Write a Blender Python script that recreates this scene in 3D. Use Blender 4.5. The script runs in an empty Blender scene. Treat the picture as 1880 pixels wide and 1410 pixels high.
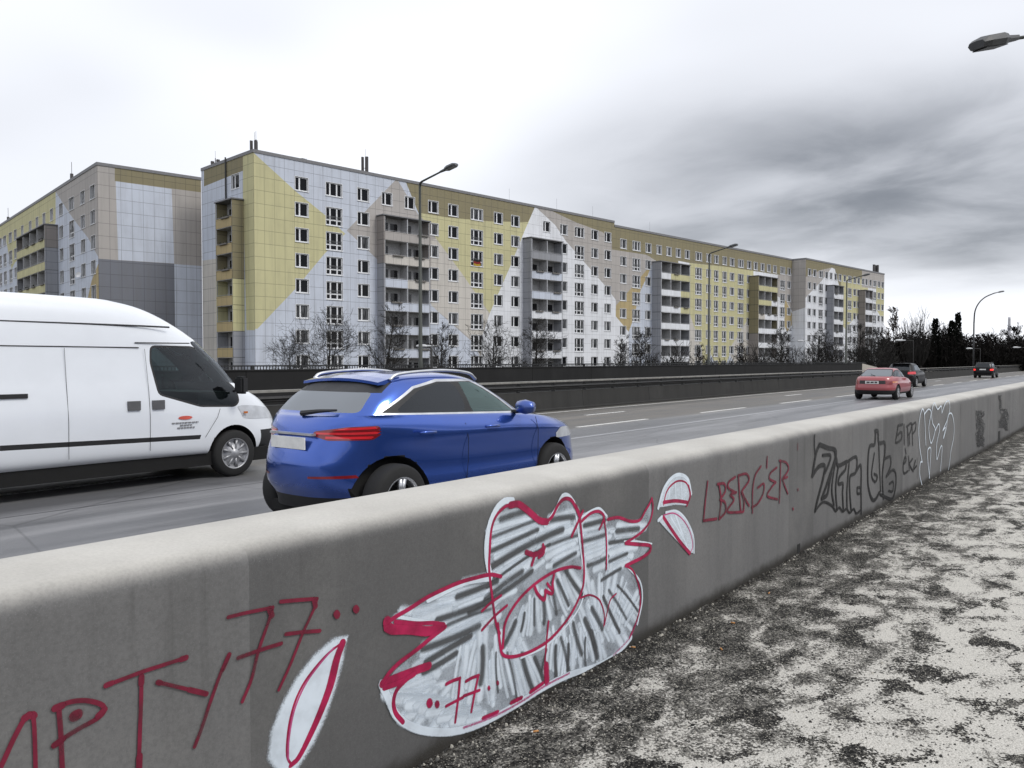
import bpy, bmesh, math, random
from mathutils import Vector, Matrix

R = math.radians
scene = bpy.context.scene
COL = scene.collection

# ------------------------------------------------------------------ camera, sky, sun, exposure
PW, PH = 1880.0, 1410.0
FPX = 1500.0                       # focal length in photograph pixels
YAW = R(37.8)                      # camera heading, measured from the road direction (+X)
PITCH = math.atan(43 / FPX)        # looking slightly down
EYE = 1.6
cam_d = bpy.data.cameras.new('camera')
cam = bpy.data.objects.new('camera', cam_d)
COL.objects.link(cam)
cam.location = (0, 0, EYE)
cam.rotation_euler = (math.pi / 2 - PITCH, 0, YAW - math.pi / 2)
cam_d.sensor_width = 36
cam_d.lens = 36 * FPX / PW
cam_d.clip_start = 0.05
cam_d.clip_end = 6000
scene.camera = cam
scene.view_settings.view_transform = 'Standard'
scene.view_settings.look = 'None'
scene.view_settings.gamma = 1
scene.view_settings.exposure = 0.40
scene.cycles.transparent_max_bounces = 96
scene.cycles.max_bounces = 8

SUN_EL, SUN_AZ = R(50), R(-78)     # sun behind thin cloud, behind the camera's right shoulder
sun_d = bpy.data.lights.new('sun', 'SUN')
sun_d.energy = 1.15
sun_d.angle = R(18)
sun_d.color = (1.0, 0.96, 0.9)
sun = bpy.data.objects.new('sun', sun_d)
COL.objects.link(sun)
sdir = Vector((math.cos(SUN_EL) * math.cos(SUN_AZ), math.cos(SUN_EL) * math.sin(SUN_AZ), math.sin(SUN_EL)))
sun.rotation_euler = sdir.to_track_quat('Z', 'Y').to_euler()


def build_world():
    w = bpy.data.worlds.new('World')
    scene.world = w
    w.use_nodes = True
    nt = w.node_tree
    n, l = nt.nodes, nt.links
    n.clear()
    def N(t, **kw):
        x = n.new(t)
        for k, v in kw.items():
            setattr(x, k, v)
        return x
    def M(op, a, b=None, c=None, clamp=False):
        x = N('ShaderNodeMath', operation=op, use_clamp=clamp)
        for i, v in enumerate((a, b, c)):
            if v is None:
                continue
            if isinstance(v, (int, float)):
                x.inputs[i].default_value = v
            else:
                l.new(v, x.inputs[i])
        return x.outputs[0]
    def ramp(v, lo, hi):
        x = N('ShaderNodeMapRange', interpolation_type='SMOOTHERSTEP')
        l.new(v, x.inputs[0])
        x.inputs[1].default_value, x.inputs[2].default_value = lo, hi
        return x.outputs[0]
    out = N('ShaderNodeOutputWorld')
    bg = N('ShaderNodeBackground')
    l.new(bg.outputs[0], out.inputs[0])
    sky = N('ShaderNodeTexSky', sky_type='NISHITA', sun_disc=False)
    sky.sun_elevation, sky.sun_rotation = SUN_EL, math.pi / 2 - SUN_AZ
    skb = N('ShaderNodeMix', data_type='RGBA', blend_type='MULTIPLY')
    skb.inputs[0].default_value = 1
    l.new(sky.outputs[0], skb.inputs[6])
    skb.inputs[7].default_value = (0.07, 0.07, 0.07, 1)
    tc = N('ShaderNodeTexCoord')
    sp = N('ShaderNodeSeparateXYZ')
    l.new(tc.outputs['Generated'], sp.inputs[0])
    dx, dy, dz = sp.outputs
    up = M('MAXIMUM', dz, 0.0)
    q = M('ADD', up, 0.16)
    cb = N('ShaderNodeCombineXYZ')
    l.new(M('DIVIDE', dx, q), cb.inputs[0])
    l.new(M('DIVIDE', dy, q), cb.inputs[1])
    def noise(scale, det, rough, dist=0.0, loc=(0, 0, 0)):
        mp = N('ShaderNodeMapping')
        mp.inputs['Location'].default_value = loc
        mp.inputs['Rotation'].default_value = (0, 0, R(-48))
        mp.inputs['Scale'].default_value = (scale, scale * 0.8, scale)
        l.new(cb.outputs[0], mp.inputs[0])
        x = N('ShaderNodeTexNoise')
        x.inputs['Scale'].default_value = 1
        x.inputs['Detail'].default_value = det
        x.inputs['Roughness'].default_value = rough
        x.inputs['Distortion'].default_value = dist
        l.new(mp.outputs[0], x.inputs[0])
        return x.outputs[0]
    n1 = noise(0.85, 6, 0.50, 0.2, (1.3, 4.2, 0))
    n2 = noise(0.55, 3, 0.5, 0.0, (7.7, 2.1, 0))
    # the heavy cloud bank stands over the far end of the road, low in the sky
    side = M('SUBTRACT', M('MULTIPLY', dx, math.sin(YAW)), M('MULTIPLY', dy, math.cos(YAW)))
    bank = M('MULTIPLY', ramp(side, -0.12, 0.42), M('MULTIPLY', ramp(dz, 0.04, 0.13), M('SUBTRACT', 1.0, ramp(dz, 0.19, 0.37))))
    n3 = noise(2.3, 7, 0.55, 0.4, (3.1, 0.4, 0))
    lump = M('ADD', M('MULTIPLY', ramp(n1, 0.24, 0.70), 0.40), M('MULTIPLY', ramp(n3, 0.26, 0.74), 0.28))
    heavy = M('MULTIPLY', bank, M('ADD', lump, 0.34))
    light = M('MULTIPLY', M('MULTIPLY', ramp(n2, 0.42, 0.72), 0.28), ramp(dz, 0.02, 0.2))
    lowl = M('MULTIPLY', M('MULTIPLY', M('SUBTRACT', 1.0, ramp(side, -0.5, -0.1)), M('SUBTRACT', 1.0, ramp(dz, 0.2, 0.42))), 0.2)
    dark = M('ADD', M('MULTIPLY', heavy, 0.95), M('ADD', light, lowl), clamp=True)
    cm = N('ShaderNodeMix', data_type='RGBA')
    l.new(dark, cm.inputs[0])
    cm.inputs[6].default_value = (0.875, 0.895, 0.95, 1)
    cm.inputs[7].default_value = (0.20, 0.213, 0.24, 1)
    mx = N('ShaderNodeMix', data_type='RGBA')
    mx.inputs[0].default_value = 0.92
    l.new(skb.outputs[2], mx.inputs[6])
    l.new(cm.outputs[2], mx.inputs[7])
    l.new(mx.outputs[2], bg.inputs[0])
    bg.inputs[1].default_value = 1.0
build_world()

# ------------------------------------------------------------------ measuring: a pixel of the photograph gives a point on a known plane
def ray(x, y):
    u = (x - PW / 2) / FPX
    v = -(y - PH / 2) / FPX
    c, s = math.cos(PITCH), math.sin(PITCH)
    fw, upv = c + v * s, v * c - s
    return Vector((fw * math.cos(YAW) + u * math.sin(YAW), fw * math.sin(YAW) - u * math.cos(YAW), upv))
FWD = Vector((math.cos(YAW), math.sin(YAW), 0))
def on_y(x, y, Y):
    r = ray(x, y); t = Y / r.y
    return Vector((r.x * t, Y, EYE + r.z * t))
def on_z(x, y, z):
    r = ray(x, y); t = (z - EYE) / r.z
    return Vector((r.x * t, r.y * t, z))
def at_depth(x, y, d):
    r = ray(x, y); t = d / r.dot(FWD)
    return Vector((r.x * t, r.y * t, EYE + r.z * t))

# ------------------------------------------------------------------ helpers
def link(name, mesh, parent=None):
    o = bpy.data.objects.new(name, mesh)
    COL.objects.link(o)
    if parent is not None:
        o.parent = parent
    return o
def empty(name, loc=(0, 0, 0), rz=0.0, parent=None):
    o = bpy.data.objects.new(name, None)
    COL.objects.link(o)
    o.location = loc
    o.rotation_euler = (0, 0, rz)
    o.empty_display_size = 0.2
    if parent is not None:
        o.parent = parent
    return o
def tag(o, label=None, cat=None, group=None, kind=None):
    if label: o['label'] = label
    if cat: o['category'] = cat
    if group: o['group'] = group
    if kind: o['kind'] = kind
    return o
def copy_tree(o, parent=None):
    c = o.copy()
    COL.objects.link(c)
    if parent is not None:
        c.parent = parent
    for ch in list(o.children):
        copy_tree(ch, c)
    return c

class MB:
    """collects faces, builds ONE mesh object"""
    def __init__(s):
        s.v, s.f, s.m = [], [], []
    def face(s, pts, m=0):
        b = len(s.v)
        s.v += [tuple(p) for p in pts]
        s.f.append(tuple(range(b, b + len(pts)))); s.m.append(m)
    def box(s, x0, x1, y0, y1, z0, z1, m=0):
        b = len(s.v)
        s.v += [(x0, y0, z0), (x1, y0, z0), (x1, y1, z0), (x0, y1, z0), (x0, y0, z1), (x1, y0, z1), (x1, y1, z1), (x0, y1, z1)]
        for q in ((0, 3, 2, 1), (4, 5, 6, 7), (0, 1, 5, 4), (1, 2, 6, 5), (2, 3, 7, 6), (3, 0, 4, 7)):
            s.f.append(tuple(b + i for i in q)); s.m.append(m)
    def tube(s, pts, rad, n=6, m=0, cap=True):
        pts = [Vector(p) for p in pts]
        if not isinstance(rad, (list, tuple)):
            rad = [rad] * len(pts)
        b = len(s.v)
        ref = None
        for i, p in enumerate(pts):
            t = (pts[min(i + 1, len(pts) - 1)] - pts[max(i - 1, 0)])
            if t.length < 1e-9: t = Vector((0, 0, 1))
            t.normalize()
            if ref is None:
                ref = Vector((1, 0, 0)) if abs(t.x) < 0.8 else Vector((0, 1, 0))
            a = (ref - t * ref.dot(t))
            if a.length < 1e-6:
                a = t.orthogonal()
            a.normalize(); ref = a
            c = t.cross(a)
            for k in range(n):
                an = 2 * math.pi * k / n
                s.v.append(tuple(p + (a * math.cos(an) + c * math.sin(an)) * rad[i]))
        for i in range(len(pts) - 1):
            for k in range(n):
                k2 = (k + 1) % n
                s.f.append((b + i * n + k, b + i * n + k2, b + (i + 1) * n + k2, b + (i + 1) * n + k)); s.m.append(m)
        if cap:
            s.f.append(tuple(b + k for k in range(n))[::-1]); s.m.append(m)
            e = b + (len(pts) - 1) * n
            s.f.append(tuple(e + k for k in range(n))); s.m.append(m)
    def lathe(s, prof, n=24, axis='y', c=(0, 0, 0), m=0):
        """prof: list of (r, h) turned about an axis through c"""
        b = len(s.v)
        for r, h in prof:
            for k in range(n):
                a = 2 * math.pi * k / n
                u, w = r * math.cos(a), r * math.sin(a)
                p = (u, h, w) if axis == 'y' else ((u, w, h) if axis == 'z' else (h, u, w))
                s.v.append((p[0] + c[0], p[1] + c[1], p[2] + c[2]))
        for i in range(len(prof) - 1):
            for k in range(n):
                k2 = (k + 1) % n
                s.f.append((b + i * n + k, b + i * n + k2, b + (i + 1) * n + k2, b + (i + 1) * n + k)); s.m.append(m)
    def mesh(s, name, mats, smooth=False, fix=True):
        me = bpy.data.meshes.new(name)
        me.from_pydata(s.v, [], s.f)
        for mt in (mats if isinstance(mats, (list, tuple)) else [mats]):
            me.materials.append(mt)
        me.polygons.foreach_set('material_index', s.m)
        if fix:
            bm = bmesh.new(); bm.from_mesh(me)
            bmesh.ops.recalc_face_normals(bm, faces=bm.faces)
            bm.to_mesh(me); bm.free()
        if smooth:
            me.polygons.foreach_set('use_smooth', [True] * len(me.polygons))
        me.update()
        return me
    def build(s, name, mats, parent=None, smooth=False, fix=True):
        return link(name, s.mesh(name, mats, smooth, fix), parent)

def catmull(pts, per=6, closed=False):
    P = [Vector(p) for p in pts]
    n = len(P)
    if n < 3:
        return P
    out = []
    rng = range(n) if closed else range(n - 1)
    for i in rng:
        p0 = P[(i - 1) % n] if closed or i > 0 else P[0] * 2 - P[1]
        p1, p2 = P[i], P[(i + 1) % n]
        p3 = P[(i + 2) % n] if closed or i + 2 < n else P[-1] * 2 - P[-2]
        for k in range(per):
            t = k / per
            out.append(0.5 * ((2 * p1) + (p2 - p0) * t + (2 * p0 - 5 * p1 + 4 * p2 - p3) * t * t + (3 * p1 - p0 - 3 * p2 + p3) * t ** 3))
    if not closed:
        out.append(P[-1])
    return out
def inside(poly, x, y):
    c = False
    j = len(poly) - 1
    for i in range(len(poly)):
        xi, yi = poly[i][0], poly[i][1]
        xj, yj = poly[j][0], poly[j][1]
        if (yi > y) != (yj > y) and x < (xj - xi) * (y - yi) / (yj - yi) + xi:
            c = not c
        j = i
    return c

# ------------------------------------------------------------------ materials
MATS = {}
class NT:
    def __init__(s, name):
        s.mat = bpy.data.materials.new(name)
        s.mat.use_nodes = True
        s.nt = s.mat.node_tree
        s.n, s.l = s.nt.nodes, s.nt.links
        s.p = s.n['Principled BSDF']
        s.out = s.n['Material Output']
    def N(s, t, **kw):
        x = s.n.new(t)
        for k, v in kw.items(): setattr(x, k, v)
        return x
    def put(s, sock, v):
        if v is None: return
        if hasattr(v, 'is_output'): s.l.new(v, sock)
        elif isinstance(v, (tuple, list)) and len(v) == 3 and sock.type == 'RGBA': sock.default_value = (*v, 1)
        else: sock.default_value = v
    def math(s, op, a, b=None, c=None, clamp=False):
        x = s.N('ShaderNodeMath', operation=op, use_clamp=clamp)
        for i, v in enumerate((a, b, c)): s.put(x.inputs[i], v)
        return x.outputs[0]
    def mix(s, f, a, b, bt='MIX'):
        x = s.N('ShaderNodeMix', data_type='RGBA', blend_type=bt)
        s.put(x.inputs[0], f); s.put(x.inputs[6], a); s.put(x.inputs[7], b)
        return x.outputs[2]
    def ramp(s, v, lo, hi, smooth=True):
        x = s.N('ShaderNodeMapRange', interpolation_type='SMOOTHSTEP' if smooth else 'LINEAR')
        s.put(x.inputs[0], v); s.put(x.inputs[1], lo); s.put(x.inputs[2], hi)
        return x.outputs[0]
    def pos(s, obj=True):
        return s.N('ShaderNodeTexCoord').outputs['Object'] if obj else s.N('ShaderNodeNewGeometry').outputs['Position']
    def xyz(s, v):
        x = s.N('ShaderNodeSeparateXYZ'); s.put(x.inputs[0], v); return x.outputs
    def noise(s, v, scale, det=4, rough=0.55, sc=(1, 1, 1), dist=0.0):
        mp = s.N('ShaderNodeMapping'); s.put(mp.inputs[0], v); mp.inputs['Scale'].default_value = sc
        x = s.N('ShaderNodeTexNoise'); s.l.new(mp.outputs[0], x.inputs[0])
        x.inputs['Scale'].default_value = scale; x.inputs['Detail'].default_value = det
        x.inputs['Roughness'].default_value = rough; x.inputs['Distortion'].default_value = dist
        return x.outputs[0]
    def voro(s, v, scale, feat='F1'):
        x = s.N('ShaderNodeTexVoronoi', feature=feat); s.put(x.inputs[0], v); x.inputs['Scale'].default_value = scale
        return x
    def bump(s, h, strength=0.3, dist=0.01):
        b = s.N('ShaderNodeBump'); s.put(b.inputs['Height'], h)
        b.inputs['Strength'].default_value = strength; b.inputs['Distance'].default_value = dist
        s.l.new(b.outputs[0], s.p.inputs['Normal'])
    def base(s, c=None, rough=None, metal=None, spec=None, coat=None):
        s.put(s.p.inputs['Base Color'], c); s.put(s.p.inputs['Roughness'], rough); s.put(s.p.inputs['Metallic'], metal)
        s.put(s.p.inputs['Specular IOR Level'], spec); s.put(s.p.inputs['Coat Weight'], coat)
        if coat: s.p.inputs['Coat Roughness'].default_value = 0.06
        return s.mat

def simple(name, c, rough=0.6, metal=0.0, spec=0.5, coat=0.0, var=0.12, vs=6.0, bump=0.0):
    """plain material with a little procedural unevenness in tone"""
    if name in MATS: return MATS[name]
    t = NT(name)
    ns = t.noise(t.pos(), vs, 5, 0.6)
    k = t.ramp(ns, 0.3, 0.7)
    col = t.mix(k, tuple(x * (1 - var) for x in c), tuple(min(1, x * (1 + var)) for x in c))
    t.base(col, t.math('ADD', rough - 0.04, t.math('MULTIPLY', k, 0.08)), metal, spec, coat)
    if bump: t.bump(ns, bump)
    MATS[name] = t.mat
    return t.mat

def facade_mat(name, c, jx=1.2, jz=1.4, dirt=0.22, zoff=0.0, joint=0.5):
    """painted concrete panels: joints, rain streaks, faint panel to panel differences; object x or y runs along the wall"""
    if name in MATS: return MATS[name]
    t = NT(name)
    p = t.pos()
    x, y, z = t.xyz(p)
    s = t.math('ADD', x, y)
    zz = t.math('ADD', z, zoff)
    fx = t.math('FRACT', t.math('DIVIDE', s, jx))
    fz = t.math('FRACT', t.math('DIVIDE', zz, jz))
    jn = t.math('MAXIMUM', t.math('LESS_THAN', fx, 0.045 / jx), t.math('LESS_THAN', fz, 0.05 / jz))
    cell = t.N('ShaderNodeCombineXYZ')
    t.put(cell.inputs[0], t.math('FLOOR', t.math('DIVIDE', s, jx)))
    t.put(cell.inputs[2], t.math('FLOOR', t.math('DIVIDE', zz, jz)))
    wn = t.N('ShaderNodeTexWhiteNoise'); t.put(wn.inputs[0], cell.outputs[0])
    streak = t.noise(p, 1.0, 6, 0.65, (1.6, 1.6, 0.12))
    blot = t.noise(p, 0.35, 5, 0.6)
    k = t.math('MULTIPLY', t.ramp(streak, 0.42, 0.75), dirt)
    k = t.math('ADD', k, t.math('MULTIPLY', t.ramp(blot, 0.4, 0.75), dirt * 0.5), clamp=True)
    col = t.mix(t.math('MULTIPLY', wn.outputs[0], 0.12), c, tuple(v * 0.7 for v in c))
    col = t.mix(k, col, (0.16, 0.15, 0.135))
    col = t.mix(t.math('MULTIPLY', jn, joint), col, (0.05, 0.05, 0.055))
    t.base(col, 0.8, 0, 0.2)
    MATS[name] = t.mat
    return t.mat

def glass_mat(name, tint, clear=0.5, rough=0.03, dark=(0.012, 0.013, 0.015), ior=1.5, refl=(0.9, 0.95, 1.0)):
    """window pane: partly clear, partly dark, with a Fresnel reflection"""
    if name in MATS: return MATS[name]
    t = NT(name)
    tr = t.N('ShaderNodeBsdfTransparent'); t.put(tr.inputs[0], tint)
    df = t.N('ShaderNodeBsdfDiffuse'); t.put(df.inputs[0], dark)
    gl = t.N('ShaderNodeBsdfGlossy'); gl.inputs['Roughness'].default_value = rough; t.put(gl.inputs[0], refl)
    fr = t.N('ShaderNodeFresnel'); fr.inputs[0].default_value = ior
    m1 = t.N('ShaderNodeMixShader'); m1.inputs[0].default_value = clear
    t.l.new(df.outputs[0], m1.inputs[1]); t.l.new(tr.outputs[0], m1.inputs[2])
    m2 = t.N('ShaderNodeMixShader'); t.l.new(fr.outputs[0], m2.inputs[0])
    t.l.new(m1.outputs[0], m2.inputs[1]); t.l.new(gl.outputs[0], m2.inputs[2])
    t.l.new(m2.outputs[0], t.out.inputs[0])
    MATS[name] = t.mat
    return t.mat
# ------------------------------------------------------------------ setting: ground, road, pavement
ROAD_Z = -0.12
WALL_Y = 2.25           # face of the near wall
def sheet(name, x0, x1, y0, y1, z, mat, kind='structure'):
    b = MB()
    b.face([(x0, y0, z), (x1, y0, z), (x1, y1, z), (x0, y1, z)])
    return tag(b.build(name, mat), kind=kind)

def mat_ground():
    t = NT('dry_grass_ground')
    p = t.pos()
    n1 = t.noise(p, 0.15, 6, 0.6); n2 = t.noise(p, 3.0, 4, 0.7)
    c = t.mix(t.ramp(n1, 0.35, 0.65), (0.035, 0.036, 0.022), (0.075, 0.066, 0.045))
    c = t.mix(t.math('MULTIPLY', t.ramp(n2, 0.4, 0.7), 0.5), c, (0.03, 0.03, 0.02))
    return t.base(c, 0.9, 0, 0.1)
sheet('ground', -1500, 3000, -1500, 3500, -1.62, mat_ground())

def mat_road():
    t = NT('road_asphalt')
    p = t.pos()
    x, y, z = t.xyz(p)
    grain = t.voro(p, 70).outputs[0]
    fine = t.noise(p, 160, 3, 0.7)
    wear = t.noise(p, 0.9, 7, 0.66, (0.10, 1.6, 1))
    blot = t.noise(p, 0.9, 5, 0.6, (0.25, 1, 1))
    near = t.mix(t.ramp(wear, 0.35, 0.7), (0.13, 0.133, 0.142), (0.29, 0.29, 0.30))
    far = t.mix(t.ramp(wear, 0.35, 0.7), (0.075, 0.070, 0.060), (0.175, 0.158, 0.135))
    edge = t.math('ADD', y, t.math('MULTIPLY', t.noise(p, 1.2, 4), 0.05))
    c = t.mix(t.ramp(edge, 11.0, 11.7), near, far)
    # dark tyre tracks and oil streak in the middle lane
    trk = t.math('MULTIPLY', t.ramp(edge, 9.85, 10.3), t.math('SUBTRACT', 1.0, t.ramp(edge, 10.9, 11.4)))
    c = t.mix(t.math('MULTIPLY', trk, 0.45), c, (0.05, 0.05, 0.052))
    c = t.mix(t.math('MULTIPLY', t.ramp(blot, 0.46, 0.72), 0.5), c, (0.06, 0.06, 0.062))
    # the joint between two strips of paving
    jn = t.math('COMPARE', edge, 9.86, 0.022)
    c = t.mix(t.math('MULTIPLY', jn, 0.8), c, (0.022, 0.022, 0.024))
    jl = t.math('COMPARE', edge, 10.02, 0.05)
    far_x = t.ramp(x, 9.0, 15.0)
    c = t.mix(t.math('MULTIPLY', t.math('MULTIPLY', jl, far_x), 0.75), c, (0.42, 0.43, 0.45))
    crk = t.N('ShaderNodeTexVoronoi', feature='DISTANCE_TO_EDGE'); t.put(crk.inputs[0], t.mix(0.12, p, t.N('ShaderNodeTexNoise').outputs[1])); crk.inputs['Scale'].default_value = 0.28
    c = t.mix(t.math('MULTIPLY', t.math('LESS_THAN', crk.outputs[0], 0.003), 0.35), c, (0.03, 0.03, 0.03))
    c = t.mix(t.math('MULTIPLY', t.ramp(fine, 0.35, 0.75), 0.5), c, (0.05, 0.05, 0.053))
    c = t.mix(t.math('MULTIPLY', t.math('LESS_THAN', grain, 0.12), 0.5), c, (0.3, 0.3, 0.29))
    t.bump(t.math('ADD', grain, fine), 0.35, 0.004)
    return t.base(c, t.math('ADD', t.math('ADD', 0.30, t.math('MULTIPLY', t.ramp(edge, 11.0, 12.0), 0.16)), t.math('MULTIPLY', t.ramp(wear, 0.3, 0.7), 0.2)), 0, 0.5)
b = MB()
XS = [-60, 0, 40, 120, 420]
for i in range(len(XS) - 1):
    b.face([(XS[i], 2.5, ROAD_Z), (XS[i + 1], 2.5, ROAD_Z), (XS[i + 1], 28.2, ROAD_Z), (XS[i], 28.2, ROAD_Z)])
b.face([(-60, 28.2, ROAD_Z), (420, 28.2, ROAD_Z), (420, 28.2, -1.7), (-60, 28.2, -1.7)])
tag(b.build('road', mat_road()), kind='structure')

def mat_paint():
    t = NT('road_paint')
    p = t.pos()
    n1 = t.noise(p, 18, 5, 0.7)
    c = t.mix(t.ramp(n1, 0.3, 0.62), (0.26, 0.26, 0.25), (0.72, 0.72, 0.69))
    return t.base(c, 0.6, 0, 0.3)
b = MB()
z = ROAD_Z + 0.004
for k in range(-9, 48):
    x0 = 17.65 + 7.43 * k
    b.box(x0, x0 + 3.75, 11.50, 11.64, ROAD_Z - 0.02, z)
for x0 in (-14.3, 3.7, 21.7, 39.7, 57.7, 75.7, 93.7, 111.7):
    b.box(x0, x0 + 2.4, 13.84, 13.97, ROAD_Z - 0.02, z)
b.box(1.0, 6.3, 12.74, 12.88, ROAD_Z - 0.02, z)
b.box(-60, 420, 15.42, 15.54, ROAD_Z - 0.02, z)
tag(b.build('road_markings', mat_paint()), kind='structure')

def mat_pavement():
    t = NT('gritty_pavement')
    p = t.pos()
    x, y, z = t.xyz(p)
    big = t.noise(p, 0.55, 5, 0.55, (0.7, 1, 1))
    mid = t.noise(p, 5.4, 7, 0.60, (0.6, 1, 1), 0.6)
    mid2 = t.noise(p, 5.5, 6, 0.7)
    grain = t.voro(p, 95)
    grain2 = t.voro(p, 210)
    fine = t.noise(p, 120, 4, 0.75)
    # dirt gathers along the foot of the wall and thins out towards the open side
    dy = t.math('SUBTRACT', WALL_Y, y)
    away = t.ramp(dy, 0.15, 1.75, False)
    m = t.math('ADD', t.math('MULTIPLY', mid, 1.25), t.math('MULTIPLY', big, 0.30))
    m = t.math('ADD', m, t.math('MULTIPLY', mid2, 0.22))
    m = t.math('ADD', m, t.math('MULTIPLY', t.math('SUBTRACT', away, 0.52), 0.34))
    m = t.math('ADD', m, t.math('MULTIPLY', t.math('SUBTRACT', fine, 0.5), 0.5))
    gr = t.xyz(grain.outputs[1])
    m = t.math('ADD', m, t.math('MULTIPLY', t.math('SUBTRACT', gr[2], 0.5), 0.22))
    clump = t.noise(p, 4.8, 6, 0.58, (0.7, 1, 1), 0.5)
    clump = t.math('ADD', clump, t.math('MULTIPLY', t.math('SUBTRACT', gr[1], 0.5), 0.10))
    m = t.math('SUBTRACT', m, t.math('MULTIPLY', t.ramp(clump, 0.55, 0.60), 0.5))
    pale = t.ramp(m, 0.86, 0.92)
    grey = t.ramp(m, 0.62, 0.82)
    rnd = t.xyz(grain.outputs[1])[0]
    dark = t.mix(t.math('MULTIPLY', rnd, rnd), (0.006, 0.006, 0.006), (0.075, 0.072, 0.066))
    sp = t.math('GREATER_THAN', t.xyz(grain2.outputs[1])[1], 0.93)
    dark = t.mix(t.math('MULTIPLY', sp, 0.8), dark, (0.42, 0.40, 0.34))
    greyc = t.mix(rnd, (0.04, 0.038, 0.035), (0.27, 0.26, 0.235))
    greyc = t.mix(t.math('MULTIPLY', sp, 0.6), greyc, (0.5, 0.48, 0.42))
    palec = t.mix(t.ramp(fine, 0.3, 0.7), (0.40, 0.385, 0.345), (0.67, 0.65, 0.60))
    spd = t.math('GREATER_THAN', t.xyz(grain2.outputs[1])[0], 0.86)
    palec = t.mix(t.math('MULTIPLY', spd, 0.42), palec, (0.12, 0.115, 0.105))
    c = t.mix(grey, dark, greyc)
    c = t.mix(pale, c, palec)
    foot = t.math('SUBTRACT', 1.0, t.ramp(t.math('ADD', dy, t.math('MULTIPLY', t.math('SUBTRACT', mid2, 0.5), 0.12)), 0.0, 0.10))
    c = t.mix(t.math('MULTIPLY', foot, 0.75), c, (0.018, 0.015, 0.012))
    h = t.math('ADD', t.math('MULTIPLY', t.math('SUBTRACT', 1.0, grain.outputs[0]), 0.6), t.math('MULTIPLY', fine, 0.8))
    h = t.math('ADD', h, t.math('MULTIPLY', mid, 0.5))
    t.bump(h, 0.75, 0.009)
    return t.base(c, 0.9, 0, 0.15)
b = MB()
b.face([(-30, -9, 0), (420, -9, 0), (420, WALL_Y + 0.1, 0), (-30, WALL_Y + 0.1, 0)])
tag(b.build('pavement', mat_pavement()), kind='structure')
b = MB()
b.box(-60, 420, 28.205, 31.5, -1.7, 0.05)
tag(b.build('path', simple('path_asphalt', (0.1, 0.1, 0.1), 0.85)), kind='structure')

# ------------------------------------------------------------------ the near wall with its graffiti
def mat_wall():
    t = NT('painted_concrete_wall')
    p = t.pos()
    x, y, z = t.xyz(p)
    blot = t.noise(p, 1.3, 6, 0.6)
    streak = t.noise(p, 2.0, 6, 0.65, (2.2, 1, 0.25))
    fine = t.noise(p, 90, 4, 0.7)
    pore = t.voro(p, 60).outputs[0]
    rp = t.N('ShaderNodeValToRGB')
    rp.color_ramp.interpolation = 'CONSTANT'
    t.put(rp.inputs[0], t.math('DIVIDE', t.math('ADD', x, 8.0), 40.0))
    els = [(-8, .145), (-1.2, .15), (1.44, .108), (4.15, .162), (6.42, .125), (7.15, .155), (9.35, .105), (10.3, .165), (14, .145), (20, .16), (27, .145)]
    cr = rp.color_ramp
    while len(cr.elements) < len(els): cr.elements.new(0.5)
    for e, (xx, v) in zip(cr.elements, els):
        e.position = (xx + 8) / 40
        e.color = (v, v * 0.99, v * 0.985, 1)
    c = t.mix(t.math('MULTIPLY', t.ramp(streak, 0.4, 0.7), 0.4), rp.outputs[0], (0.085, 0.084, 0.082))
    c = t.mix(t.math('MULTIPLY', t.ramp(blot, 0.45, 0.75), 0.35), c, (0.23, 0.225, 0.215))
    # light on the wall top painted paler, fading raggedly into the grey painted face
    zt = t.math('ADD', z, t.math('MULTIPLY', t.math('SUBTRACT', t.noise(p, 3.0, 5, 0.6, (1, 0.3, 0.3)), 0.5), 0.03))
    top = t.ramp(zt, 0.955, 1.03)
    lit_top = t.mix(t.ramp(blot, 0.3, 0.7), (0.45, 0.435, 0.40), (0.54, 0.525, 0.485))
    c = t.mix(top, c, lit_top)
    # earth splashed along the foot
    zf = t.math('SUBTRACT', z, t.math('MULTIPLY', t.noise(p, 6.0, 5, 0.7), 0.09))
    c = t.mix(t.math('SUBTRACT', 1.0, t.ramp(zf, -0.035, 0.05)), c, (0.03, 0.027, 0.022))
    ft = t.math('SUBTRACT', 0.36, t.math('MULTIPLY', top, 0.22))
    c = t.mix(t.math('MULTIPLY', t.ramp(fine, 0.3, 0.8), ft), c, (0.05, 0.05, 0.05))
    c = t.mix(t.math('MULTIPLY', t.ramp(t.noise(p, 260, 2, 0.5), 0.55, 0.75), 0.22), c, (0.30, 0.30, 0.30))
    drip = t.noise(p, 5.0, 4, 0.6, (3.0, 1, 0.10))
    c = t.mix(t.math('MULTIPLY', t.math('MULTIPLY', t.ramp(drip, 0.56, 0.74), t.math('MULTIPLY', t.ramp(z, 0.25, 0.9), t.math('SUBTRACT', 1.0, t.ramp(z, 0.94, 0.99)))), 0.26), c, (0.035, 0.034, 0.032))
    h = t.math('ADD', fine, t.math('MULTIPLY', t.math('LESS_THAN', pore, 0.1), -1.0))
    t.bump(h, 0.22, 0.003)
    return t.base(c, 0.75, 0, 0.3)
prof = [(WALL_Y, -0.3), (WALL_Y, 0.05), (WALL_Y, 0.5), (WALL_Y, 0.90)]
for k in range(9):
    a = math.pi / 2 * k / 8
    prof.append((WALL_Y + 0.085 - 0.085 * math.cos(a), 0.945 + 0.075 * math.sin(a)))
prof += [(2.48, 1.028), (2.63, 1.022), (2.665, 1.01), (2.68, 0.98), (2.72, -0.3)]
b = MB()
xs = [-8 + i * 0.5 for i in range(40)] + [12 + i * 4 for i in range(60)]
for i, xx in enumerate(xs):
    for (yy, zz) in prof: b.v.append((xx, yy, zz))
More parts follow.
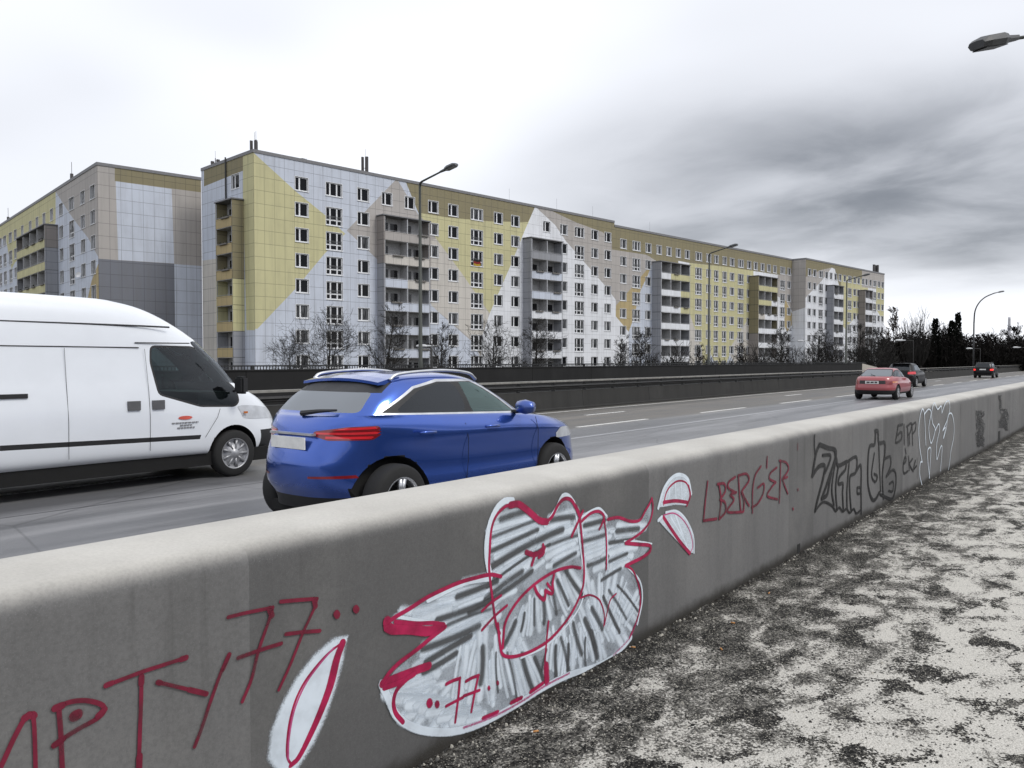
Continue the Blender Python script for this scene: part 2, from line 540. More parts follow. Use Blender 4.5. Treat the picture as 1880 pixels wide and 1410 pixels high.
m = len(prof)
for i in range(len(xs) - 1):
    for k in range(m - 1):
        b.f.append((i * m + k, (i + 1) * m + k, (i + 1) * m + k + 1, i * m + k + 1)); b.m.append(0)
b.f.append(tuple(range(m))); b.m.append(0)
b.f.append(tuple((len(xs) - 1) * m + k for k in range(m))); b.m.append(0)
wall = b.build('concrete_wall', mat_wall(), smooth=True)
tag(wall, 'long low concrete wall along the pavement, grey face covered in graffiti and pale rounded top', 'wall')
# dark joints and drain slots
b = MB()
jm = simple('joint_filler', (0.06, 0.06, 0.06), 0.9)
for jx in (11.46, 14.2, 17, 20, 23, 26, 29, 32, 36, 40, 44, 48):
    b.box(jx - 0.002, jx + 0.002, WALL_Y - 0.001, WALL_Y + 0.02, 0.02, 0.93)
b.build('wall_joint', jm, wall)
b = MB()
dk = simple('drain_slot_dark', (0.012, 0.012, 0.012), 0.9)
for px_, py_, wd, hh in ((1466, 1008, 0.07, 0.08), (1834, 808, 0.30, 0.22)):
    q = on_y(px_, py_, WALL_Y)
    b.box(q.x - wd / 2, q.x + wd / 2, WALL_Y - 0.002, WALL_Y + 0.05, 0.004, hh)
b.build('drain_slot', dk, wall)

def spray(name, c, var, wear=0.25, c2=None, lo=0.30, hi=0.72):
    """sprayed paint film: coverage comes from the stroke's own 'paint' attribute, broken by the concrete's grain"""
    t = NT(name)
    p = t.pos()
    at = t.N('ShaderNodeAttribute'); at.attribute_name = 'paint'
    fine = t.noise(p, 130, 4, 0.75)
    mid = t.noise(p, 9, 4, 0.6)
    a = at.outputs['Fac']
    a = t.math('ADD', a, t.math('MULTIPLY', t.math('SUBTRACT', fine, 0.5), 0.55))
    a = t.ramp(a, lo, hi)
    a = t.math('MULTIPLY', a, t.math('SUBTRACT', 1.0, t.math('MULTIPLY', t.ramp(mid, 0.45, 0.75), wear)))
    col = t.mix(t.ramp(mid, 0.3, 0.7), c, c2 or tuple(v * (1 - var) for v in c))
    t.base(col, 0.55, 0, 0.3)
    t.l.new(a, t.p.inputs['Alpha'])
    return t.mat
SP_RED = spray('spray_red', (0.42, 0.014, 0.078), 0.45, 0.15, None, 0.15, 0.8)
SP_MAROON = spray('spray_thin_red', (0.19, 0.014, 0.038), 0.45, 0.4)
SP_WHITE = spray('spray_white', (0.66, 0.73, 0.80), 0.12, 0.12)
SP_MIST = spray('spray_soft_white', (0.66, 0.73, 0.80), 0.1, 0.1, None, 0.05, 1.0)
SP_GAP = spray('spray_gap_grey', (0.085, 0.088, 0.092), 0.2, 0.25, None, 0.05, 1.15)
SP_FILL = spray('spray_thin_white', (0.54, 0.60, 0.67), 0.2, 0.35, None, 0.15, 0.95)
SP_BLACK = spray('spray_black', (0.012, 0.012, 0.013), 0.3, 0.2)
SP_FAINT = spray('spray_faded_grey', (0.035, 0.035, 0.036), 0.3, 0.75)
SP_PALE = spray('spray_faded_white', (0.45, 0.46, 0.47), 0.2, 0.75)
SP_PINK = spray('spray_pink', (0.55, 0.09, 0.25), 0.3, 0.2)

class Paint:
    """ribbons and patches of paint lying on the wall face"""
    layer = [0]
    def __init__(s):
        s.v, s.f, s.a = [], [], []
    def _y(s):
        Paint.layer[0] += 1
        return WALL_Y - 0.0015 - Paint.layer[0] * 1.2e-5
    def stroke(s, pts, w, soft=0.3, taper=None, smooth=True, strength=1.0, px=True):
        """pts in photograph pixels (or wall x,z); w full width in metres"""
        if px:
            q = []
            for p in pts:
                r = on_y(p[0], p[1], WALL_Y)
                q.append(Vector((r.x, r.z, 0)))
        else:
            q = [Vector((p[0], p[1], 0)) for p in pts]
        if smooth and len(q) > 2: q = catmull(q, 6)
        # resample
        out = [q[0]]
        step = max(0.008, w * 0.35)
        for i in range(1, len(q)):
            d = (q[i] - out[-1]).length
            k = int(d / step)
            for j in range(k):
                out.append(q[i - 1].lerp(q[i], (j + 1) / max(1, k)) if k else q[i])
            if k == 0 and i == len(q) - 1: out.append(q[i])
        q = [out[0]]
        for p in out[1:]:
            if (p - q[-1]).length > 1e-4: q.append(p)
        if len(q) < 2: q.append(q[0] + Vector((0.002, 0, 0)))
        n = len(q)
        # rounded caps
        t0 = (q[0] - q[1]).normalized(); t1 = (q[-1] - q[-2]).normalized()
        hw = w / 2
        seq = []
        for fr, sc in ((1.0, 0.0), (0.85, 0.53), (0.5, 0.87)):
            seq.append((q[0] + t0 * hw * fr, sc, 0))
        for i, p in enumerate(q): seq.append((p, 1.0, i / (n - 1)))
        for fr, sc in ((0.5, 0.87), (0.85, 0.53), (1.0, 0.0)):
            seq.append((q[-1] + t1 * hw * fr, sc, 1))
        y = s._y()
        b0 = len(s.v)
        N = len(seq)
        for i, (p, sc, u) in enumerate(seq):
            a_ = seq[max(0, i - 1)][0]; c_ = seq[min(N - 1, i + 1)][0]
            t = (c_ - a_)
            t = t.normalized() if t.length > 1e-9 else t1
            nn = Vector((-t.y, t.x, 0))
            k = taper(u) if taper else 1.0
            yy = y - i * 1.5e-6
            for o, al in ((-1, 0), (-(1 - soft), 1), ((1 - soft), 1), (1, 0)):
                e = p + nn * (o * hw * sc * k)
                s.v.append((e.x, yy, max(e.y, 0.004)))
                s.a.append(strength if (al and sc > 0.6) else (strength * 0.5 if al else 0.0))
        for i in range(N - 1):
            for k in range(3):
                s.f.append((b0 + i * 4 + k, b0 + (i + 1) * 4 + k, b0 + (i + 1) * 4 + k + 1, b0 + i * 4 + k + 1))
    def fill(s, poly, soft=0.03, strength=1.0, px=True):
        """patch with a soft edge: inner polygon plus an outer skirt fading to nothing"""
        q = []
        for p in poly:
            if px:
                r = on_y(p[0], p[1], WALL_Y); q.append((r.x, r.z))
            else: q.append((p[0], p[1]))
        area = sum(q[i][0] * q[(i + 1) % len(q)][1] - q[(i + 1) % len(q)][0] * q[i][1] for i in range(len(q)))
        if area < 0: q.reverse()
        y = s._y()
        n = len(q)
        b0 = len(s.v)
        for i in range(n):
            s.v.append((q[i][0], y, max(q[i][1], 0.004))); s.a.append(strength)
        for i in range(n):
            p0, p1, p2 = Vector(q[i - 1]), Vector(q[i]), Vector(q[(i + 1) % n])
            d = ((p1 - p0).normalized() + (p2 - p1).normalized())
            d = d.normalized() if d.length > 1e-6 else (p1 - p0).normalized()
            o = p1 + Vector((d.y, -d.x)) * soft
            s.v.append((o.x, y, max(o.y, 0.003))); s.a.append(0.0)
        from mathutils.geometry import tessellate_polygon
        tris = tessellate_polygon([[Vector((a, c, 0)) for a, c in q]])
        for t in tris: s.f.append(tuple(b0 + k for k in t))
        for i in range(n):
            j = (i + 1) % n
            s.f.append((b0 + i, b0 + j, b0 + n + j, b0 + n + i))
    def build(s, name, mat, parent, label=None):
        me = bpy.data.meshes.new(name)
        me.from_pydata(s.v, [], s.f)
        me.materials.append(mat)
        at = me.attributes.new('paint', 'FLOAT', 'POINT')
        at.data.foreach_set('value', s.a)
        o = link(name, me, parent)
        if label: o['label'] = label
        return o

def zc(ox, oy, sc):                      # coordinates read off an enlarged crop of the photograph
    return lambda pts: [(ox + p[0] / sc, oy + p[1] / sc) for p in pts]
Z1 = zc(480, 840, 2.2927)
Z2 = zc(0, 1060, 2.6857)
Z3 = zc(1260, 690, 3.0323)
rng = random.Random(7)

# --- the big white and red throw-up
throw = [(955, 490), (945, 400), (955, 300), (985, 222), (1020, 182), (1060, 182), (1120, 225), (1190, 282), (1238, 215), (1265, 162), (1300, 172), (1335, 240), (1385, 226), (1420, 217), (1450, 260), (1500, 255), (1560, 270), (1600, 255), (1636, 180), (1642, 250), (1585, 330), (1540, 355), (1635, 375), (1600, 420), (1530, 458), (1570, 490), (1597, 600), (1575, 700), (1540, 765), (1480, 830), (1400, 872), (1300, 905), (1200, 940), (1150, 990), (1050, 1050), (950, 1092), (850, 1130), (760, 1145), (650, 1132), (590, 1100), (550, 1050), (510, 970), (560, 900), (650, 820), (770, 722), (600, 712), (520, 700), (560, 660), (700, 590), (850, 525)]
g_fill = Paint()
g_fill.fill(Z1(throw), 0.012, 0.60)
throw_w = [(lambda r: (r.x, r.z))(on_y(x, y, WALL_Y)) for x, y in Z1(throw)]
hat = Paint(); gap = Paint()
def hatch(regions, w, gap, keep=0.8):
    """spray streaks following the hand's sweep, broken off at random, kept inside the outline"""
    for (ax, ay), (bx, by), ang0, ang1, length in regions:
        n = int(math.hypot(bx - ax, by - ay) / gap)
        for i in range(n):
            u = (i + rng.uniform(-0.3, 0.3)) / max(1, n - 1)
            cx, cy = ax + (bx - ax) * u, ay + (by - ay) * u
            an = R(ang0 + (ang1 - ang0) * u + rng.uniform(-5, 5))
            L = length * rng.uniform(0.55, 1.15)
            off = rng.uniform(-0.2, 0.2) * length
            cur = rng.uniform(-0.25, 0.25)
            pts = []
            for k in range(15):
                tt = -0.5 + k / 14
                x = cx + math.cos(an) * (tt * L + off) + math.sin(an) * cur * tt * tt * L * 0.5
                y = cy + math.sin(an) * (tt * L + off) - math.cos(an) * cur * tt * tt * L * 0.5
                pts.append(Z1([(x, y)])[0])
            run = []
            def flush(run):
                if len(run) > 3:
                    hat.stroke(run, w * rng.uniform(0.6, 1.5), 1.0 if hat is gap else 0.8, (lambda u: 0.35 + 0.65 * math.sin(math.pi * min(1, u * 1.15 + 0.05))) if hat is gap else None, strength=rng.uniform(0.4, 0.9) if hat is gap else rng.uniform(0.75, 1.0))
            for p in pts:
                r = on_y(p[0], p[1], WALL_Y)
                if inside(throw_w, r.x, r.z): run.append(p)
                else:
                    flush(run); run = []
            flush(run)
hatch([((1110, 215), (1040, 560), -14, -38, 330), ((1230, 250), (1290, 420), -12, -25, 170),
       ((1400, 255), (1420, 430), -8, -25, 110), ((1540, 290), (1480, 470), 0, -30, 150),
       ((880, 520), (780, 860), -14, -32, 330), ((640, 650), (730, 660), 10, -15, 160),
       ((700, 870), (640, 1010), -30, -18, 190), ((640, 1040), (880, 1080), -40, -80, 200), ((820, 900), (1160, 900), -78, -112, 250),
       ((1240, 840), (1560, 600), -98, -128, 190), ((1040, 740), (1320, 520), -66, -122, 130), ((1380, 560), (1560, 640), -100, -62, 190),
       ((1200, 850), (1420, 800), -80, -100, 150), ((600, 1000), (900, 1105), 0, -10, 160)], 0.062, 17)
hat_keep, hat = hat, gap
hatch([((1110, 215), (1040, 560), -14, -38, 300), ((1230, 250), (1290, 420), -12, -25, 120), ((1400, 255), (1420, 430), -8, -25, 80), ((1540, 290), (1480, 470), 0, -30, 90),
       ((880, 520), (780, 860), -14, -32, 260), ((930, 880), (1160, 900), -82, -112, 170),
       ((1240, 840), (1560, 600), -98, -128, 150), ((1040, 740), (1320, 520), -66, -122, 110), ((1200, 850), (1420, 800), -80, -100, 110)], 0.042, 46)
hat = hat_keep
# white halo lines along the outline
halo = Paint()
for pts, w in (([(960, 500), (944, 400), (953, 300), (982, 222), (1018, 184), (1052, 180)], 0.045), ([(1192, 284), (1238, 215), (1264, 162), (1290, 162), (1312, 190)], 0.035),
               ([(1090, 205), (1140, 250)], 0.02), ([(1345, 250), (1385, 224), (1420, 214), (1450, 245)], 0.02),
               ([(505, 955), (530, 1010), (570, 1090), (650, 1140), (760, 1155), (860, 1140), (960, 1100), (1060, 1045), (1180, 970), (1290, 915), (1400, 880), (1490, 830), (1550, 760)], 0.05),
               ([(700, 600), (850, 530), (960, 510)], 0.03), ([(1322, 250), (1345, 420), (1360, 520), (1330, 640), (1210, 780), (1090, 842)], 0.018),
               ([(560, 668), (700, 690), (770, 700)], 0.02), ([(1525, 352), (1580, 352), (1640, 362)], 0.014), ([(1452, 300), (1455, 470)], 0.014), ([(1540, 462), (1590, 520), (1600, 600), (1580, 700)], 0.02)):
    halo.stroke(Z1(pts), w, 0.6, strength=0.95)
# --- leaves either side of it
leaf_a = [(345, 770), (300, 790), (230, 850), (160, 940), (100, 1050), (60, 1150), (48, 1250), (85, 1305), (130, 1300), (200, 1190), (250, 1080), (290, 960), (320, 850)]
leaf_b = [(1672, 208), (1690, 140), (1720, 92), (1755, 76), (1790, 95), (1802, 150), (1790, 200), (1740, 196)]
leaf_c = [(1670, 265), (1700, 235), (1740, 226), (1780, 255), (1812, 320), (1814, 400), (1790, 395), (1730, 330)]
lf = Paint()
lf.fill(Z1(leaf_a), 0.05, 0.92); lf.fill(Z1(leaf_b), 0.015, 0.62); lf.fill(Z1(leaf_c), 0.015, 0.62)
for pts, w in (([(1668, 210), (1690, 135), (1722, 88), (1757, 72), (1792, 92), (1806, 150)], 0.035), ([(1668, 264), (1682, 250)], 0.03), ([(1700, 230), (1745, 225), (1785, 262), (1815, 330), (1818, 400)], 0.02),
               ([(1740, 110), (1742, 175)], 0.03), ([(1765, 105), (1768, 175)], 0.025), ([(1715, 130), (1712, 180)], 0.02), ([(1740, 240), (1790, 380)], 0.03), ([(1720, 250), (1780, 350)], 0.02), ([(345, 768), (330, 775)], 0.03)):
    lf.stroke(Z1(pts), w, 0.5, strength=0.9)

red = Paint()
fat = lambda u: 1.0
def rs(pts, w, soft=0.34, taper=None): red.stroke(Z1(pts), w * 0.88, soft, taper)
rs([(1005, 500), (960, 492), (900, 505), (830, 525), (760, 555), (690, 590), (620, 635), (560, 670), (518, 700)], 0.024)
rs([(525, 690), (535, 720), (620, 722), (700, 730), (755, 712)], 0.055)
rs([(560, 690), (650, 697), (720, 695), (765, 702)], 0.022)
rs([(770, 712), (720, 750), (650, 808), (580, 860), (535, 905), (508, 945)], 0.026)
rs([(508, 950), (560, 928), (640, 897), (700, 876)], 0.046)
rs([(515, 968), (580, 944), (640, 910)], 0.03)
rs([(640, 905), (600, 940), (565, 980), (552, 1030), (562, 1075), (592, 1112)], 0.026)
rs([(1000, 740), (985, 700), (975, 640), (965, 560), (955, 470), (958, 380), (965, 300), (985, 245), (1020, 208), (1055, 194)], 0.02)
rs([(1045, 200), (1075, 195), (1105, 212), (1140, 242), (1170, 266), (1198, 270)], 0.045)
rs([(1198, 270), (1222, 245), (1245, 200), (1270, 174), (1300, 178), (1322, 215), (1335, 245)], 0.026)
rs([(1322, 205), (1335, 240), (1345, 330), (1352, 420), (1355, 500), (1345, 560), (1310, 640), (1270, 700), (1210, 765), (1150, 805), (1090, 830), (1040, 838), (1010, 825), (1000, 780), (992, 700)], 0.022)
rs([(1350, 225), (1330, 270), (1312, 310), (1303, 330)], 0.024)
rs([(1340, 465), (1300, 460), (1240, 475), (1170, 515), (1100, 575), (1050, 640), (1022, 700), (1015, 760), (1012, 800)], 0.022)
rs([(1340, 272), (1380, 236), (1415, 226), (1438, 245), (1432, 275), (1420, 300)], 0.022)
rs([(1438, 240), (1448, 330), (1450, 400), (1448, 470)], 0.016)
rs([(1455, 260), (1500, 252), (1550, 268), (1590, 262), (1612, 225), (1632, 192), (1640, 172)], 0.024)
rs([(1642, 175), (1645, 212), (1632, 268), (1600, 310), (1560, 340), (1530, 358)], 0.022)
rs([(1530, 360), (1580, 365), (1632, 370), (1632, 395), (1600, 420), (1560, 440), (1530, 455)], 0.028)
rs([(1530, 455), (1560, 475), (1583, 530), (1592, 590), (1587, 650), (1567, 710), (1545, 760)], 0.018)
rs([(1340, 590), (1380, 578), (1420, 600), (1440, 660), (1438, 712), (1450, 660), (1465, 600), (1490, 572)], 0.014)
rs([(1205, 690), (1200, 740), (1195, 790), (1190, 860)], 0.018)
rs([(1195, 880), (1198, 935)], 0.07, 0.7); rs([(1180, 950), (1130, 985)], 0.035, 0.75); rs([(1090, 1010), (1050, 1030)], 0.035, 0.75); rs([(990, 1070), (930, 1095)], 0.03, 0.75)
rs([(1112, 398), (1150, 408), (1186, 382)], 0.034); rs([(1150, 402), (1135, 450)], 0.026); rs([(1182, 368), (1185, 400), (1165, 418)], 0.026)
rs([(1148, 548), (1160, 575), (1188, 598), (1192, 560)], 0.026); rs([(1192, 560), (1222, 572), (1222, 530), (1228, 495)], 0.024); rs([(1200, 530), (1222, 560)], 0.02)
rs([(925, 645), (960, 612), (1005, 580)], 0.018); rs([(925, 725), (980, 665), (1030, 622)], 0.018)
rs([(775, 952), (805, 937), (832, 928)], 0.02); rs([(832, 928), (826, 1000), (812, 1112)], 0.018); rs([(774, 1045), (845, 1008)], 0.018)
rs([(858, 940), (885, 925), (910, 916)], 0.02); rs([(910, 916), (895, 985), (880, 1068)], 0.018); rs([(848, 1002), (914, 978)], 0.018)
for d, r in (((703, 1030), 0.045), ((735, 1035), 0.035), ((953, 967), 0.022), ((990, 945), 0.022)): rs([d, (d[0] + 2, d[1] + 5)], r)
rs([(340, 775), (290, 812), (240, 862), (180, 940), (140, 1020), (115, 1110), (104, 1200), (105, 1260), (122, 1290)], 0.012)
rs([(338, 778), (312, 850), (285, 960), (240, 1080), (190, 1190), (152, 1262), (124, 1290)], 0.034, 0.35, lambda u: 0.5 + 0.9 * (1 - abs(u - 0.25)))
rs([(1690, 198), (1700, 150), (1720, 118), (1752, 98), (1786, 108), (1800, 155), (1790, 198)], 0.016); rs([(1795, 120), (1802, 160), (1788, 200)], 0.026); rs([(1690, 188), (1740, 182), (1788, 188)], 0.03)
rs([(1690, 252), (1720, 298), (1760, 355), (1800, 402)], 0.034)
pk = Paint()
pk.stroke(Z1([(1800, 405), (1812, 370), (1800, 310), (1770, 260), (1732, 234), (1690, 242)]), 0.010, 0.3)
pk.stroke(Z1([(300, 800), (240, 870), (180, 955), (135, 1060), (112, 1180), (108, 1270)]), 0.008, 0.3)
pk.stroke(Z1([(850, 1135), (980, 1085), (1100, 1020), (1190, 960), (1290, 908)]), 0.03, 0.8, strength=0.55)
pk.stroke(Z1([(1480, 830), (1545, 760), (1578, 690)]), 0.03, 0.8, strength=0.5)

name_tag = Paint()
def n2(pts, w, **k): name_tag.stroke(Z2(pts), w * 0.8, 0.3, **k)
n2([(-60, 1035), (0, 930), (60, 800), (110, 705), (140, 672)], 0.020); n2([(120, 690), (148, 672), (160, 680)], 0.030); n2([(160, 680), (166, 760), (172, 960)], 0.016)
n2([(285, 640), (295, 760), (300, 880), (305, 990)], 0.020); n2([(270, 642), (340, 612), (420, 605), (490, 622), (512, 650), (480, 690), (390, 740), (310, 790), (262, 825)], 0.020)
n2([(270, 642), (300, 630)], 0.030); n2([(265, 824), (305, 795)], 0.026); n2([(480, 680), (510, 650)], 0.026); n2([(366, 680), (374, 676)], 0.045)
n2([(520, 530), (700, 462), (912, 394)], 0.018, smooth=False); n2([(520, 530), (545, 520)], 0.024); n2([(890, 402), (912, 394)], 0.026)
n2([(693, 490), (691, 600), (686, 740), (682, 860), (678, 1000)], 0.018); n2([(693, 490), (692, 520)], 0.026); n2([(683, 880), (680, 960)], 0.028)
n2([(775, 515), (860, 535), (930, 552), (1012, 572)], 0.017); n2([(775, 515), (785, 518)], 0.024); n2([(930, 552), (1012, 572)], 0.024)
n2([(1125, 380), (1080, 480), (1030, 620), (990, 740), (955, 832)], 0.018); n2([(1125, 380), (1095, 450)], 0.024)
n2([(1120, 195), (1200, 175), (1340, 147)], 0.018); n2([(1340, 147), (1320, 215), (1270, 360), (1235, 500), (1190, 610)], 0.018); n2([(1325, 155), (1335, 185)], 0.032); n2([(1170, 395), (1280, 356), (1382, 324)], 0.020)
n2([(1380, 118), (1470, 110), (1558, 104)], 0.020); n2([(1558, 104), (1545, 150), (1490, 270), (1430, 420), (1370, 552)], 0.017); n2([(1545, 110), (1550, 140)], 0.030); n2([(1405, 278), (1490, 268), (1572, 262)], 0.020)
n2([(1654, 178), (1658, 184)], 0.040); n2([(1749, 153), (1753, 158)], 0.040)

berger = Paint()
def n3(pts, w=0.023, P=None): (P or berger).stroke(Z3(pts), w, 0.35)
n3([(115, 590), (102, 700), (92, 805)]); n3([(92, 805), (130, 800), (165, 795)])
n3([(178, 600), (190, 690), (180, 792)]); n3([(170, 602), (208, 600), (214, 640), (185, 688)]); n3([(185, 688), (212, 705), (215, 755), (180, 797)])
n3([(270, 562), (235, 588), (230, 622), (268, 648)]); n3([(275, 648), (240, 662), (262, 690), (225, 755), (312, 757)])
n3([(287, 560), (292, 650), (300, 752)]); n3([(285, 555), (330, 545), (346, 580), (310, 635), (305, 650), (318, 700), (316, 752)])
n3([(306, 645), (328, 690), (346, 722)]); n3([(532, 575), (548, 620), (562, 655)])
n3([(412, 503), (380, 555), (366, 640), (365, 760)]); n3([(395, 622), (428, 600), (426, 650), (396, 708), (362, 732)])
n3([(447, 452), (445, 510)])
n3([(500, 510), (466, 540), (460, 572), (495, 592)]); n3([(495, 592), (470, 622), (448, 668), (505, 687)])
n3([(522, 470), (520, 580), (515, 705)]); n3([(515, 472), (552, 482), (566, 520), (532, 575)]); n3([(532, 575), (560, 562)])
n3([(617, 375), (617, 412)], 0.012); n3([(618, 630), (618, 636)], 0.022); n3([(590, 738), (592, 742)], 0.026)

black = Paint()
def n4(pts, w=0.05): black.stroke(Z3(pts), w, 0.4)
n4([(712, 330), (711, 380), (714, 430)], 0.026)
n4([(740, 382), (722, 425), (708, 500), (700, 555)]); n4([(700, 555), (735, 505), (768, 500), (762, 560), (742, 640), (726, 700), (716, 748)])
n4([(740, 382), (785, 400), (826, 412), (830, 450), (800, 545), (775, 620), (752, 682)]); n4([(752, 682), (782, 660), (796, 590), (806, 540)])
n4([(758, 442), (800, 442), (795, 480), (770, 540)], 0.038)
n4([(824, 415), (835, 470), (845, 500), (888, 478)]); n4([(830, 470), (815, 560), (808, 640), (820, 720)], 0.041); n4([(845, 500), (832, 590), (830, 650), (836, 735)], 0.041)
n4([(888, 478), (884, 520), (852, 560), (845, 600), (870, 600), (868, 650), (872, 740)], 0.041)
n4([(892, 478), (945, 452), (942, 535), (910, 560), (908, 640), (915, 740)], 0.041); n4([(905, 480), (898, 560), (892, 650), (893, 740)], 0.038)
n4([(942, 535), (970, 500), (971, 640), (972, 765)], 0.041); n4([(950, 622), (966, 622), (966, 652), (950, 652), (950, 622)], 0.032)
n4([(716, 748), (760, 702), (808, 722), (830, 752), (850, 732), (868, 755), (890, 740), (908, 762), (930, 740), (945, 765), (972, 742)], 0.03)
n4([(1052, 305), (1047, 380), (1020, 392), (1010, 470), (1010, 600), (1028, 678), (1048, 690), (1072, 650)]); n4([(1050, 305), (1066, 312), (1070, 372), (1102, 372), (1104, 430), (1090, 550), (1095, 680)])
n4([(1070, 375), (1074, 500), (1080, 640)], 0.038); n4([(1102, 462), (1134, 450), (1135, 505), (1112, 560)], 0.038); n4([(1112, 560), (1150, 522), (1166, 560), (1160, 640), (1140, 685), (1078, 660)], 0.041)
n4([(1045, 432), (1030, 550), (1050, 590), (1062, 560), (1045, 545)], 0.035); n4([(1130, 600), (1150, 590), (1148, 640), (1125, 640)], 0.032)
small = Paint()
def n5(pts, w=0.034, P=None): (P or small).stroke(Z3(pts), w, 0.4)
n5([(1178, 275), (1170, 330), (1165, 372), (1196, 352), (1196, 312), (1172, 332)]); n5([(1178, 278), (1202, 270)])
n5([(1211, 272), (1212, 382)]); n5([(1230, 278), (1234, 388)]); n5([(1226, 282), (1252, 264), (1246, 312), (1232, 330)]); n5([(1240, 330), (1242, 382)]); n5([(1256, 270), (1258, 385)]); n5([(1256, 272), (1276, 260), (1273, 302), (1258, 322)])
n5([(1217, 405), (1221, 432)]); n5([(1210, 492), (1222, 470), (1216, 450), (1206, 500), (1210, 542), (1232, 530)]); n5([(1236, 448), (1240, 525)]); n5([(1258, 460), (1242, 492), (1262, 532)]); n5([(1274, 470), (1264, 518), (1280, 500)]); n5([(1284, 455), (1284, 575)], 0.014)
line = Paint()
def n6(pts, w=0.026): line.stroke(Z3(pts), w, 0.35)
n6([(1310, 612), (1296, 545), (1300, 485), (1311, 478)]); n6([(1310, 480), (1297, 400), (1291, 300), (1299, 222), (1312, 184), (1321, 205), (1325, 250), (1328, 320), (1331, 385)])
n6([(1321, 215), (1345, 186), (1360, 202), (1352, 250), (1347, 300), (1360, 375), (1382, 300), (1368, 262), (1363, 205), (1378, 150), (1396, 186), (1416, 168), (1420, 207)])
n6([(1420, 207), (1440, 152), (1459, 140), (1464, 185), (1448, 250), (1424, 305), (1440, 288), (1428, 346)]); n6([(1430, 346), (1445, 290), (1455, 222), (1474, 210), (1487, 262), (1486, 340), (1470, 420), (1464, 480), (1455, 530)])
n6([(1382, 305), (1402, 268), (1407, 300), (1391, 380), (1392, 465), (1412, 398), (1421, 402), (1412, 528)]); n6([(1352, 568), (1342, 480), (1341, 415), (1358, 403), (1355, 480), (1349, 568)])
faint = Paint()
for px_, y0, y1, w in ((1625, 195, 300, 0.10), (1640, 200, 400, 0.13), (1630, 310, 400, 0.16), (1745, 110, 190, 0.06), (1765, 185, 300, 0.14), (1780, 190, 310, 0.10), (1752, 250, 290, 0.10)):
    for k in range(7):
        yy = y0
        pts = []
        while yy < y1:
            pts.append((px_ + rng.uniform(-22, 22) * (w / 0.14), yy)); yy += rng.uniform(10, 26)
        if len(pts) > 2: faint.stroke(Z3(pts), 0.035, 0.6, strength=0.7)
pale = Paint()
for k in range(16):
    x0 = rng.uniform(1790, 1850); y0 = rng.uniform(95, 200)
    pale.stroke(Z3([(x0, y0), (x0 + rng.uniform(-8, 8), y0 + 22), (x0 + rng.uniform(-6, 6), y0 + 45)]), 0.05, 0.7, strength=0.45)

g_fill.build('graffiti', SP_FILL, wall, 'thin streaky white fill of the big throw-up')
hat.build('graffiti', SP_MIST, wall, 'white spray streaks inside the big throw-up')
gap.build('graffiti', SP_GAP, wall, 'dark gaps between the white spray streaks of the big throw-up')
halo.build('graffiti', SP_WHITE, wall, 'white halo line around the big throw-up')
lf.build('graffiti', SP_WHITE, wall, 'white leaf shapes beside the big throw-up')
red.build('graffiti', SP_RED, wall, 'red outline of the big throw-up with the number 77')
pk.build('graffiti', SP_PINK, wall, 'pink edge of the leaf shapes')
name_tag.build('graffiti', SP_MAROON, wall, 'red lettering ending in 77 at the near end of the wall')
berger.build('graffiti', SP_MAROON, wall, 'thin red lettering LBERGER')
black.build('graffiti', SP_BLACK, wall, 'thick black outlined letters')
small.build('graffiti', SP_BLACK, wall, 'small black tag in two lines')
line.build('graffiti', SP_PALE if False else SP_WHITE, wall, 'thin white outline drawing')
faint.build('graffiti', SP_FAINT, wall, 'faded dark tags at the far end of the wall')
pale.build('graffiti', SP_PALE, wall, 'faded white spray marks')
# ------------------------------------------------------------------ barrier between the carriageways
def mat_dark_concrete(name, c, dirt=0.5):
    t = NT(name)
    p = t.pos()
    st = t.noise(p, 1.0, 6, 0.65, (1.2, 1, 0.2)); bl = t.noise(p, 0.6, 6, 0.6); fn = t.noise(p, 40, 3, 0.7)
    col = t.mix(t.math('MULTIPLY', t.ramp(st, 0.4, 0.75), dirt), c, tuple(v * 0.4 for v in c))
    col = t.mix(t.math('MULTIPLY', t.ramp(bl, 0.5, 0.8), 0.35), col, tuple(min(1, v * 1.9) for v in c))
    col = t.mix(t.math('MULTIPLY', t.ramp(fn, 0.4, 0.8), 0.2), col, (0.02, 0.02, 0.02))
    t.bump(fn, 0.2, 0.004)
    return t.base(col, 0.85, 0, 0.2)
M_BARR = mat_dark_concrete('barrier_concrete', (0.045, 0.0445, 0.043))
M_FARW = mat_dark_concrete('sooty_concrete', (0.020, 0.020, 0.0205), 0.3)
M_STEEL = simple('galvanised_steel', (0.30, 0.29, 0.265), 0.42, 0.55, var=0.2, vs=3)
M_DKSTEEL = simple('dirty_steel', (0.035, 0.035, 0.035), 0.55, 0.3, var=0.25, vs=3)
med = empty('crash_barrier', (0, 16.1, ROAD_Z))
tag(med, 'long steel and concrete crash barrier between the two carriageways', 'crash barrier')
b = MB()
for i in range(-10, 52):
    x0, x1 = i * 5.0, i * 5.0 + 4.985
    P = [(-0.10, -0.2), (-0.10, 0.06), (0.0, 0.09), (0.06, 0.66), (0.30, 0.67), (0.36, 0.0)]
    q0 = [(x0, y, z) for y, z in P]; q1 = [(x1, y, z) for y, z in P]
    for k in range(5): b.face([q0[k], q1[k], q1[k + 1], q0[k + 1]])
    b.face(q0); b.face(q1[::-1])
b.build('concrete_base', M_BARR, med)
b = MB()
prof = [(0.06, 0.74), (0.0, 0.755), (-0.02, 0.775), (0.03, 0.80), (-0.02, 0.83), (0.0, 0.87), (0.06, 0.885)]
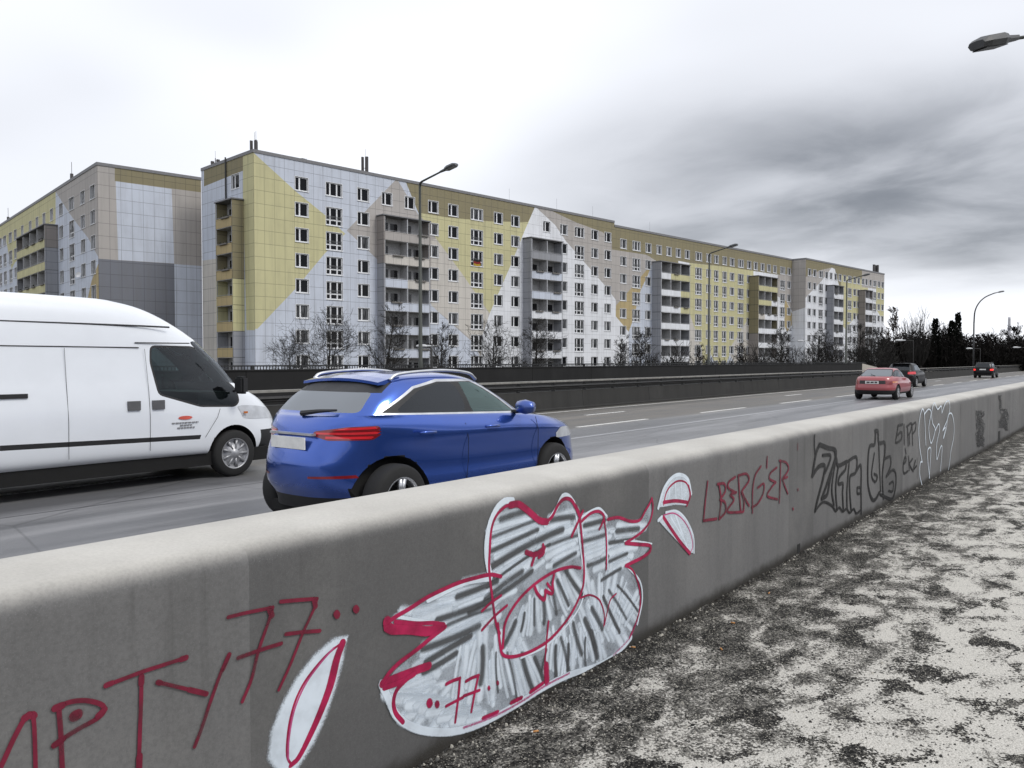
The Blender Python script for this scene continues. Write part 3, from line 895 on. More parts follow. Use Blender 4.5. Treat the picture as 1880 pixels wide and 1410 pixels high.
for k in range(len(prof) - 1):
    b.face([(-50, prof[k][0], prof[k][1]), (260, prof[k][0], prof[k][1]), (260, prof[k + 1][0], prof[k + 1][1]), (-50, prof[k + 1][0], prof[k + 1][1])])
    b.face([(-50, prof[k][0] + 0.012, prof[k][1]), (260, prof[k][0] + 0.012, prof[k][1]), (260, prof[k + 1][0] + 0.012, prof[k + 1][1]), (-50, prof[k + 1][0] + 0.012, prof[k + 1][1])])
b.build('guard_rail', M_DKSTEEL, med, fix=False)
b = MB()
b.box(-50, 260, -0.05, 0.14, 0.975, 1.03)
b.build('top_rail', M_STEEL, med)
pb = MB(); pb.box(-0.05, 0.05, 0.08, 0.16, 0.6, 0.975); pb.box(-0.09, 0.09, 0.05, 0.08, 0.69, 0.90)
pm = pb.mesh('post', M_DKSTEEL)
x = on_y(1025, 715, 16.0).x - 4 * 2.0
for k in range(72):
    o = link('post', pm, med); o.location = (x + k * 2.0, 0, 0)

# ------------------------------------------------------------------ wall beyond the far carriageway and the railing on top of the bank
FW_Y = 26.5
b = MB()
x_end = on_y(1583, 672, FW_Y).x
x0 = -30.0
while x0 < x_end - 0.1:
    x1 = min(x0 + 6.0, x_end)
    b.box(x0, x1 - 0.02, FW_Y, FW_Y + 0.45, -0.3, 1.20)
    b.box(x0, x1, FW_Y - 0.03, FW_Y + 0.48, 1.205, 1.26)
    x0 = x1
fw = b.build('noise_wall', M_FARW)
tag(fw, 'long dark concrete wall across the far side of the road, below the railing', 'wall')
b = MB()
for p0, p1 in (((x_end, 0), (x_end + 7, 0)),):
    a = [(x_end + 0.01, FW_Y, -0.3), (x_end + 0.01, FW_Y, 1.26), (x_end + 7, FW_Y, 0.75), (x_end + 7, FW_Y, -0.3)]
    c = [(x, y + 0.45, z) for x, y, z in a]
    b.face(a); b.face(c[::-1])
    for i in range(4):
        j = (i + 1) % 4
        b.face([a[i], a[j], c[j], c[i]])
b.build('sloped_end', simple('lit_end_concrete', (0.42, 0.39, 0.34), 0.8), fw)  # pale tone stands in for the light falling on the sloping end

rail = empty('railing', (0, 28.9, 0.05))
tag(rail, 'dark metal railing with upright bars above the dark far wall', 'railing')
M_RAIL = simple('railing_paint', (0.022, 0.023, 0.024), 0.6)
b = MB()
RX0, RX1 = 2.0, 112.0
b.box(RX0, RX1, -0.03, 0.03, 1.30, 1.36)
b.box(RX0, RX1, -0.02, 0.02, 0.95, 0.975)
b.box(RX0, RX1, -0.02, 0.02, 0.55, 0.59)
b.build('rail', M_RAIL, rail)
b = MB()
x = RX0
while x < RX1:
    b.box(x - 0.014, x + 0.014, -0.014, 0.014, 0.59, 1.30); x += 0.15
b.build('baluster', M_RAIL, rail)
pb = MB(); pb.box(-0.05, 0.05, -0.05, 0.05, 0, 1.36)
pm = pb.mesh('post', M_RAIL)
for k in range(45):
    o = link('post', pm, rail); o.location = (RX0 + 0.4 + k * 2.5, 0, 0)

# ------------------------------------------------------------------ street lamps
M_POLE = simple('lamp_pole_green_grey', (0.045, 0.05, 0.044), 0.55, 0.2)
M_HEAD = simple('lamp_head_grey', (0.10, 0.105, 0.11), 0.4, 0.2)
M_HEADW = simple('lamp_head_white', (0.62, 0.63, 0.64), 0.4)
M_LENS = simple('lamp_lens', (0.30, 0.31, 0.32), 0.15)
M_LENSD = simple('lamp_lens_grimy', (0.02, 0.02, 0.021), 0.5)
def lamp_head(parent, mat=None, lens=None, s=1.0):
    """luminaire lying along +x from its own origin"""
    b = MB()
    st = [(0.0, 0.05, 0.05, -0.03), (0.30, 0.075, 0.065, -0.045), (0.36, 0.13, 0.085, -0.06), (0.5, 0.17, 0.11, -0.07), (0.85, 0.175, 0.10, -0.07), (0.98, 0.13, 0.05, -0.06)]
    ring = []
    for x, w, t, u in st:
        ring.append([(x * s, -w * s, 0), (x * s, -w * 0.8 * s, t * s * .8), (x * s, 0, t * s), (x * s, w * 0.8 * s, t * s * .8), (x * s, w * s, 0), (x * s, w * 0.75 * s, u * s), (x * s, -w * 0.75 * s, u * s)])
    for i in range(len(ring) - 1):
        for k in range(7):
            k2 = (k + 1) % 7
            b.face([ring[i][k], ring[i + 1][k], ring[i + 1][k2], ring[i][k2]])
    b.face(ring[0]); b.face(ring[-1][::-1])
    h = b.build('lamp_head', mat or M_HEAD, parent)
    b = MB()
    b.box(0.42 * s, 0.92 * s, -0.11 * s, 0.11 * s, -0.085 * s, -0.071 * s)
    b.build('lens', lens or M_LENS, h)
    return h
def mast_lamp():
    root = empty('street_lamp', (0, 0, 0))
    b = MB()
    H = 10.0
    b.tube([(0, 0, -0.1), (0, 0, 1.6), (0, 0, 1.62), (0, 0, H - 0.12)], [0.125, 0.115, 0.10, 0.062], 10)
    b.build('pole', M_POLE, root, True)
    b = MB()
    b.tube([(0, 0, H - 0.14), (0, -0.03, H), (0, -0.15, H + 0.06), (0, -1.35, H + 0.34)], [0.062, 0.062, 0.05, 0.042], 8)
    b.build('arm', M_POLE, root, True)
    h = lamp_head(root, s=1.05)
    h.location = (0, -1.3, H + 0.33)
    h.rotation_euler = (R(12), 0, R(-90)); h.rotation_mode = 'XYZ'
    h.rotation_euler = (0, R(-12), R(-90))
    return root
ml = mast_lamp()
LAMPS = [(768, 'tall street lamp standing before the tower of balconies nearest the van'), (1297, 'tall street lamp before the yellow middle stretch of the long block'), (1549, 'tall street lamp rising before the far end of the long block')]
for i, (px_, lab) in enumerate(LAMPS):
    o = ml if i == 0 else copy_tree(ml)
    q = on_y(px_ + 4, 662, 27.3)
    o.location = (q.x, 27.3, 0.0)
    if i == 2: o.scale = (1.08, 1.08, 1.08)
    tag(o, lab, 'street lamp', 'tall street lamps behind the dark far wall')
# curved lamp far along the barrier
cl = empty('street_lamp', (0, 0, 0)); q = at_depth(1787, 662, 98); cl.location = (q.x, q.y, ROAD_Z)
rr = Vector((math.sin(YAW), -math.cos(YAW), 0))
b = MB()
b.tube([(0, 0, 0.2), (0, 0, 6.2)], [0.11, 0.085], 8)
b.build('pole', simple('lamp_pole_dark', (0.03, 0.03, 0.032), 0.6), cl, True)
b = MB()
pts = catmull([(0, 0, 6.2), (0.10, 0, 7.6), (0.55, 0, 8.6), (1.3, 0, 9.3), (2.3, 0, 9.75), (2.6, 0, 9.82)], 6)
b.tube(pts, [0.085 - 0.03 * i / len(pts) for i in range(len(pts))], 8)
b.build('arm', simple('lamp_pole_dark', (0, 0, 0)), cl, True)
h = lamp_head(cl, M_HEAD); h.location = (2.55, 0, 9.82); h.rotation_euler = (0, R(-12), 0)
cl.rotation_euler = (0, 0, math.atan2(rr.y, rr.x))
tag(cl, 'street lamp with a curved swan neck above the dark estate car', 'street lamp')
# near lamp: its head reaches in over the road from a pole beyond the right edge
nl = empty('street_lamp', (0, 0, 0))
hp = at_depth(1792, 82, 17.0)
hz = hp.z
away = Vector((1.0, -0.34, 0)).normalized()
pole_at = hp + away * 4.2
nl.location = (pole_at.x, pole_at.y, 0)
b = MB()
b.tube([(0, 0, -0.1), (0, 0, hz + 0.2)], [0.13, 0.07], 10); b.build('pole', M_POLE, nl, True)
b = MB()
loc = lambda v: Vector(v) - Vector((pole_at.x, pole_at.y, 0))
e1 = loc(at_depth(1856, 72, (17.0 + (hp + away * 0.92).dot(FWD) - hp.dot(FWD)) if True else 17))
h = lamp_head(nl, simple('lamp_head_dark', (0.045, 0.047, 0.05), 0.5), M_LENSD, 1.42)
tip = loc(hp)
d = (e1 - tip).normalized()
h.location = tip + d * 1.40
h.rotation_euler = (-d).to_track_quat('X', 'Z').to_euler()
b.tube([tip + d * 1.36, tip + d * 1.9, Vector((0.0, 0, hz + 0.55)) * 0.55 + (tip + d * 1.9) * 0.45, (0, 0, hz + 0.15)], [0.035, 0.038, 0.045, 0.06], 8)
b.build('arm', M_POLE, nl, True)
tag(nl, 'dark street lamp head on an arm reaching in at the top right corner', 'street lamp')
# small path lamps in the green strip
def path_lamp(px_, py_, d, size, label, left=True, arm=0.9):
    p = at_depth(px_, py_, d)
    root = empty('path_lamp', (p.x, p.y, -1.6))
    root.rotation_euler = (0, 0, math.atan2(rr.y, rr.x) + (math.pi if left else 0))
    hgt = p.z + 1.6
    b = MB(); b.tube([(0, 0, 0), (0, 0, hgt - 0.08), (0.05, 0, hgt)], [0.06, 0.05, 0.045], 6); b.tube([(0.0, 0, hgt - 0.02), (arm, 0, hgt + 0.02)], 0.03, 6)
    b.build('pole', simple('path_lamp_pole', (0.05, 0.05, 0.05), 0.6), root, True)
    h = lamp_head(root, M_HEADW, M_LENS, size); h.location = (arm - 0.05, 0, hgt + 0.02)
    tag(root, label, 'lamp', 'small path lamps')
path_lamp(792, 636, 40, 0.75, 'small white path lamp low before the nearest balcony tower', True, 0.05)
path_lamp(1677, 625, 120, 1.5, 'small white path lamp against the dark wood', True, 1.2)
path_lamp(1800, 640, 130, 1.2, 'small path lamp low beside the swan neck street lamp', True, 1.1)
path_lamp(1886, 638, 130, 1.2, 'small path lamp at the right edge before the dark wood', True, 1.1)
path_lamp(1492, 626, 110, 1.1, 'small path lamp among the bushes at the far end of the long block', True, 1.0)

# ------------------------------------------------------------------ the two apartment blocks
C_BLUE = (0.60, 0.645, 0.735); C_WHITE = (0.80, 0.82, 0.86); C_BEIGE = (0.46, 0.435, 0.415); C_CREAM = (0.62, 0.59, 0.545)
C_YEL = (0.59, 0.56, 0.33); C_OCH = (0.48, 0.385, 0.21); C_BRN = (0.27, 0.24, 0.15); C_GREY = (0.20, 0.21, 0.24); C_MID = (0.33, 0.34, 0.37); C_TAUPE = (0.30, 0.275, 0.26)
FM = [facade_mat('facade_light_blue', C_BLUE), facade_mat('facade_white', C_WHITE, joint=0.35), facade_mat('facade_beige', C_BEIGE), facade_mat('facade_cream', C_CREAM),
      facade_mat('facade_yellow', C_YEL), facade_mat('facade_ochre', C_OCH), facade_mat('facade_olive_brown', C_BRN), facade_mat('facade_slate_grey', C_GREY), facade_mat('facade_mid_grey', C_MID), facade_mat('facade_taupe', C_TAUPE)]
BLUE, WHITE, BEIGE, CREAM, YEL, OCH, BRN, GREY, MID, TAUPE = range(10)
M_REVEAL = simple('window_reveal', (0.42, 0.43, 0.45), 0.7)
M_FRAME = simple('window_frame_white', (0.76, 0.77, 0.79), 0.45)
M_COPING = simple('roof_coping', (0.19, 0.19, 0.20), 0.6)
M_ROOFING = simple('roofing_felt', (0.08, 0.08, 0.08), 0.9)
def mat_pane():
    t = NT('window_pane')
    oi = t.N('ShaderNodeObjectInfo')
    r = oi.outputs['Random']
    p = t.pos()
    x, y, z = t.xyz(p)
    folds = t.noise(p, 7, 2, 0.5, (1, 1, 0.1))
    curtain = t.math('MULTIPLY', t.math('GREATER_THAN', r, 0.62), t.ramp(folds, 0.35, 0.65))
    c = t.mix(t.math('MULTIPLY', curtain, 0.85), (0.010, 0.011, 0.013), (0.13, 0.135, 0.145))
    return t.base(c, 0.06, 0, 0.15)
M_PANE = mat_pane()
M_RAILW = simple('window_rail', (0.20, 0.205, 0.21), 0.5, 0.3)

class Block:
    """one wall plane of a block: pixel columns and colour areas are measured onto it"""
    def __init__(s, origin, ang):
        s.o = Vector(origin); s.a = ang
        s.u = Vector((math.cos(ang), math.sin(ang), 0)); s.n = Vector((-s.u.y, s.u.x, 0))
    def sz(s, x, y, off=0.0):
        r = ray(x, y)
        t = (Vector((s.o.x, s.o.y, 0)).dot(s.n) + off) / r.dot(s.n)
        p = r * t
        return ((p.x - s.o.x) * s.u.x + (p.y - s.o.y) * s.u.y, EYE + p.z - s.o.z)

def cut_colours(bm, layers, ax=0, sel=None):
    """cut flat wall faces along the edges of colour areas and give each piece its colour; coordinates (along, z)"""
    for poly, mi in layers:
        n = len(poly)
        for i in range(n):
            p, q = poly[i], poly[(i + 1) % n]
            dx, dz = q[0] - p[0], q[1] - p[1]
            L = math.hypot(dx, dz)
            if L < 1e-6: continue
            x0, x1 = min(p[0], q[0]) - 0.02, max(p[0], q[0]) + 0.02
            z0, z1 = min(p[1], q[1]) - 0.02, max(p[1], q[1]) + 0.02
            fs = []
            for f in bm.faces:
                if sel and not sel(f): continue
                c = [v.co for v in f.verts]
                if max(v[ax] for v in c) < x0 or min(v[ax] for v in c) > x1 or max(v.z for v in c) < z0 or min(v.z for v in c) > z1: continue
                fs.append(f)
            if not fs: continue
            geom = set(fs)
            for f in fs: geom.update(f.verts); geom.update(f.edges)
            co = Vector((0, 0, p[1])); co[ax] = p[0]
            no = Vector((0, 0, 0)); no[ax] = dz / L; no.z = -dx / L
            bmesh.ops.bisect_plane(bm, geom=list(geom), dist=1e-4, plane_co=co, plane_no=no)
    for f in bm.faces:
        if sel and not sel(f): continue
        c = f.calc_center_median()
        for poly, mi in reversed(layers):
            if inside(poly, c[ax], c.z):
                f.material_index = mi; break

def wall_faces(bm, s0, s1, z0, z1, opens, y=0.0, ax=0, sign=1):
    """flat wall with real openings, plus their reveals (material slot 10)"""
    ss = sorted(set([s0, s1] + [v for o in opens for v in o[:2]]))
    zs = sorted(set([z0, z1] + [v for o in opens for v in o[2:4]]))
    cache = {}
    def V(s, z, d=0.0):
        k = (round(s, 4), round(z, 4), d)
        if k not in cache:
            cache[k] = bm.verts.new((s, y + d, z) if ax == 0 else (y + d, s, z))
        return cache[k]
    for i in range(len(ss) - 1):
        cs = (ss[i] + ss[i + 1]) / 2
        col = [o for o in opens if o[0] < cs < o[1]]
        k = 0
        while k < len(zs) - 1:
            if any(o[2] < (zs[k] + zs[k + 1]) / 2 < o[3] for o in col):
                k += 1; continue
            e = k + 1
            while e < len(zs) - 1 and not any(o[2] < (zs[e] + zs[e + 1]) / 2 < o[3] for o in col): e += 1
            f = bm.faces.new((V(ss[i], zs[k]), V(ss[i + 1], zs[k]), V(ss[i + 1], zs[e]), V(ss[i], zs[e])))
            k = e
    for a, c, z_0, z_1 in opens:
        D = 0.20 * sign
        for p, q in (((a, z_0), (a, z_1)), ((a, z_1), (c, z_1)), ((c, z_1), (c, z_0)), ((c, z_0), (a, z_0))):
            f = bm.faces.new((V(p[0], p[1]), V(q[0], q[1]), V(q[0], q[1], D), V(p[0], p[1], D)))
            f.material_index = 10
WIN = {}
def window_meshes(kind, w, h):
    """kind A: narrow and wide casement; F: three lights, tall ones with a lower light row and a rail; S: two-light tall"""
    k = (kind, round(w, 2), round(h, 2))
    if k in WIN: return WIN[k]
    fb, pb = MB(), MB()
    y0, y1 = 0.11, 0.185
    slim = kind.islower(); kind = kind.upper()
    t, hm = (0.05, 0.035) if slim else (0.10, 0.085)
    fb.box(0.002, t, y0, y1, 0.002, h - 0.002); fb.box(w - t, w - 0.002, y0, y1, 0.002, h - 0.002)
    fb.box(t, w - t, y0, y1, 0.002, t); fb.box(t, w - t, y0, y1, h - t, h - 0.002)
    if kind == 'A': ml_ = [w * 0.36]
    elif kind == 'F': ml_ = [w * 0.27, w * 0.69]
    else: ml_ = [w * 0.45]
    for m_ in ml_: fb.box(m_ - hm, m_ + hm, y0 - 0.01, y1, t, h - t)
    if h > 1.8:
        xs = [t] + ml_ + [w - t]
        zz = 0.62
        for i in range(len(xs) - 1):
            fb.box(xs[i] + (hm if i else 0), xs[i + 1] - (hm if i < len(ml_) else 0), y0, y1, zz - 0.08, zz + 0.06)
    # sill and thin surround on the wall face
    fb.box(-0.07, w + 0.07, -0.07, y0, -0.075, -0.002)
    fb.box(-0.06, -0.002, -0.012, 0.0, -0.002, h + 0.05); fb.box(w + 0.002, w + 0.06, -0.012, 0.0, -0.002, h + 0.05); fb.box(-0.002, w + 0.002, -0.012, 0.0, h + 0.002, h + 0.05)
    pb.face([(t, 0.16, t), (w - t, 0.16, t), (w - t, 0.16, h - t), (t, 0.16, h - t)])
    rb = None
    if h > 1.8:
        r_ = MB()
        for z in (0.72, 0.9, 1.02): r_.box(0.03, w - 0.03, 0.05, 0.075, z, z + 0.03)
        rb = r_.mesh('rail', M_RAILW)
    WIN[k] = (fb.mesh('frame', M_FRAME), pb.mesh('pane', M_PANE), rb)
    return WIN[k]

class WindowMaker:
    def __init__(s, parent, limit, xf=lambda s_, z: ((s_, 0, z), 0.0)):
        s.parent, s.limit, s.n, s.xf = parent, limit, 0, xf
        s.rest = []
    def add(s, kind, a, c, z0, z1):
        s.rest.append((kind, a, c, z0, z1))
    def finish(s, key):
        s.rest.sort(key=key)
        v = []
        for i, (kind, a, c, z0, z1) in enumerate(s.rest):
            fm, pm_, rm = window_meshes(kind, c - a, z1 - z0)
            loc, rz = s.xf(a, z0)
            if i < s.limit:
                f = link('window', fm, s.parent); f.location = loc; f.rotation_euler = (0, 0, rz)
                link('pane', pm_, f)
                if rm: link('rail', rm, f)
            else: v.append((fm, pm_, rm, Matrix.Translation(loc) @ Matrix.Rotation(rz, 4, 'Z')))
        if v:
            bm = bmesh.new()
            for fm, pm_, rm, M in v:
                for me, mi in ((fm, 0), (pm_, 1), (rm, 2)):
                    if me is None: continue
                    n0 = len(bm.verts)
                    f0 = len(bm.faces)
                    bm.from_mesh(me)
                    bm.verts.ensure_lookup_table(); bm.faces.ensure_lookup_table()
                    for q in bm.verts[n0:]: q.co = M @ q.co
                    for q in bm.faces[f0:]: q.material_index = mi
            me = bpy.data.meshes.new('windows')
            bm.to_mesh(me); bm.free()
            for mt in (M_FRAME, M_PANE, M_RAILW): me.materials.append(mt)
            o = link('windows', me, s.parent)
            o['kind'] = 'stuff'

M_LOG = simple('loggia_wall', (0.40, 0.40, 0.405), 0.85, var=0.2)
M_LOGD = simple('loggia_door_glass', (0.015, 0.015, 0.017), 0.1)
M_SLAB = simple('balcony_slab', (0.5, 0.5, 0.5), 0.8)
M_BOX = simple('flower_box', (0.16, 0.15, 0.14), 0.8)
M_PLANT = simple('balcony_plant', (0.025, 0.03, 0.018), 0.9)
M_TRIM = simple('balcony_joint', (0.05, 0.05, 0.05), 0.8)
M_BRAIL = simple('balcony_hand_rail', (0.45, 0.46, 0.48), 0.4)
def balcony_tower(parent, s0, s1, ztop, floors, depth, bays, colour, flank, xf, seed=0, roof=True):
    """stack of balconies standing out from the wall: colour(floor, bay) and flank(floor) give material slots"""
    rg = random.Random(seed)
    loc, rz = xf(s0, 0)
    W = s1 - s0
    b = MB()
    zb = ztop - floors * 2.8
    for f in range(floors):
        z1 = ztop - f * 2.8; z0 = z1 - 2.8
        m_ = flank(f)
        for (xa, xb) in ((0, 0.15), (W - 0.15, W)):
            b.box(xa, xb, -depth, -0.004, z0 + 0.025, z1 - 0.025, m_)
            b.box(xa + 0.02, xb - 0.02, -depth + 0.02, -0.006, z1 - 0.025, z1 + 0.025, 12)
        b.box(0.15, W - 0.15, -depth + 0.02, -0.03, z0 - 0.06, z0 + 0.1, 11)
        b.box(0.15, W - 0.15, -0.03, -0.004, z0 + 0.1, z1 - 0.06, 13)
        for k in range(1, bays):
            xx = W * k / bays
            b.box(xx - 0.05, xx + 0.05, -depth + 0.03, -0.031, z0 + 0.1, z1 - 0.06, 13)
        for k in range(bays):
            xx = W * k / bays
            w = W / bays
            b.box(xx + w * 0.18, xx + w * 0.45, -0.045, -0.0305, z0 + 0.1, z0 + 2.25, 14)
            if rg.random() < 0.7: b.box(xx + w * 0.55, xx + w * 0.85, -0.045, -0.0305, z0 + 0.95, z0 + 2.2, 14)
    if roof:
        b.box(-0.12, W + 0.12, -depth - 0.12, -0.004, ztop + 0.026, ztop + 0.16, 15)
    tw = b.build('balcony_tower', FM + [M_REVEAL, M_SLAB, M_TRIM, M_LOG, M_LOGD, M_COPING], parent)
    tw.location = loc; tw.rotation_euler = (0, 0, rz)
    for f in range(floors):
        z0 = ztop - (f + 1) * 2.8
        b = MB()
        for k in range(bays):
            xa, xb = W * k / bays + (0.155 if k == 0 else 0.002), W * (k + 1) / bays - (0.155 if k == bays - 1 else 0.002)
            b.box(xa, xb, -depth - 0.02, -depth + 0.06, z0 + 0.0, z0 + 1.0, colour(f, k))
            b.box(xa + 0.05, xb - 0.05, -depth - 0.005, -depth + 0.03, z0 + 1.1, z0 + 1.13, 11)
            b.box(xa - 0.002, xa + 0.06, -depth - 0.01, -depth + 0.05, z0 + 1.001, z0 + 2.7, 11)
            b.box(xb - 0.06, xb + 0.002, -depth - 0.01, -depth + 0.05, z0 + 1.001, z0 + 2.7, 11)
        o = b.build('balcony_parapet', FM + [M_REVEAL, M_BRAIL], tw)
        if rg.random() < 0.75:
            for k in range(bays):
                if rg.random() < 0.6:
                    b = MB()
                    xa = W * (k + rg.uniform(0.25, 0.45)) / bays
                    b.box(xa, xa + W / bays * 0.45, -depth - 0.2, -depth - 0.022, z0 + 0.92, z0 + 1.08, 0)
                    if rg.random() < 0.6:
                        for j in range(10):
                            xx = xa + rg.random() * W / bays * 0.45
                            b.tube([(xx, -depth - 0.1, z0 + 1.05), (xx + rg.uniform(-0.15, 0.15), -depth - 0.1 + rg.uniform(-0.1, 0.1), z0 + 1.1 + rg.random() * 0.25)], [0.05, 0.02], 4, 1)
                    b.build('flower_box', [M_BOX, M_PLANT], tw)
    return tw

# ---- block 1: the long one
CORN = at_depth(465, 283, 86.6)
A1 = R(-6.8)
B1 = Block((CORN.x, CORN.y, 0), A1)
blk = empty('apartment_block', (CORN.x, CORN.y, 0), A1)
tag(blk, 'long prefabricated apartment block in grey, white and yellow panels running away to the right', 'apartment building')
GZ = -1.62
SZ = B1.sz
ROOF = [23.5, 22.9, 22.9]
S12 = SZ(1128, 410)[0]; S23 = SZ(1464, 540)[0]
OFF3 = -3.0
SEND = SZ(1623, 560, OFF3)[0]
S23f = SZ(1479, 540, OFF3)[0]
za = zc(360, 240, 3.066); zb_ = zc(740, 340, 3.76); zd = zc(1140, 400, 3.615); ze = zc(1480, 440, 5.878)
def P1(fn, pts, off=0.0): return [SZ(x, y, off) for x, y in fn(pts)]
def col_px(fn, a, c, off=0.0):
    x0, x1 = fn([(a, 0)])[0][0], fn([(c, 0)])[0][0]
    return SZ(x0, 545, off)[0], SZ(x1, 545, off)[0]
# columns: (kind, left, right)
cols = []
for a, c, k in ((556, 641, 'A'), (728, 832, 'F'), (908, 980, 'A'), (1420, 1477, 'A')): cols.append((k, *col_px(za, a, c)))
cols.append(('A', *[v for v in col_px(za, 1312, 1362)]))
for a, c, k in ((465, 555, 'F'), (627, 690, 'A'), (748, 803, 'A'), (1093, 1125, 'A'), (1185, 1250, 'F'), (1300, 1345, 'A'), (1390, 1435, 'A'), (1500, 1540, 'A'), (1585, 1635, 'F'), (1675, 1710, 'A')): cols.append((k, *col_px(zb_, a, c)))
for a, c, k in ((493, 535, 'F'), (567, 595, 'A'), (618, 645, 'S'), (673, 700, 'S'), (722, 750, 'A'), (778, 810, 'F'), (838, 860, 'A'), (1058, 1085, 'F'), (1105, 1125, 'A'), (1145, 1163, 'A')): cols.append((k, *col_px(zd, a, c)))
towers = [(*[SZ(v, 545, -1.35)[0] for v in (705, 790)], 2), (*[SZ(v, 545, -1.6)[0] for v in (975.3, 1033)], 2), (*[SZ(v, 545, -1.8)[0] for v in (1213.3, 1267)], 3), (*[SZ(v, 545, -2.0)[0] for v in (1392.3, 1428)], 3)]
# small windows above the balcony towers
tops = []
for a, c in ((1045, 1110), (1175, 1235), (1300, 1360)): tops.append(col_px(za, a, c))
tops = [t_ for t_ in tops if not any(k_[1] - 0.5 < (t_[0] + t_[1]) / 2 < k_[2] + 0.5 for k_ in cols)]
for a, c in ((965, 1017), ): tops.append(col_px(zb_, a, c))
for a, c in ((233, 270), (302, 332), (363, 395), (424, 453), (881, 903), (927, 948), (970, 990), (1010, 1030)): tops.append(col_px(zd, a, c))
cols3 = []
for a, c, k in ((1240, 1260, 'A'), (1275, 1293, 'A'), (1315, 1337, 'F'), (1355, 1372, 'A'), (1508, 1527, 'F'), (1545, 1558, 'A'), (1570, 1583, 'A'), (1677, 1690, 'F'), (1705, 1718, 'A'), (1730, 1742, 'A')): cols3.append((k, *col_px(zd, a, c, OFF3)))
tops3 = [col_px(zd, a, c, OFF3) for a, c in ((1385, 1400), (1417, 1430), (1447, 1459), (1478, 1490), (1600, 1610), (1622, 1633), (1648, 1660))]
tow3 = [(*[SZ(v, 545, OFF3 - 1.6)[0] for v in (1530.8, 1549)], 2), (*[SZ(v, 545, OFF3 - 1.6)[0] for v in (1588.7, 1602.5)], 2)]
def std(c):                       # use the common widths of the kind around the measured centre
    k, a, d = c
    w = {'A': 1.62, 'F': 2.15, 'S': 1.5}[k]
    m_ = (a + d) / 2
    return k, m_ - w / 2, m_ + w / 2
opens1, opens3 = [], []
def rows(colz, top_only, dz, dest, wm):
    for c in colz:
        k, a, d = std(c)
        for f in range(8):
            zt = 21.80 + dz - 2.8 * f
            h = 1.50 if k == 'A' or f == 0 else 2.02
            dest.append((a, d, zt - h, zt)); wm.add(k, a, d, zt - h, zt)
    for a, d in top_only:
        m_ = (a + d) / 2
        zt = 21.80 + dz
        dest.append((m_ - 0.75, m_ + 0.75, zt - 1.5, zt)); wm.add('A', m_ - 0.75, m_ + 0.75, zt - 1.5, zt)
wm1 = WindowMaker(blk, 92)
dzof = lambda s_: 0.0 if s_ < S12 else -0.62
for c in cols: rows([c], [], dzof(c[1]), opens1, wm1)
for t_ in tops: rows([], [t_], dzof(t_[0]), opens1, wm1)
wm3 = WindowMaker(blk, 0, lambda s_, z: ((s_, OFF3, z), 0))
rows(cols3, tops3, -0.75, opens3, wm3)
# basement windows
for c in cols:
    if c[0] != 'F' or True:
        m_ = (c[1] + c[2]) / 2
        zt = dzof(m_) - 0.55
        opens1.append((m_ - 0.6, m_ + 0.6, zt - 0.5, zt)); wm1.add('A', m_ - 0.6, m_ + 0.6, zt - 0.5, zt)

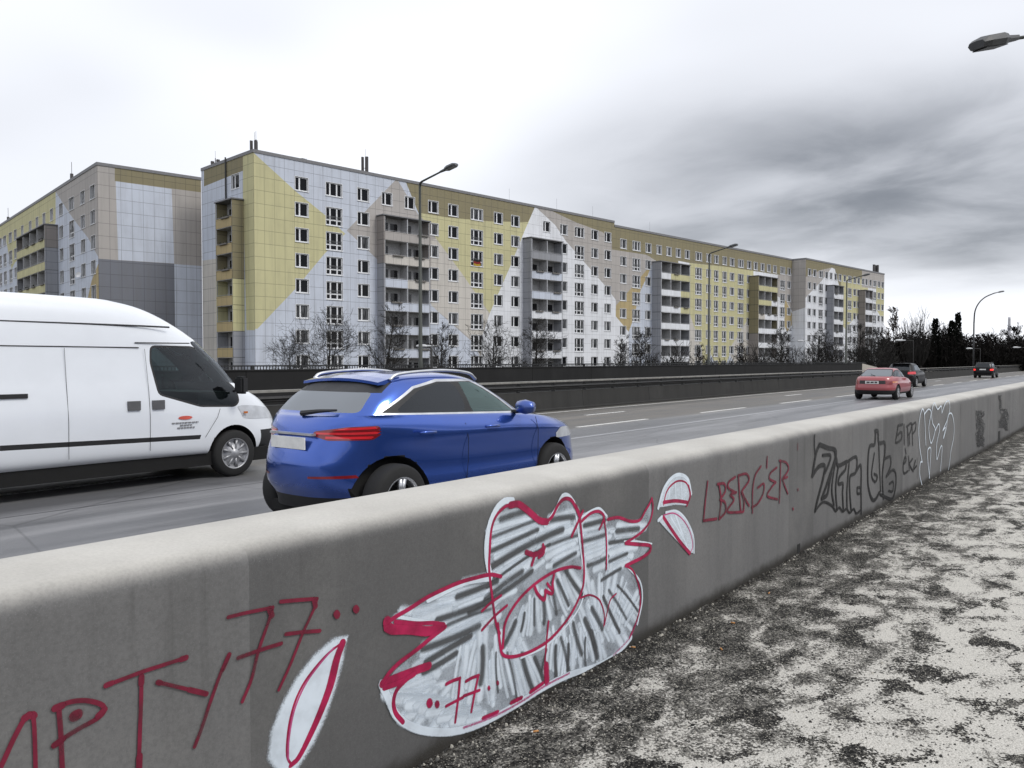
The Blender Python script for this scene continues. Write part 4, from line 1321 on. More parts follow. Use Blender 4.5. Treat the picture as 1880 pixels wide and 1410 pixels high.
COLS1 = [
    (P1(za, [(1130, 278), (835, 575), (700, 700), (330, 1330), (760, 1400), (1700, 1400), (1530, 1380)]), BLUE),
    (P1(za, [(300, 90), (330, 130), (560, 340), (720, 470), (840, 580), (725, 690), (550, 900), (345, 1115), (250, 1118)]), YEL),
    (P1(za, [(1130, 270), (848, 562), (1012, 716), (1060, 762), (1182, 822), (1322, 975), (1350, 1008), (1750, 1360), (1860, 1330), (1840, 1000), (1660, 830), (1500, 640), (1250, 470)]), BEIGE),
    (P1(zb_, [(195, 700), (195, 830), (470, 1062), (620, 1215), (700, 1300), (560, 1300), (590, 885), (470, 700)]), CREAM),
    (P1(zb_, [(195, 380), (230, 370), (400, 590), (590, 880), (560, 1235), (470, 1062), (195, 830)]), CREAM),
    (P1(zb_, [(20, -60), (105, 190), (230, 370), (400, 600), (598, 885), (672, 720), (740, 560), (845, 300), (925, 130)]), YEL),
    (P1(zb_, [(0, -60), (20, -20), (105, 190), (300, 222), (600, 250), (862, 255), (925, 130), (500, 60)]), BRN),
    (P1(zb_, [(910, 150), (845, 305), (740, 560), (598, 885), (540, 1060), (540, 1300), (1480, 1300), (1480, 805), (1400, 700), (1250, 530), (1120, 380), (1050, 275)]), WHITE),
    (P1(zb_, [(920, 155), (1050, 275), (1120, 380), (1250, 530), (1400, 700), (1482, 810), (1482, 420), (1380, 325), (1190, 255), (1010, 170)]), BEIGE),
    (P1(zb_, [(920, 140), (1010, 170), (1190, 255), (1380, 325), (1462, 410), (1462, 220), (1200, 150)]), BRN),
    (P1(zb_, [(1458, 260), (1458, 405), (1600, 440), (1700, 492), (1800, 560), (1900, 560), (1900, 300)]), BRN),
    (P1(zb_, [(1462, 405), (1600, 440), (1700, 492), (1740, 520), (1700, 565), (1550, 740), (1470, 830)]), BEIGE),
    (P1(zb_, [(1470, 830), (1550, 740), (1720, 540), (1690, 620), (1640, 725), (1590, 925), (1557, 1012), (1468, 905)]), OCH),
    (P1(zb_, [(1720, 540), (1690, 620), (1640, 725), (1590, 925), (1557, 1012), (1560, 1300), (1860, 1300), (1860, 540)]), BLUE),
    (P1(zd, [(-60, 20), (-60, 210), (170, 245), (460, 300), (700, 325), (1045, 378), (1300, 380), (1300, 200), (400, 20)]), BRN),
    (P1(zd, [(455, 300), (700, 325), (880, 352), (880, 620), (740, 840), (700, 1040), (545, 1040), (540, 880), (455, 630)]), YEL),
    (P1(zd, [(455, 630), (540, 880), (548, 1040), (440, 1040)]), CREAM),
    (P1(zd, [(880, 610), (735, 845), (690, 1040), (1000, 1040), (1000, 610)]), CREAM),
    (P1(zd, [(597, 905), (572, 965), (572, 1040), (620, 1040), (622, 960)]), BLUE),
    (P1(zd, [(722, 905), (700, 965), (700, 1040), (752, 1040), (750, 960)]), BLUE),
    (P1(zd, [(1040, 380), (1170, 365), (1300, 380), (1300, 500), (1165, 665), (1100, 560), (1040, 520)]), BEIGE),
    (P1(zd, [(1040, 520), (1100, 560), (1165, 665), (1165, 1040), (1040, 1040)]), WHITE),
    (P1(zd, [(1085, 540), (1100, 560), (1155, 680), (1105, 755), (1085, 720)]), OCH),
    (P1(zd, [(1160, 330), (1235, 400), (1235, 610), (1165, 665), (1140, 600)]), BEIGE),
]
COLS3 = [
    (P1(zd, [(1220, 200), (1220, 400), (1330, 345), (1400, 330), (1420, 340), (1460, 500), (1620, 480), (1620, 300)], OFF3), BRN),
    (P1(zd, [(1220, 395), (1330, 345), (1400, 330), (1330, 420), (1225, 530)], OFF3), BEIGE),
    (P1(zd, [(1460, 380), (1640, 420), (1640, 560), (1520, 700), (1490, 740), (1460, 700)], OFF3), YEL),
    (P1(zd, [(1600, 300), (1600, 460), (1760, 480), (1760, 340)], OFF3), BEIGE),
    (P1(zd, [(1695, 450), (1760, 455), (1760, 730), (1720, 650), (1690, 600)], OFF3), YEL),
]
bm = bmesh.new()
wall_faces(bm, 0.0, S12, GZ, ROOF[0], [o for o in opens1 if o[1] < S12])
wall_faces(bm, S12, S23, GZ, ROOF[1], [o for o in opens1 if o[0] > S12])
flat = lambda f: f.material_index != 10
for f in bm.faces:
    if flat(f): f.material_index = WHITE if f.calc_center_median().x > 42 else BLUE
cut_colours(bm, COLS1, 0, flat)
nf = len(bm.faces)
bm3 = bmesh.new()
wall_faces(bm3, S23f, SEND, GZ, ROOF[2], opens3, OFF3)
for f in bm3.faces:
    if flat(f): f.material_index = WHITE
cut_colours(bm3, COLS3, 0, flat)
me3 = bpy.data.meshes.new('tmp'); bm3.to_mesh(me3); bm3.free()
bm.from_mesh(me3); bpy.data.meshes.remove(me3)
DEP = 12.3
def quad(bm, pts, mi):
    f = bm.faces.new([bm.verts.new(p) for p in pts]); f.material_index = mi; return f
# flank of the projecting far section, split in two colours along a slope
quad(bm, [(S23f, 2, 11.5), (S23f, OFF3, 12.8), (S23f, OFF3, ROOF[2]), (S23f, 2, ROOF[2])], BEIGE)
quad(bm, [(S23f, 2, GZ), (S23f, OFF3, GZ), (S23f, OFF3, 12.8), (S23f, 2, 11.5)], WHITE)
# far end, back and the step between the two roof heights
quad(bm, [(SEND, OFF3, GZ), (SEND, DEP, GZ), (SEND, DEP, ROOF[2]), (SEND, OFF3, ROOF[2])], BLUE)
quad(bm, [(SEND, DEP, GZ), (0, DEP, GZ), (0, DEP, ROOF[2]), (SEND, DEP, ROOF[2])], BEIGE)
quad(bm, [(S12, 0, ROOF[1]), (S12, DEP, ROOF[1]), (S12, DEP, ROOF[0]), (S12, 0, ROOF[0])], BEIGE)
# the near gable with its own openings
gb = Block((CORN.x, CORN.y, 0), A1 + math.pi / 2)      # along = into the block
def gz_(x, y): return gb.sz(x, y)
z1c = zc(0, 230, 2.9375)
def PG(pts): return [gz_(x, y) for x, y in z1c(pts)]
bmg = bmesh.new()
gw = (gz_(*z1c([(1290, 310)])[0])[0], gz_(*z1c([(1248, 310)])[0])[0])
wall_faces(bmg, 0.0, DEP, GZ, ROOF[0], [(gw[0], gw[1], 20.3, 21.85)], 0.0, 1, 1)
for f in bmg.faces:
    if flat(f): f.material_index = BLUE
cut_colours(bmg, [
    (PG([(1100, 120), (1100, 330), (1310, 245), (1310, 100)]), BRN),
    (PG([(1310, 100), (1310, 400), (1330, 1105), (1420, 1105), (1420, 60)]), YEL),
    (PG([(1090, 730), (1165, 720), (1190, 1420), (1090, 1420)]), CREAM)], 1, flat)
meg = bpy.data.meshes.new('tmp'); bmg.to_mesh(meg); bmg.free()
bm.from_mesh(meg); bpy.data.meshes.remove(meg)
me = bpy.data.meshes.new('wall'); bmesh.ops.remove_doubles(bm, verts=bm.verts, dist=0.0005); bm.to_mesh(me); bm.free()
for mt in FM + [M_REVEAL]: me.materials.append(mt)
link('wall', me, blk)
wm1.add('G', 0, 0, 0, 0); wm1.rest.pop()
wm1.finish(lambda w: w[1] * 1.0 + (0 if w[3] > 0.2 else 400))
wm3.finish(lambda w: w[1])
fm, pm_, rm = window_meshes('A', gw[1] - gw[0], 1.55)
f = link('window', fm, blk); f.location = (0, gw[1], 20.3); f.rotation_euler = (0, 0, R(-90)); link('pane', pm_, f)
# roof slab and coping
b = MB()
def coping(pts, z, w=0.28, h=0.34):
    for p, q in pts:
        if p[0] == q[0]: b.box(p[0] - 0.07, p[0] + w, min(p[1], q[1]), max(p[1], q[1]), z, z + h)
        else: b.box(min(p[0], q[0]), max(p[0], q[0]), p[1] - 0.07, p[1] + w, z, z + h)
coping([((-0.07, 0), (S12, 0)), ((0, 0.28), (0, DEP))], ROOF[0])
coping([((S12 + 0.01, 0), (S23f, 0))], ROOF[1]); coping([((S23f, OFF3), (SEND + 0.07, OFF3)), ((SEND - 0.2, OFF3 + 0.28), (SEND - 0.2, DEP)), ((S23f, OFF3 + 0.28), (S23f, 0.0))], ROOF[2])
b.box(0.28, S12, 0.28, DEP, ROOF[0] - 0.3, ROOF[0] - 0.02); b.box(S12 + 0.01, SEND - 0.2, 0.28, DEP, ROOF[1] - 0.3, ROOF[1] - 0.02); b.box(S23f + 0.28, SEND - 0.2, OFF3 + 0.28, 0.28, ROOF[2] - 0.3, ROOF[2] - 0.02)
b.build('roof', [M_COPING], blk)
# balcony towers
X0 = lambda off: (lambda s_, z: ((s_, off, z), 0.0))
def c1(f, k): return [BEIGE, CREAM, BLUE if k == 0 else CREAM, BLUE, BLUE, BLUE, BLUE][f]
def c2(f, k): return [MID, BLUE, BLUE, WHITE, WHITE, WHITE, WHITE][f]
def c3(f, k): return [(WHITE if k == 0 else YEL), (WHITE if k < 2 else YEL), (WHITE if k < 2 else YEL), WHITE, WHITE, WHITE, WHITE][f]
def c4(f, k): return [YEL, (YEL if k < 2 else WHITE), (CREAM if k == 0 else WHITE), WHITE, WHITE, WHITE, WHITE][f]
TT = 18.75
balcony_tower(blk, *towers[0][:2], TT, 7, 1.35, 2, c1, lambda f: TAUPE if f < 2 else MID, X0(0), 1)
balcony_tower(blk, *towers[1][:2], TT, 7, 1.6, 2, c2, lambda f: MID, X0(0), 2)
balcony_tower(blk, *towers[2][:2], TT - 0.62, 7, 1.8, 3, c3, lambda f: MID, X0(0), 3)
balcony_tower(blk, *towers[3][:2], TT - 0.62, 7, 2.0, 3, c4, lambda f: BRN if f < 4 else TAUPE, X0(0), 4)
for i, (a, c, n) in enumerate(tow3): balcony_tower(blk, a, c, TT - 0.75, 7, 1.6, 2, lambda f, k: WHITE, lambda f: MID if i == 0 else TAUPE, X0(OFF3), 5 + i)
ga, gc = gb.sz(428, 545, 1.3)[0], gb.sz(397, 545, 1.3)[0]
balcony_tower(blk, 0, gc - ga, TT, 7, 1.3, 1, lambda f, k: OCH, lambda f: BRN if f < 3 else (YEL if f < 5 else MID), lambda s_, z: ((0, gc, z), R(-90)), 9)
# vent pipe on the gable
b = MB(); yv = gz_(416, 330)[0]
b.tube([(-0.12, yv, TT + 0.2), (-0.12, yv, ROOF[0] + 0.5)], 0.09, 8)
b.build('vent_pipe', simple('vent_pipe_dark', (0.04, 0.04, 0.04), 0.6), blk)
# antennas and plant on the roof
M_ANT = simple('antenna_dark', (0.06, 0.055, 0.055), 0.6); M_ANTL = simple('antenna_grey', (0.25, 0.25, 0.26), 0.5)
def antenna(x, y, z, hgt, panels, w=0.28, r=0.06):
    b = MB()
    b.tube([(0, 0, 0), (0, 0, hgt)], r, 6)
    for k in range(panels):
        a = 2.1 * k + 0.5
        px_, py_ = 0.34 * math.cos(a), 0.34 * math.sin(a)
        b.box(px_ - w / 2, px_ + w / 2, py_ - 0.09, py_ + 0.09, hgt * 0.25, hgt * 0.98)
        b.tube([(0, 0, hgt * 0.5), (px_, py_, hgt * 0.5)], 0.03, 5)
    b.tube([(0, 0, hgt), (0, 0, hgt + 0.9)], 0.02, 4)
    o = b.build('antenna', M_ANT, blk); o.location = (x, y, z)
def roof_at(px_, py_, back=1.5): return SZ(px_, py_, back)[0]
antenna(2.6, 4.6, ROOF[0], 2.6, 3)
antenna(roof_at(671, 318, 2.5), 2.5, ROOF[0], 2.8, 3)
antenna(roof_at(467, 283, 0.6) + 0.3, 0.8, ROOF[0], 1.6, 0, r=0.09)
b = MB()
for k in range(6):
    x = rng.uniform(-0.5, 0.5); y = rng.uniform(-0.4, 0.4)
    b.tube([(x, y, 0), (x, y, 0.7 + 0.5 * rng.random())], 0.06, 5); b.box(x - 0.2, x + 0.2, y - 0.15, y + 0.15, 0.35, 0.85)
o = b.build('roof_fan', M_ANT, blk); o.location = (roof_at(557, 296, 2), 2.0, ROOF[0])
b = MB()
b.tube([(0, 0, 0), (0, 0, 1.1)], 0.05, 5)
for x, y, z in ((-0.3, 0.1, 0.55), (0.25, -0.15, 0.8), (0.05, 0.3, 0.45), (0.35, 0.2, 0.4)): b.box(x - 0.16, x + 0.16, y - 0.13, y + 0.13, z - 0.16, z + 0.16); b.tube([(0, 0, z), (x, y, z)], 0.03, 4)
b.tube([(0, 0, 1.1), (0, 0, 1.9)], 0.015, 4)
o = b.build('antenna', M_ANT, blk); o.location = (0.4, gz_(393, 300)[0] + 0.5, ROOF[0])
sx_ = SZ(1607, 505, OFF3 + 3)[0]
b = MB()
for x, y in ((-0.9, 0), (0, 0.3), (0.9, -0.2), (1.3, 0.4)): b.box(x - 0.35, x + 0.35, y - 0.2, y + 0.2, 0.6, 2.9); b.tube([(x, y, 0), (x, y, 0.7)], 0.08, 5)
b.box(-3.4, -1.4, -0.6, 0.8, 0, 0.8)
o = b.build('antenna', M_ANT, blk); o.location = (sx_, OFF3 + 3, ROOF[2])
for px_ in (935, 1022, 1088, 1193):
    b = MB(); b.tube([(0, 0, 0), (0, 0, 2.2)], 0.02, 4); o = b.build('lightning_rod', M_ANTL, blk); o.location = (SZ(px_, 400, 1)[0], 1, ROOF[0 if px_ < 1128 else 1])

# ---- block 2 on the left
C2 = at_depth(178, 303, 90.7)
A2 = R(37.8 - 48.5)
B2 = Block((C2.x, C2.y, 0), A2)
bk2 = empty('apartment_block', (C2.x, C2.y, 0), A2)
tag(bk2, 'apartment block at the left with a blank gable in grey squares, behind the white van', 'apartment building')
H2 = C2.z
zg = zc(0, 290, 4.7)
def PG2(pts): return [B2.sz(x, y) for x, y in zg(pts)]
GW2 = B2.sz(369, 330)[0]
bm = bmesh.new()
wall_faces(bm, 0, GW2, GZ, H2, [])
for f in bm.faces: f.material_index = BEIGE
cut_colours(bm, [
    (PG2([(990, 50), (990, 200), (1760, 300), (1760, 100)]), BRN),
    (PG2([(998, 200), (1482, 268), (1503, 910), (1020, 880)]), BLUE),
    (PG2([(840, 868), (1020, 882), (1504, 912), (1525, 2600), (840, 2600)]), GREY),
    (PG2([(1504, 915), (1780, 935), (1860, 2600), (1525, 2600)]), BLUE)], 0)
side2 = Block((C2.x, C2.y, 0), A2 + math.pi / 2)
def PS2(pts): return [side2.sz(x, y) for x, y in zg(pts)]
def sc2(a, c): return side2.sz(zg([(c, 0)])[0][0], 430)[0], side2.sz(zg([(a, 0)])[0][0], 430)[0]
LEN2 = 62.0
op2 = []
wm2 = WindowMaker(bk2, 90, lambda s_, z: ((0, s_, z), R(-90)))
c2l = [('A', *sc2(780, 825)), ('A', *sc2(695, 738)), ('F', *sc2(592, 648)), ('A', *sc2(510, 548)), ('A', *sc2(118, 146)), ('F', *sc2(75, 103)), ('F', *sc2(25, 55))]
s_ = c2l[-1][2] + 1.5
while s_ < LEN2 - 3:
    c2l.append(('A' if int(s_) % 2 else 'F', s_, s_ + 1.6)); s_ += 3.0
t2 = [sc2(430, 466), sc2(366, 398), sc2(305, 338), sc2(248, 278), sc2(176, 212)]
ZT2 = side2.sz(*zg([(790, 240)])[0])[1]
for k, a, c in c2l:
    m_ = (a + c) / 2; w = {'A': 1.8, 'F': 2.3}[k]
    for f in range(8):
        zt = ZT2 - 2.8 * f
        h = 1.5 if k == 'A' or f == 0 else 2.0
        op2.append((m_ - w / 2, m_ + w / 2, zt - h, zt)); wm2.add(k.lower(), m_ + w / 2, m_ + w / 2 + w, zt - h, zt)
for a, c in t2:
    m_ = (a + c) / 2
    op2.append((m_ - 0.75, m_ + 0.75, ZT2 - 1.5, ZT2)); wm2.add('a', m_ + 0.75, m_ + 2.25, ZT2 - 1.5, ZT2)
bms = bmesh.new()
wall_faces(bms, 0, LEN2, GZ, H2, op2, 0.0, 1, 1)
for f in bms.faces:
    if flat(f): f.material_index = BLUE
cut_colours(bms, [
    (PS2([(840, 20), (480, 290), (600, 480), (690, 600), (760, 690), (845, 850), (870, 850), (870, 20)]), BEIGE),
    (PS2([(480, 250), (480, 560), (390, 700), (130, 900), (100, 960), (50, 700), (-200, 700), (-200, 580)]), YEL),
    (PS2([(870, 880), (845, 920), (790, 1060), (755, 1220), (755, 1400), (880, 1400)]), OCH)], 1, flat)
mes = bpy.data.meshes.new('tmp'); bms.to_mesh(mes); bms.free(); bm.from_mesh(mes); bpy.data.meshes.remove(mes)
quad(bm, [(GW2, 0, GZ), (GW2, LEN2, GZ), (GW2, LEN2, H2), (GW2, 0, H2)], BEIGE)
quad(bm, [(0, LEN2, GZ), (GW2, LEN2, GZ), (GW2, LEN2, H2), (0, LEN2, H2)], BEIGE)
me = bpy.data.meshes.new('wall'); bm.to_mesh(me); bm.free()
for mt in FM + [M_REVEAL]: me.materials.append(mt)
link('wall', me, bk2)
wm2.finish(lambda w: w[1])
b = MB()
b.box(-0.07, GW2 + 0.07, -0.07, 0.25, H2, H2 + 0.34); b.box(-0.07, 0.25, 0.25, LEN2, H2, H2 + 0.34); b.box(GW2 - 0.25, GW2 + 0.07, 0.25, LEN2, H2, H2 + 0.34); b.box(0.25, GW2 - 0.25, 0.25, LEN2, H2 - 0.3, H2 - 0.02)
b.build('roof', [M_COPING], bk2)
ta, tc_ = side2.sz(zg([(385, 0)])[0][0], 430, 1.5)[0], side2.sz(zg([(140, 0)])[0][0], 430, 1.5)[0]
ZB2 = side2.sz(*zg([(385, 575)])[0], 1.5)[1]
balcony_tower(bk2, 0, tc_ - ta, ZB2, 7, 1.5, 4, lambda f, k: YEL, lambda f: TAUPE if f < 1 else MID, lambda s_, z: ((0, tc_, z), R(-90)), 21)
for px_, hh in ((132, 2.6), (14, 2.4)):
    b = MB(); b.tube([(0, 0, 0), (0, 0, hh)], [0.25, 0.2], 6); b.tube([(0, 0, hh), (0, 0, hh + 1.5)], 0.03, 4)
    o = b.build('roof_vent', M_ANT, bk2); o.location = (2.0, side2.sz(px_, 340, -2.0)[0], H2)

# a flag hung from a window rail, a dish on the left block
fc = [k for k in cols if k[0] == 'F'][1]
fs = (fc[1] + fc[2]) / 2
fz = 21.80 - 2.8 * 2 - 2.02
def facade_point(s_, y, z): return Vector((CORN.x, CORN.y, 0)) + B1.u * s_ + B1.n * y + Vector((0, 0, z))
b = MB()
NX, NZ = 14, 9
Vv = [[facade_point(fs - 0.62 + 1.24 * i / NX, -0.02 + 0.03 * math.sin(i * 1.3), fz + 0.95 - 0.85 * j / NZ - 0.10 * math.sin(math.pi * i / NX)) for i in range(NX + 1)] for j in range(NZ + 1)]
for j in range(NZ):
    for i in range(NX): b.face([Vv[j][i], Vv[j][i + 1], Vv[j + 1][i + 1], Vv[j + 1][i]], j * 3 // NZ)
fl_ = b.build('flag', [simple('flag_black', (0.01, 0.01, 0.01), 0.9), simple('flag_red', (0.22, 0.015, 0.015), 0.9), simple('flag_gold', (0.42, 0.28, 0.03), 0.9)])
tag(fl_, 'black, red and gold flag hanging from a window of the long block', 'flag')
b = MB(); b.lathe([(0.0, 0.06), (0.2, 0.03), (0.36, -0.06)], 14, 'y'); b.tube([(0, 0.06, 0), (0, 0.3, -0.1)], 0.03, 5)
dp = side2.sz(150, 505)
dsh = b.build('satellite_dish', simple('dish_white', (0.75, 0.75, 0.76), 0.5), bk2); dsh.location = (-0.35, dp[0], dp[1]); dsh.rotation_euler = (R(-20), 0, R(-50))

# ---- smokestack far away at the right
p = at_depth(1852, 650, 900)
ss = empty('smokestack', (p.x, p.y, -1.6)); tag(ss, 'thin pale smokestack far behind the dark wood', 'smokestack')
b = MB(); b.lathe([(1.9, 0), (1.3, 49), (1.2, 51), (0.0, 51.1)], 16, 'z'); b.build('shaft', simple('stack_concrete', (0.5, 0.5, 0.53), 0.9), ss, True)
b = MB(); b.lathe([(1.50, 36), (1.48, 39)], 16, 'z'); b.build('painted_band', simple('stack_band_grey', (0.2, 0.2, 0.22), 0.8), ss, True)
# ------------------------------------------------------------------ bare trees and bushes
M_BARK = simple('bark', (0.022, 0.020, 0.018), 0.9, var=0.3)
M_TWIG = simple('twigs', (0.020, 0.018, 0.016), 0.9, var=0.3)
M_TWIGB = simple('birch_twigs', (0.075, 0.06, 0.05), 0.9, var=0.3)
def grow(rg, b_tr, b_cr, p, d, L, r, lvl, maxl, spread, up, thin):
    n = 9 if lvl == 0 else 4
    pts, rad = [p.copy()], [r]
    q = p.copy(); dd = d.copy()
    nodes = []
    end = (0.12 if lvl == 0 else 0.28) if lvl < maxl else 0.55
    for i in range(n):
        dd = (dd + Vector((rg.gauss(0, 1), rg.gauss(0, 1), rg.gauss(0, 1))) * (0.05 if lvl == 0 else 0.16) + Vector((0, 0, up))).normalized()
        q = q + dd * (L / n)
        pts.append(q.copy()); rad.append(max(thin, r * (1 - (i + 1) / n * (1 - end))))
        nodes.append((q.copy(), dd.copy(), rad[-1], (i + 1) / n))
    (b_tr if lvl == 0 else b_cr).tube(pts, rad, 6 if lvl == 0 else (4 if lvl < 2 else 3), 0, False)
    if lvl >= maxl: return
    nb = {0: 24, 1: 6, 2: 4, 3: 2}.get(lvl, 2)
    for k in range(nb):
        u = (0.18 + 0.80 * (k + rg.random()) / nb) if lvl == 0 else rg.uniform(0.15, 1.0)
        i = min(n - 1, int(u * n))
        f = u * n - i
        pos = pts[i].lerp(pts[i + 1], f)
        ax = nodes[i][1]
        side = ax.orthogonal().normalized()
        side = Matrix.Rotation(k * 2.4 + rg.uniform(-0.6, 0.6), 3, ax) @ side
        ang = R(rg.uniform(34, 58) if lvl == 0 else rg.uniform(22, 50)) * (0.75 + 0.25 * spread)
        nd = (ax * math.cos(ang) + side * math.sin(ang)).normalized()
        ll = L * spread * (0.50 - 0.36 * u) * rg.uniform(0.7, 1.15) if lvl == 0 else L * rg.uniform(0.40, 0.68)
        grow(rg, b_tr, b_cr, pos, nd, ll, max(thin, rad[i] * (rg.uniform(0.3, 0.5) if lvl == 0 else rg.uniform(0.5, 0.7))), lvl + 1, maxl, spread, up, thin)
def tree(px_, top_y, d, label, seed, spread=1.0, up=0.06, thin=0.013, trunk=0.55, maxl=4, name='bare_tree', cat='tree', base=-1.62, mat=None, group='bare trees before the apartment blocks', r0=0.02):
    rg = random.Random(seed)
    p = at_depth(px_, top_y, d)
    H = (p.z - base)
    root = empty(name, (p.x, p.y, base))
    tr, cr = MB(), MB()
    grow(rg, tr, cr, Vector((0, 0, 0)), Vector((0, 0, 1)), H * 0.95, H * r0, 0, maxl, spread, up, thin)
    top = max(max(v[2] for v in tr.v), max(v[2] for v in cr.v))
    k = H / top
    for m_ in (tr, cr): m_.v = [(x * k, y * k, z * k) for x, y, z in m_.v]
    tr.build('trunk', M_BARK, root, fix=False)
    cr.build('crown', mat or M_TWIG, root, fix=False)
    tag(root, label, cat, group)
    return root
TREES = [
    (532, 602, 58, 'leftmost bare tree before the long block, low and wide, left of the biggest one', 1.5, 0.35, 4),
    (602, 556, 60, 'largest bare tree, wide crowned, before the second column of windows of the long block', 1.5, 0.45, 5),
    (706, 553, 60, 'tall narrow bare tree at the left edge of the nearest balcony tower', 0.85, 0.62, 4),
    (810, 588, 60, 'small bare tree just right of the nearest street lamp', 0.9, 0.55, 4),
    (901, 577, 64, 'spreading bare tree between the two nearer balcony towers', 1.25, 0.5, 4),
    (985, 577, 66, 'bare tree before the left edge of the second balcony tower', 0.95, 0.55, 4),
    (1129, 612, 78, 'slight young bare tree below the step in the roof line', 0.85, 0.6, 3),
    (1178, 598, 82, 'bare tree below the ochre diamond on the facade', 0.95, 0.55, 4),
    (1283, 628, 92, 'thin young bare tree just left of the second street lamp', 0.7, 0.6, 3),
    (1364, 625, 98, 'thin bare tree right of the yellow stretch of the long block', 0.8, 0.6, 4),
    (1433, 598, 108, 'dense bare tree before the fourth balcony tower', 1.0, 0.45, 4),
    (1500, 602, 112, 'bare tree before the white projecting end section', 1.0, 0.5, 4),
    (1535, 618, 116, 'low bushy bare tree just left of the third street lamp', 1.1, 0.4, 4),
    (1572, 588, 122, 'tall bare tree just right of the third street lamp', 0.9, 0.5, 4),
    (1602, 600, 126, 'bare tree before the last balcony tower', 1.0, 0.45, 4),
    (1622, 612, 130, 'bare tree at the corner where the long block ends', 1.0, 0.45, 4),
]
for i, (x, y, d, lab, sp_, tr_, ml_) in enumerate(TREES):
    tree(x, y, d, lab, 100 + i, sp_, 0.05, 0.0098 if d < 75 else 0.013, tr_, min(ml_, 4), r0=0.020)
def bush(px_, top_y, d, label, seed, n=18):
    rg = random.Random(seed)
    p = at_depth(px_, top_y, d)
    base = -1.62
    H = p.z - base
    root = empty('bush', (p.x, p.y, base))
    b, c = MB(), MB()
    for k in range(n):
        a = rg.uniform(0, 6.28)
        dr = Vector((math.cos(a) * rg.uniform(0.1, 0.8), math.sin(a) * rg.uniform(0.1, 0.8), 1)).normalized()
        grow(rg, b, c, Vector((0.3 * math.cos(a), 0.3 * math.sin(a), 0)), dr, H * rg.uniform(0.55, 0.85), 0.03, 1, 3, 0.9, 0.05, 0.02)
    c.v += b.v if False else []
    c.build('twigs', M_TWIG, root, fix=False)
    tag(root, label, 'bush', 'leafless bushes along the block')
for i, (x, y, d, lab) in enumerate(((1232, 642, 86, 'dark bush below the third balcony tower'), (1318, 655, 96, 'small dark bush right of the second street lamp'), (1392, 636, 104, 'dark bush at the foot of the fourth balcony tower'),
                                    (1462, 640, 108, 'round bush between the fourth balcony tower and the white end section'), (1516, 640, 112, 'bush below the small path lamp at the far end'), (1586, 630, 122, 'dense bush right of the third street lamp'), (1612, 628, 126, 'last bush before the dark wood'))):
    bush(x, y, d, lab, 300 + i)

# ---- the dark wood closing the view at the right
def wood():
    rg = random.Random(5)
    b = MB()
    for k in range(5200):
        px_ = rg.uniform(1612, 2260)
        d = rg.uniform(136, 178) - 0.02 * (px_ - 1612)
        g = at_depth(px_, 662, d)
        top_y = 624 + 7 * math.sin(px_ * 0.021) + 4 * math.sin(px_ * 0.093) + rg.uniform(-9, 26)
        H = at_depth(px_, top_y, d).z + 1.62
        x, y = g.x, g.y
        lean = Vector((rg.uniform(-0.5, 0.5), rg.uniform(-0.5, 0.5), H))
        p0 = Vector((x, y, -1.62)); p1 = p0 + lean * 0.55 + Vector((rg.uniform(-.2, .2), rg.uniform(-.2, .2), 0)); p2 = p0 + lean
        b.tube([p0, p1, p2], [0.09, 0.06, 0.018], 3, 0, False)
        for j in range(9):
            u = rg.uniform(0.1, 1.0)
            q = p0.lerp(p2, u)
            e = q + Vector((rg.uniform(-1, 1), rg.uniform(-1, 1), rg.uniform(0.2, 1.1))) * rg.uniform(0.4, 1.1)
            s1 = Vector((rg.uniform(-1, 1), rg.uniform(-1, 1), rg.uniform(-1, 1))) * 0.16
            b.face([q, (q + e) / 2 + s1, e, (q + e) / 2 - s1])
    o = b.build('woodland', simple('wood_twigs', (0.010, 0.009, 0.008), 0.95, spec=0.1, var=0.4), fix=False)
    tag(o, 'mass of dark leafless wood along the far side of the road at the right', 'wood', kind='stuff')
wood()
RT = [(1641, 562, 150, 'thin pale birch rising alone above the left end of the wood', 0.55, 0.8, M_TWIGB, 0.008, 4), 
      (1735, 588, 140, 'open round bare tree above the wood between two dark conifers', 1.1, 0.5, None, 0.013, 3), (1822, 600, 150, 'small open bare tree right of the swan neck lamp', 1.1, 0.5, None, 0.012, 3), (1878, 592, 140, 'bare tree at the right edge above the wood', 0.9, 0.5, None, 0.015, 4)]
for i, (x, y, d, lab, sp_, tr_, mt, r0, ml_) in enumerate(RT):
    tree(x, y, d, lab, 400 + i, sp_, 0.14 if sp_ < 0.6 else 0.05, 0.03, tr_, ml_, mat=mt, group='trees rising above the dark wood', r0=r0)
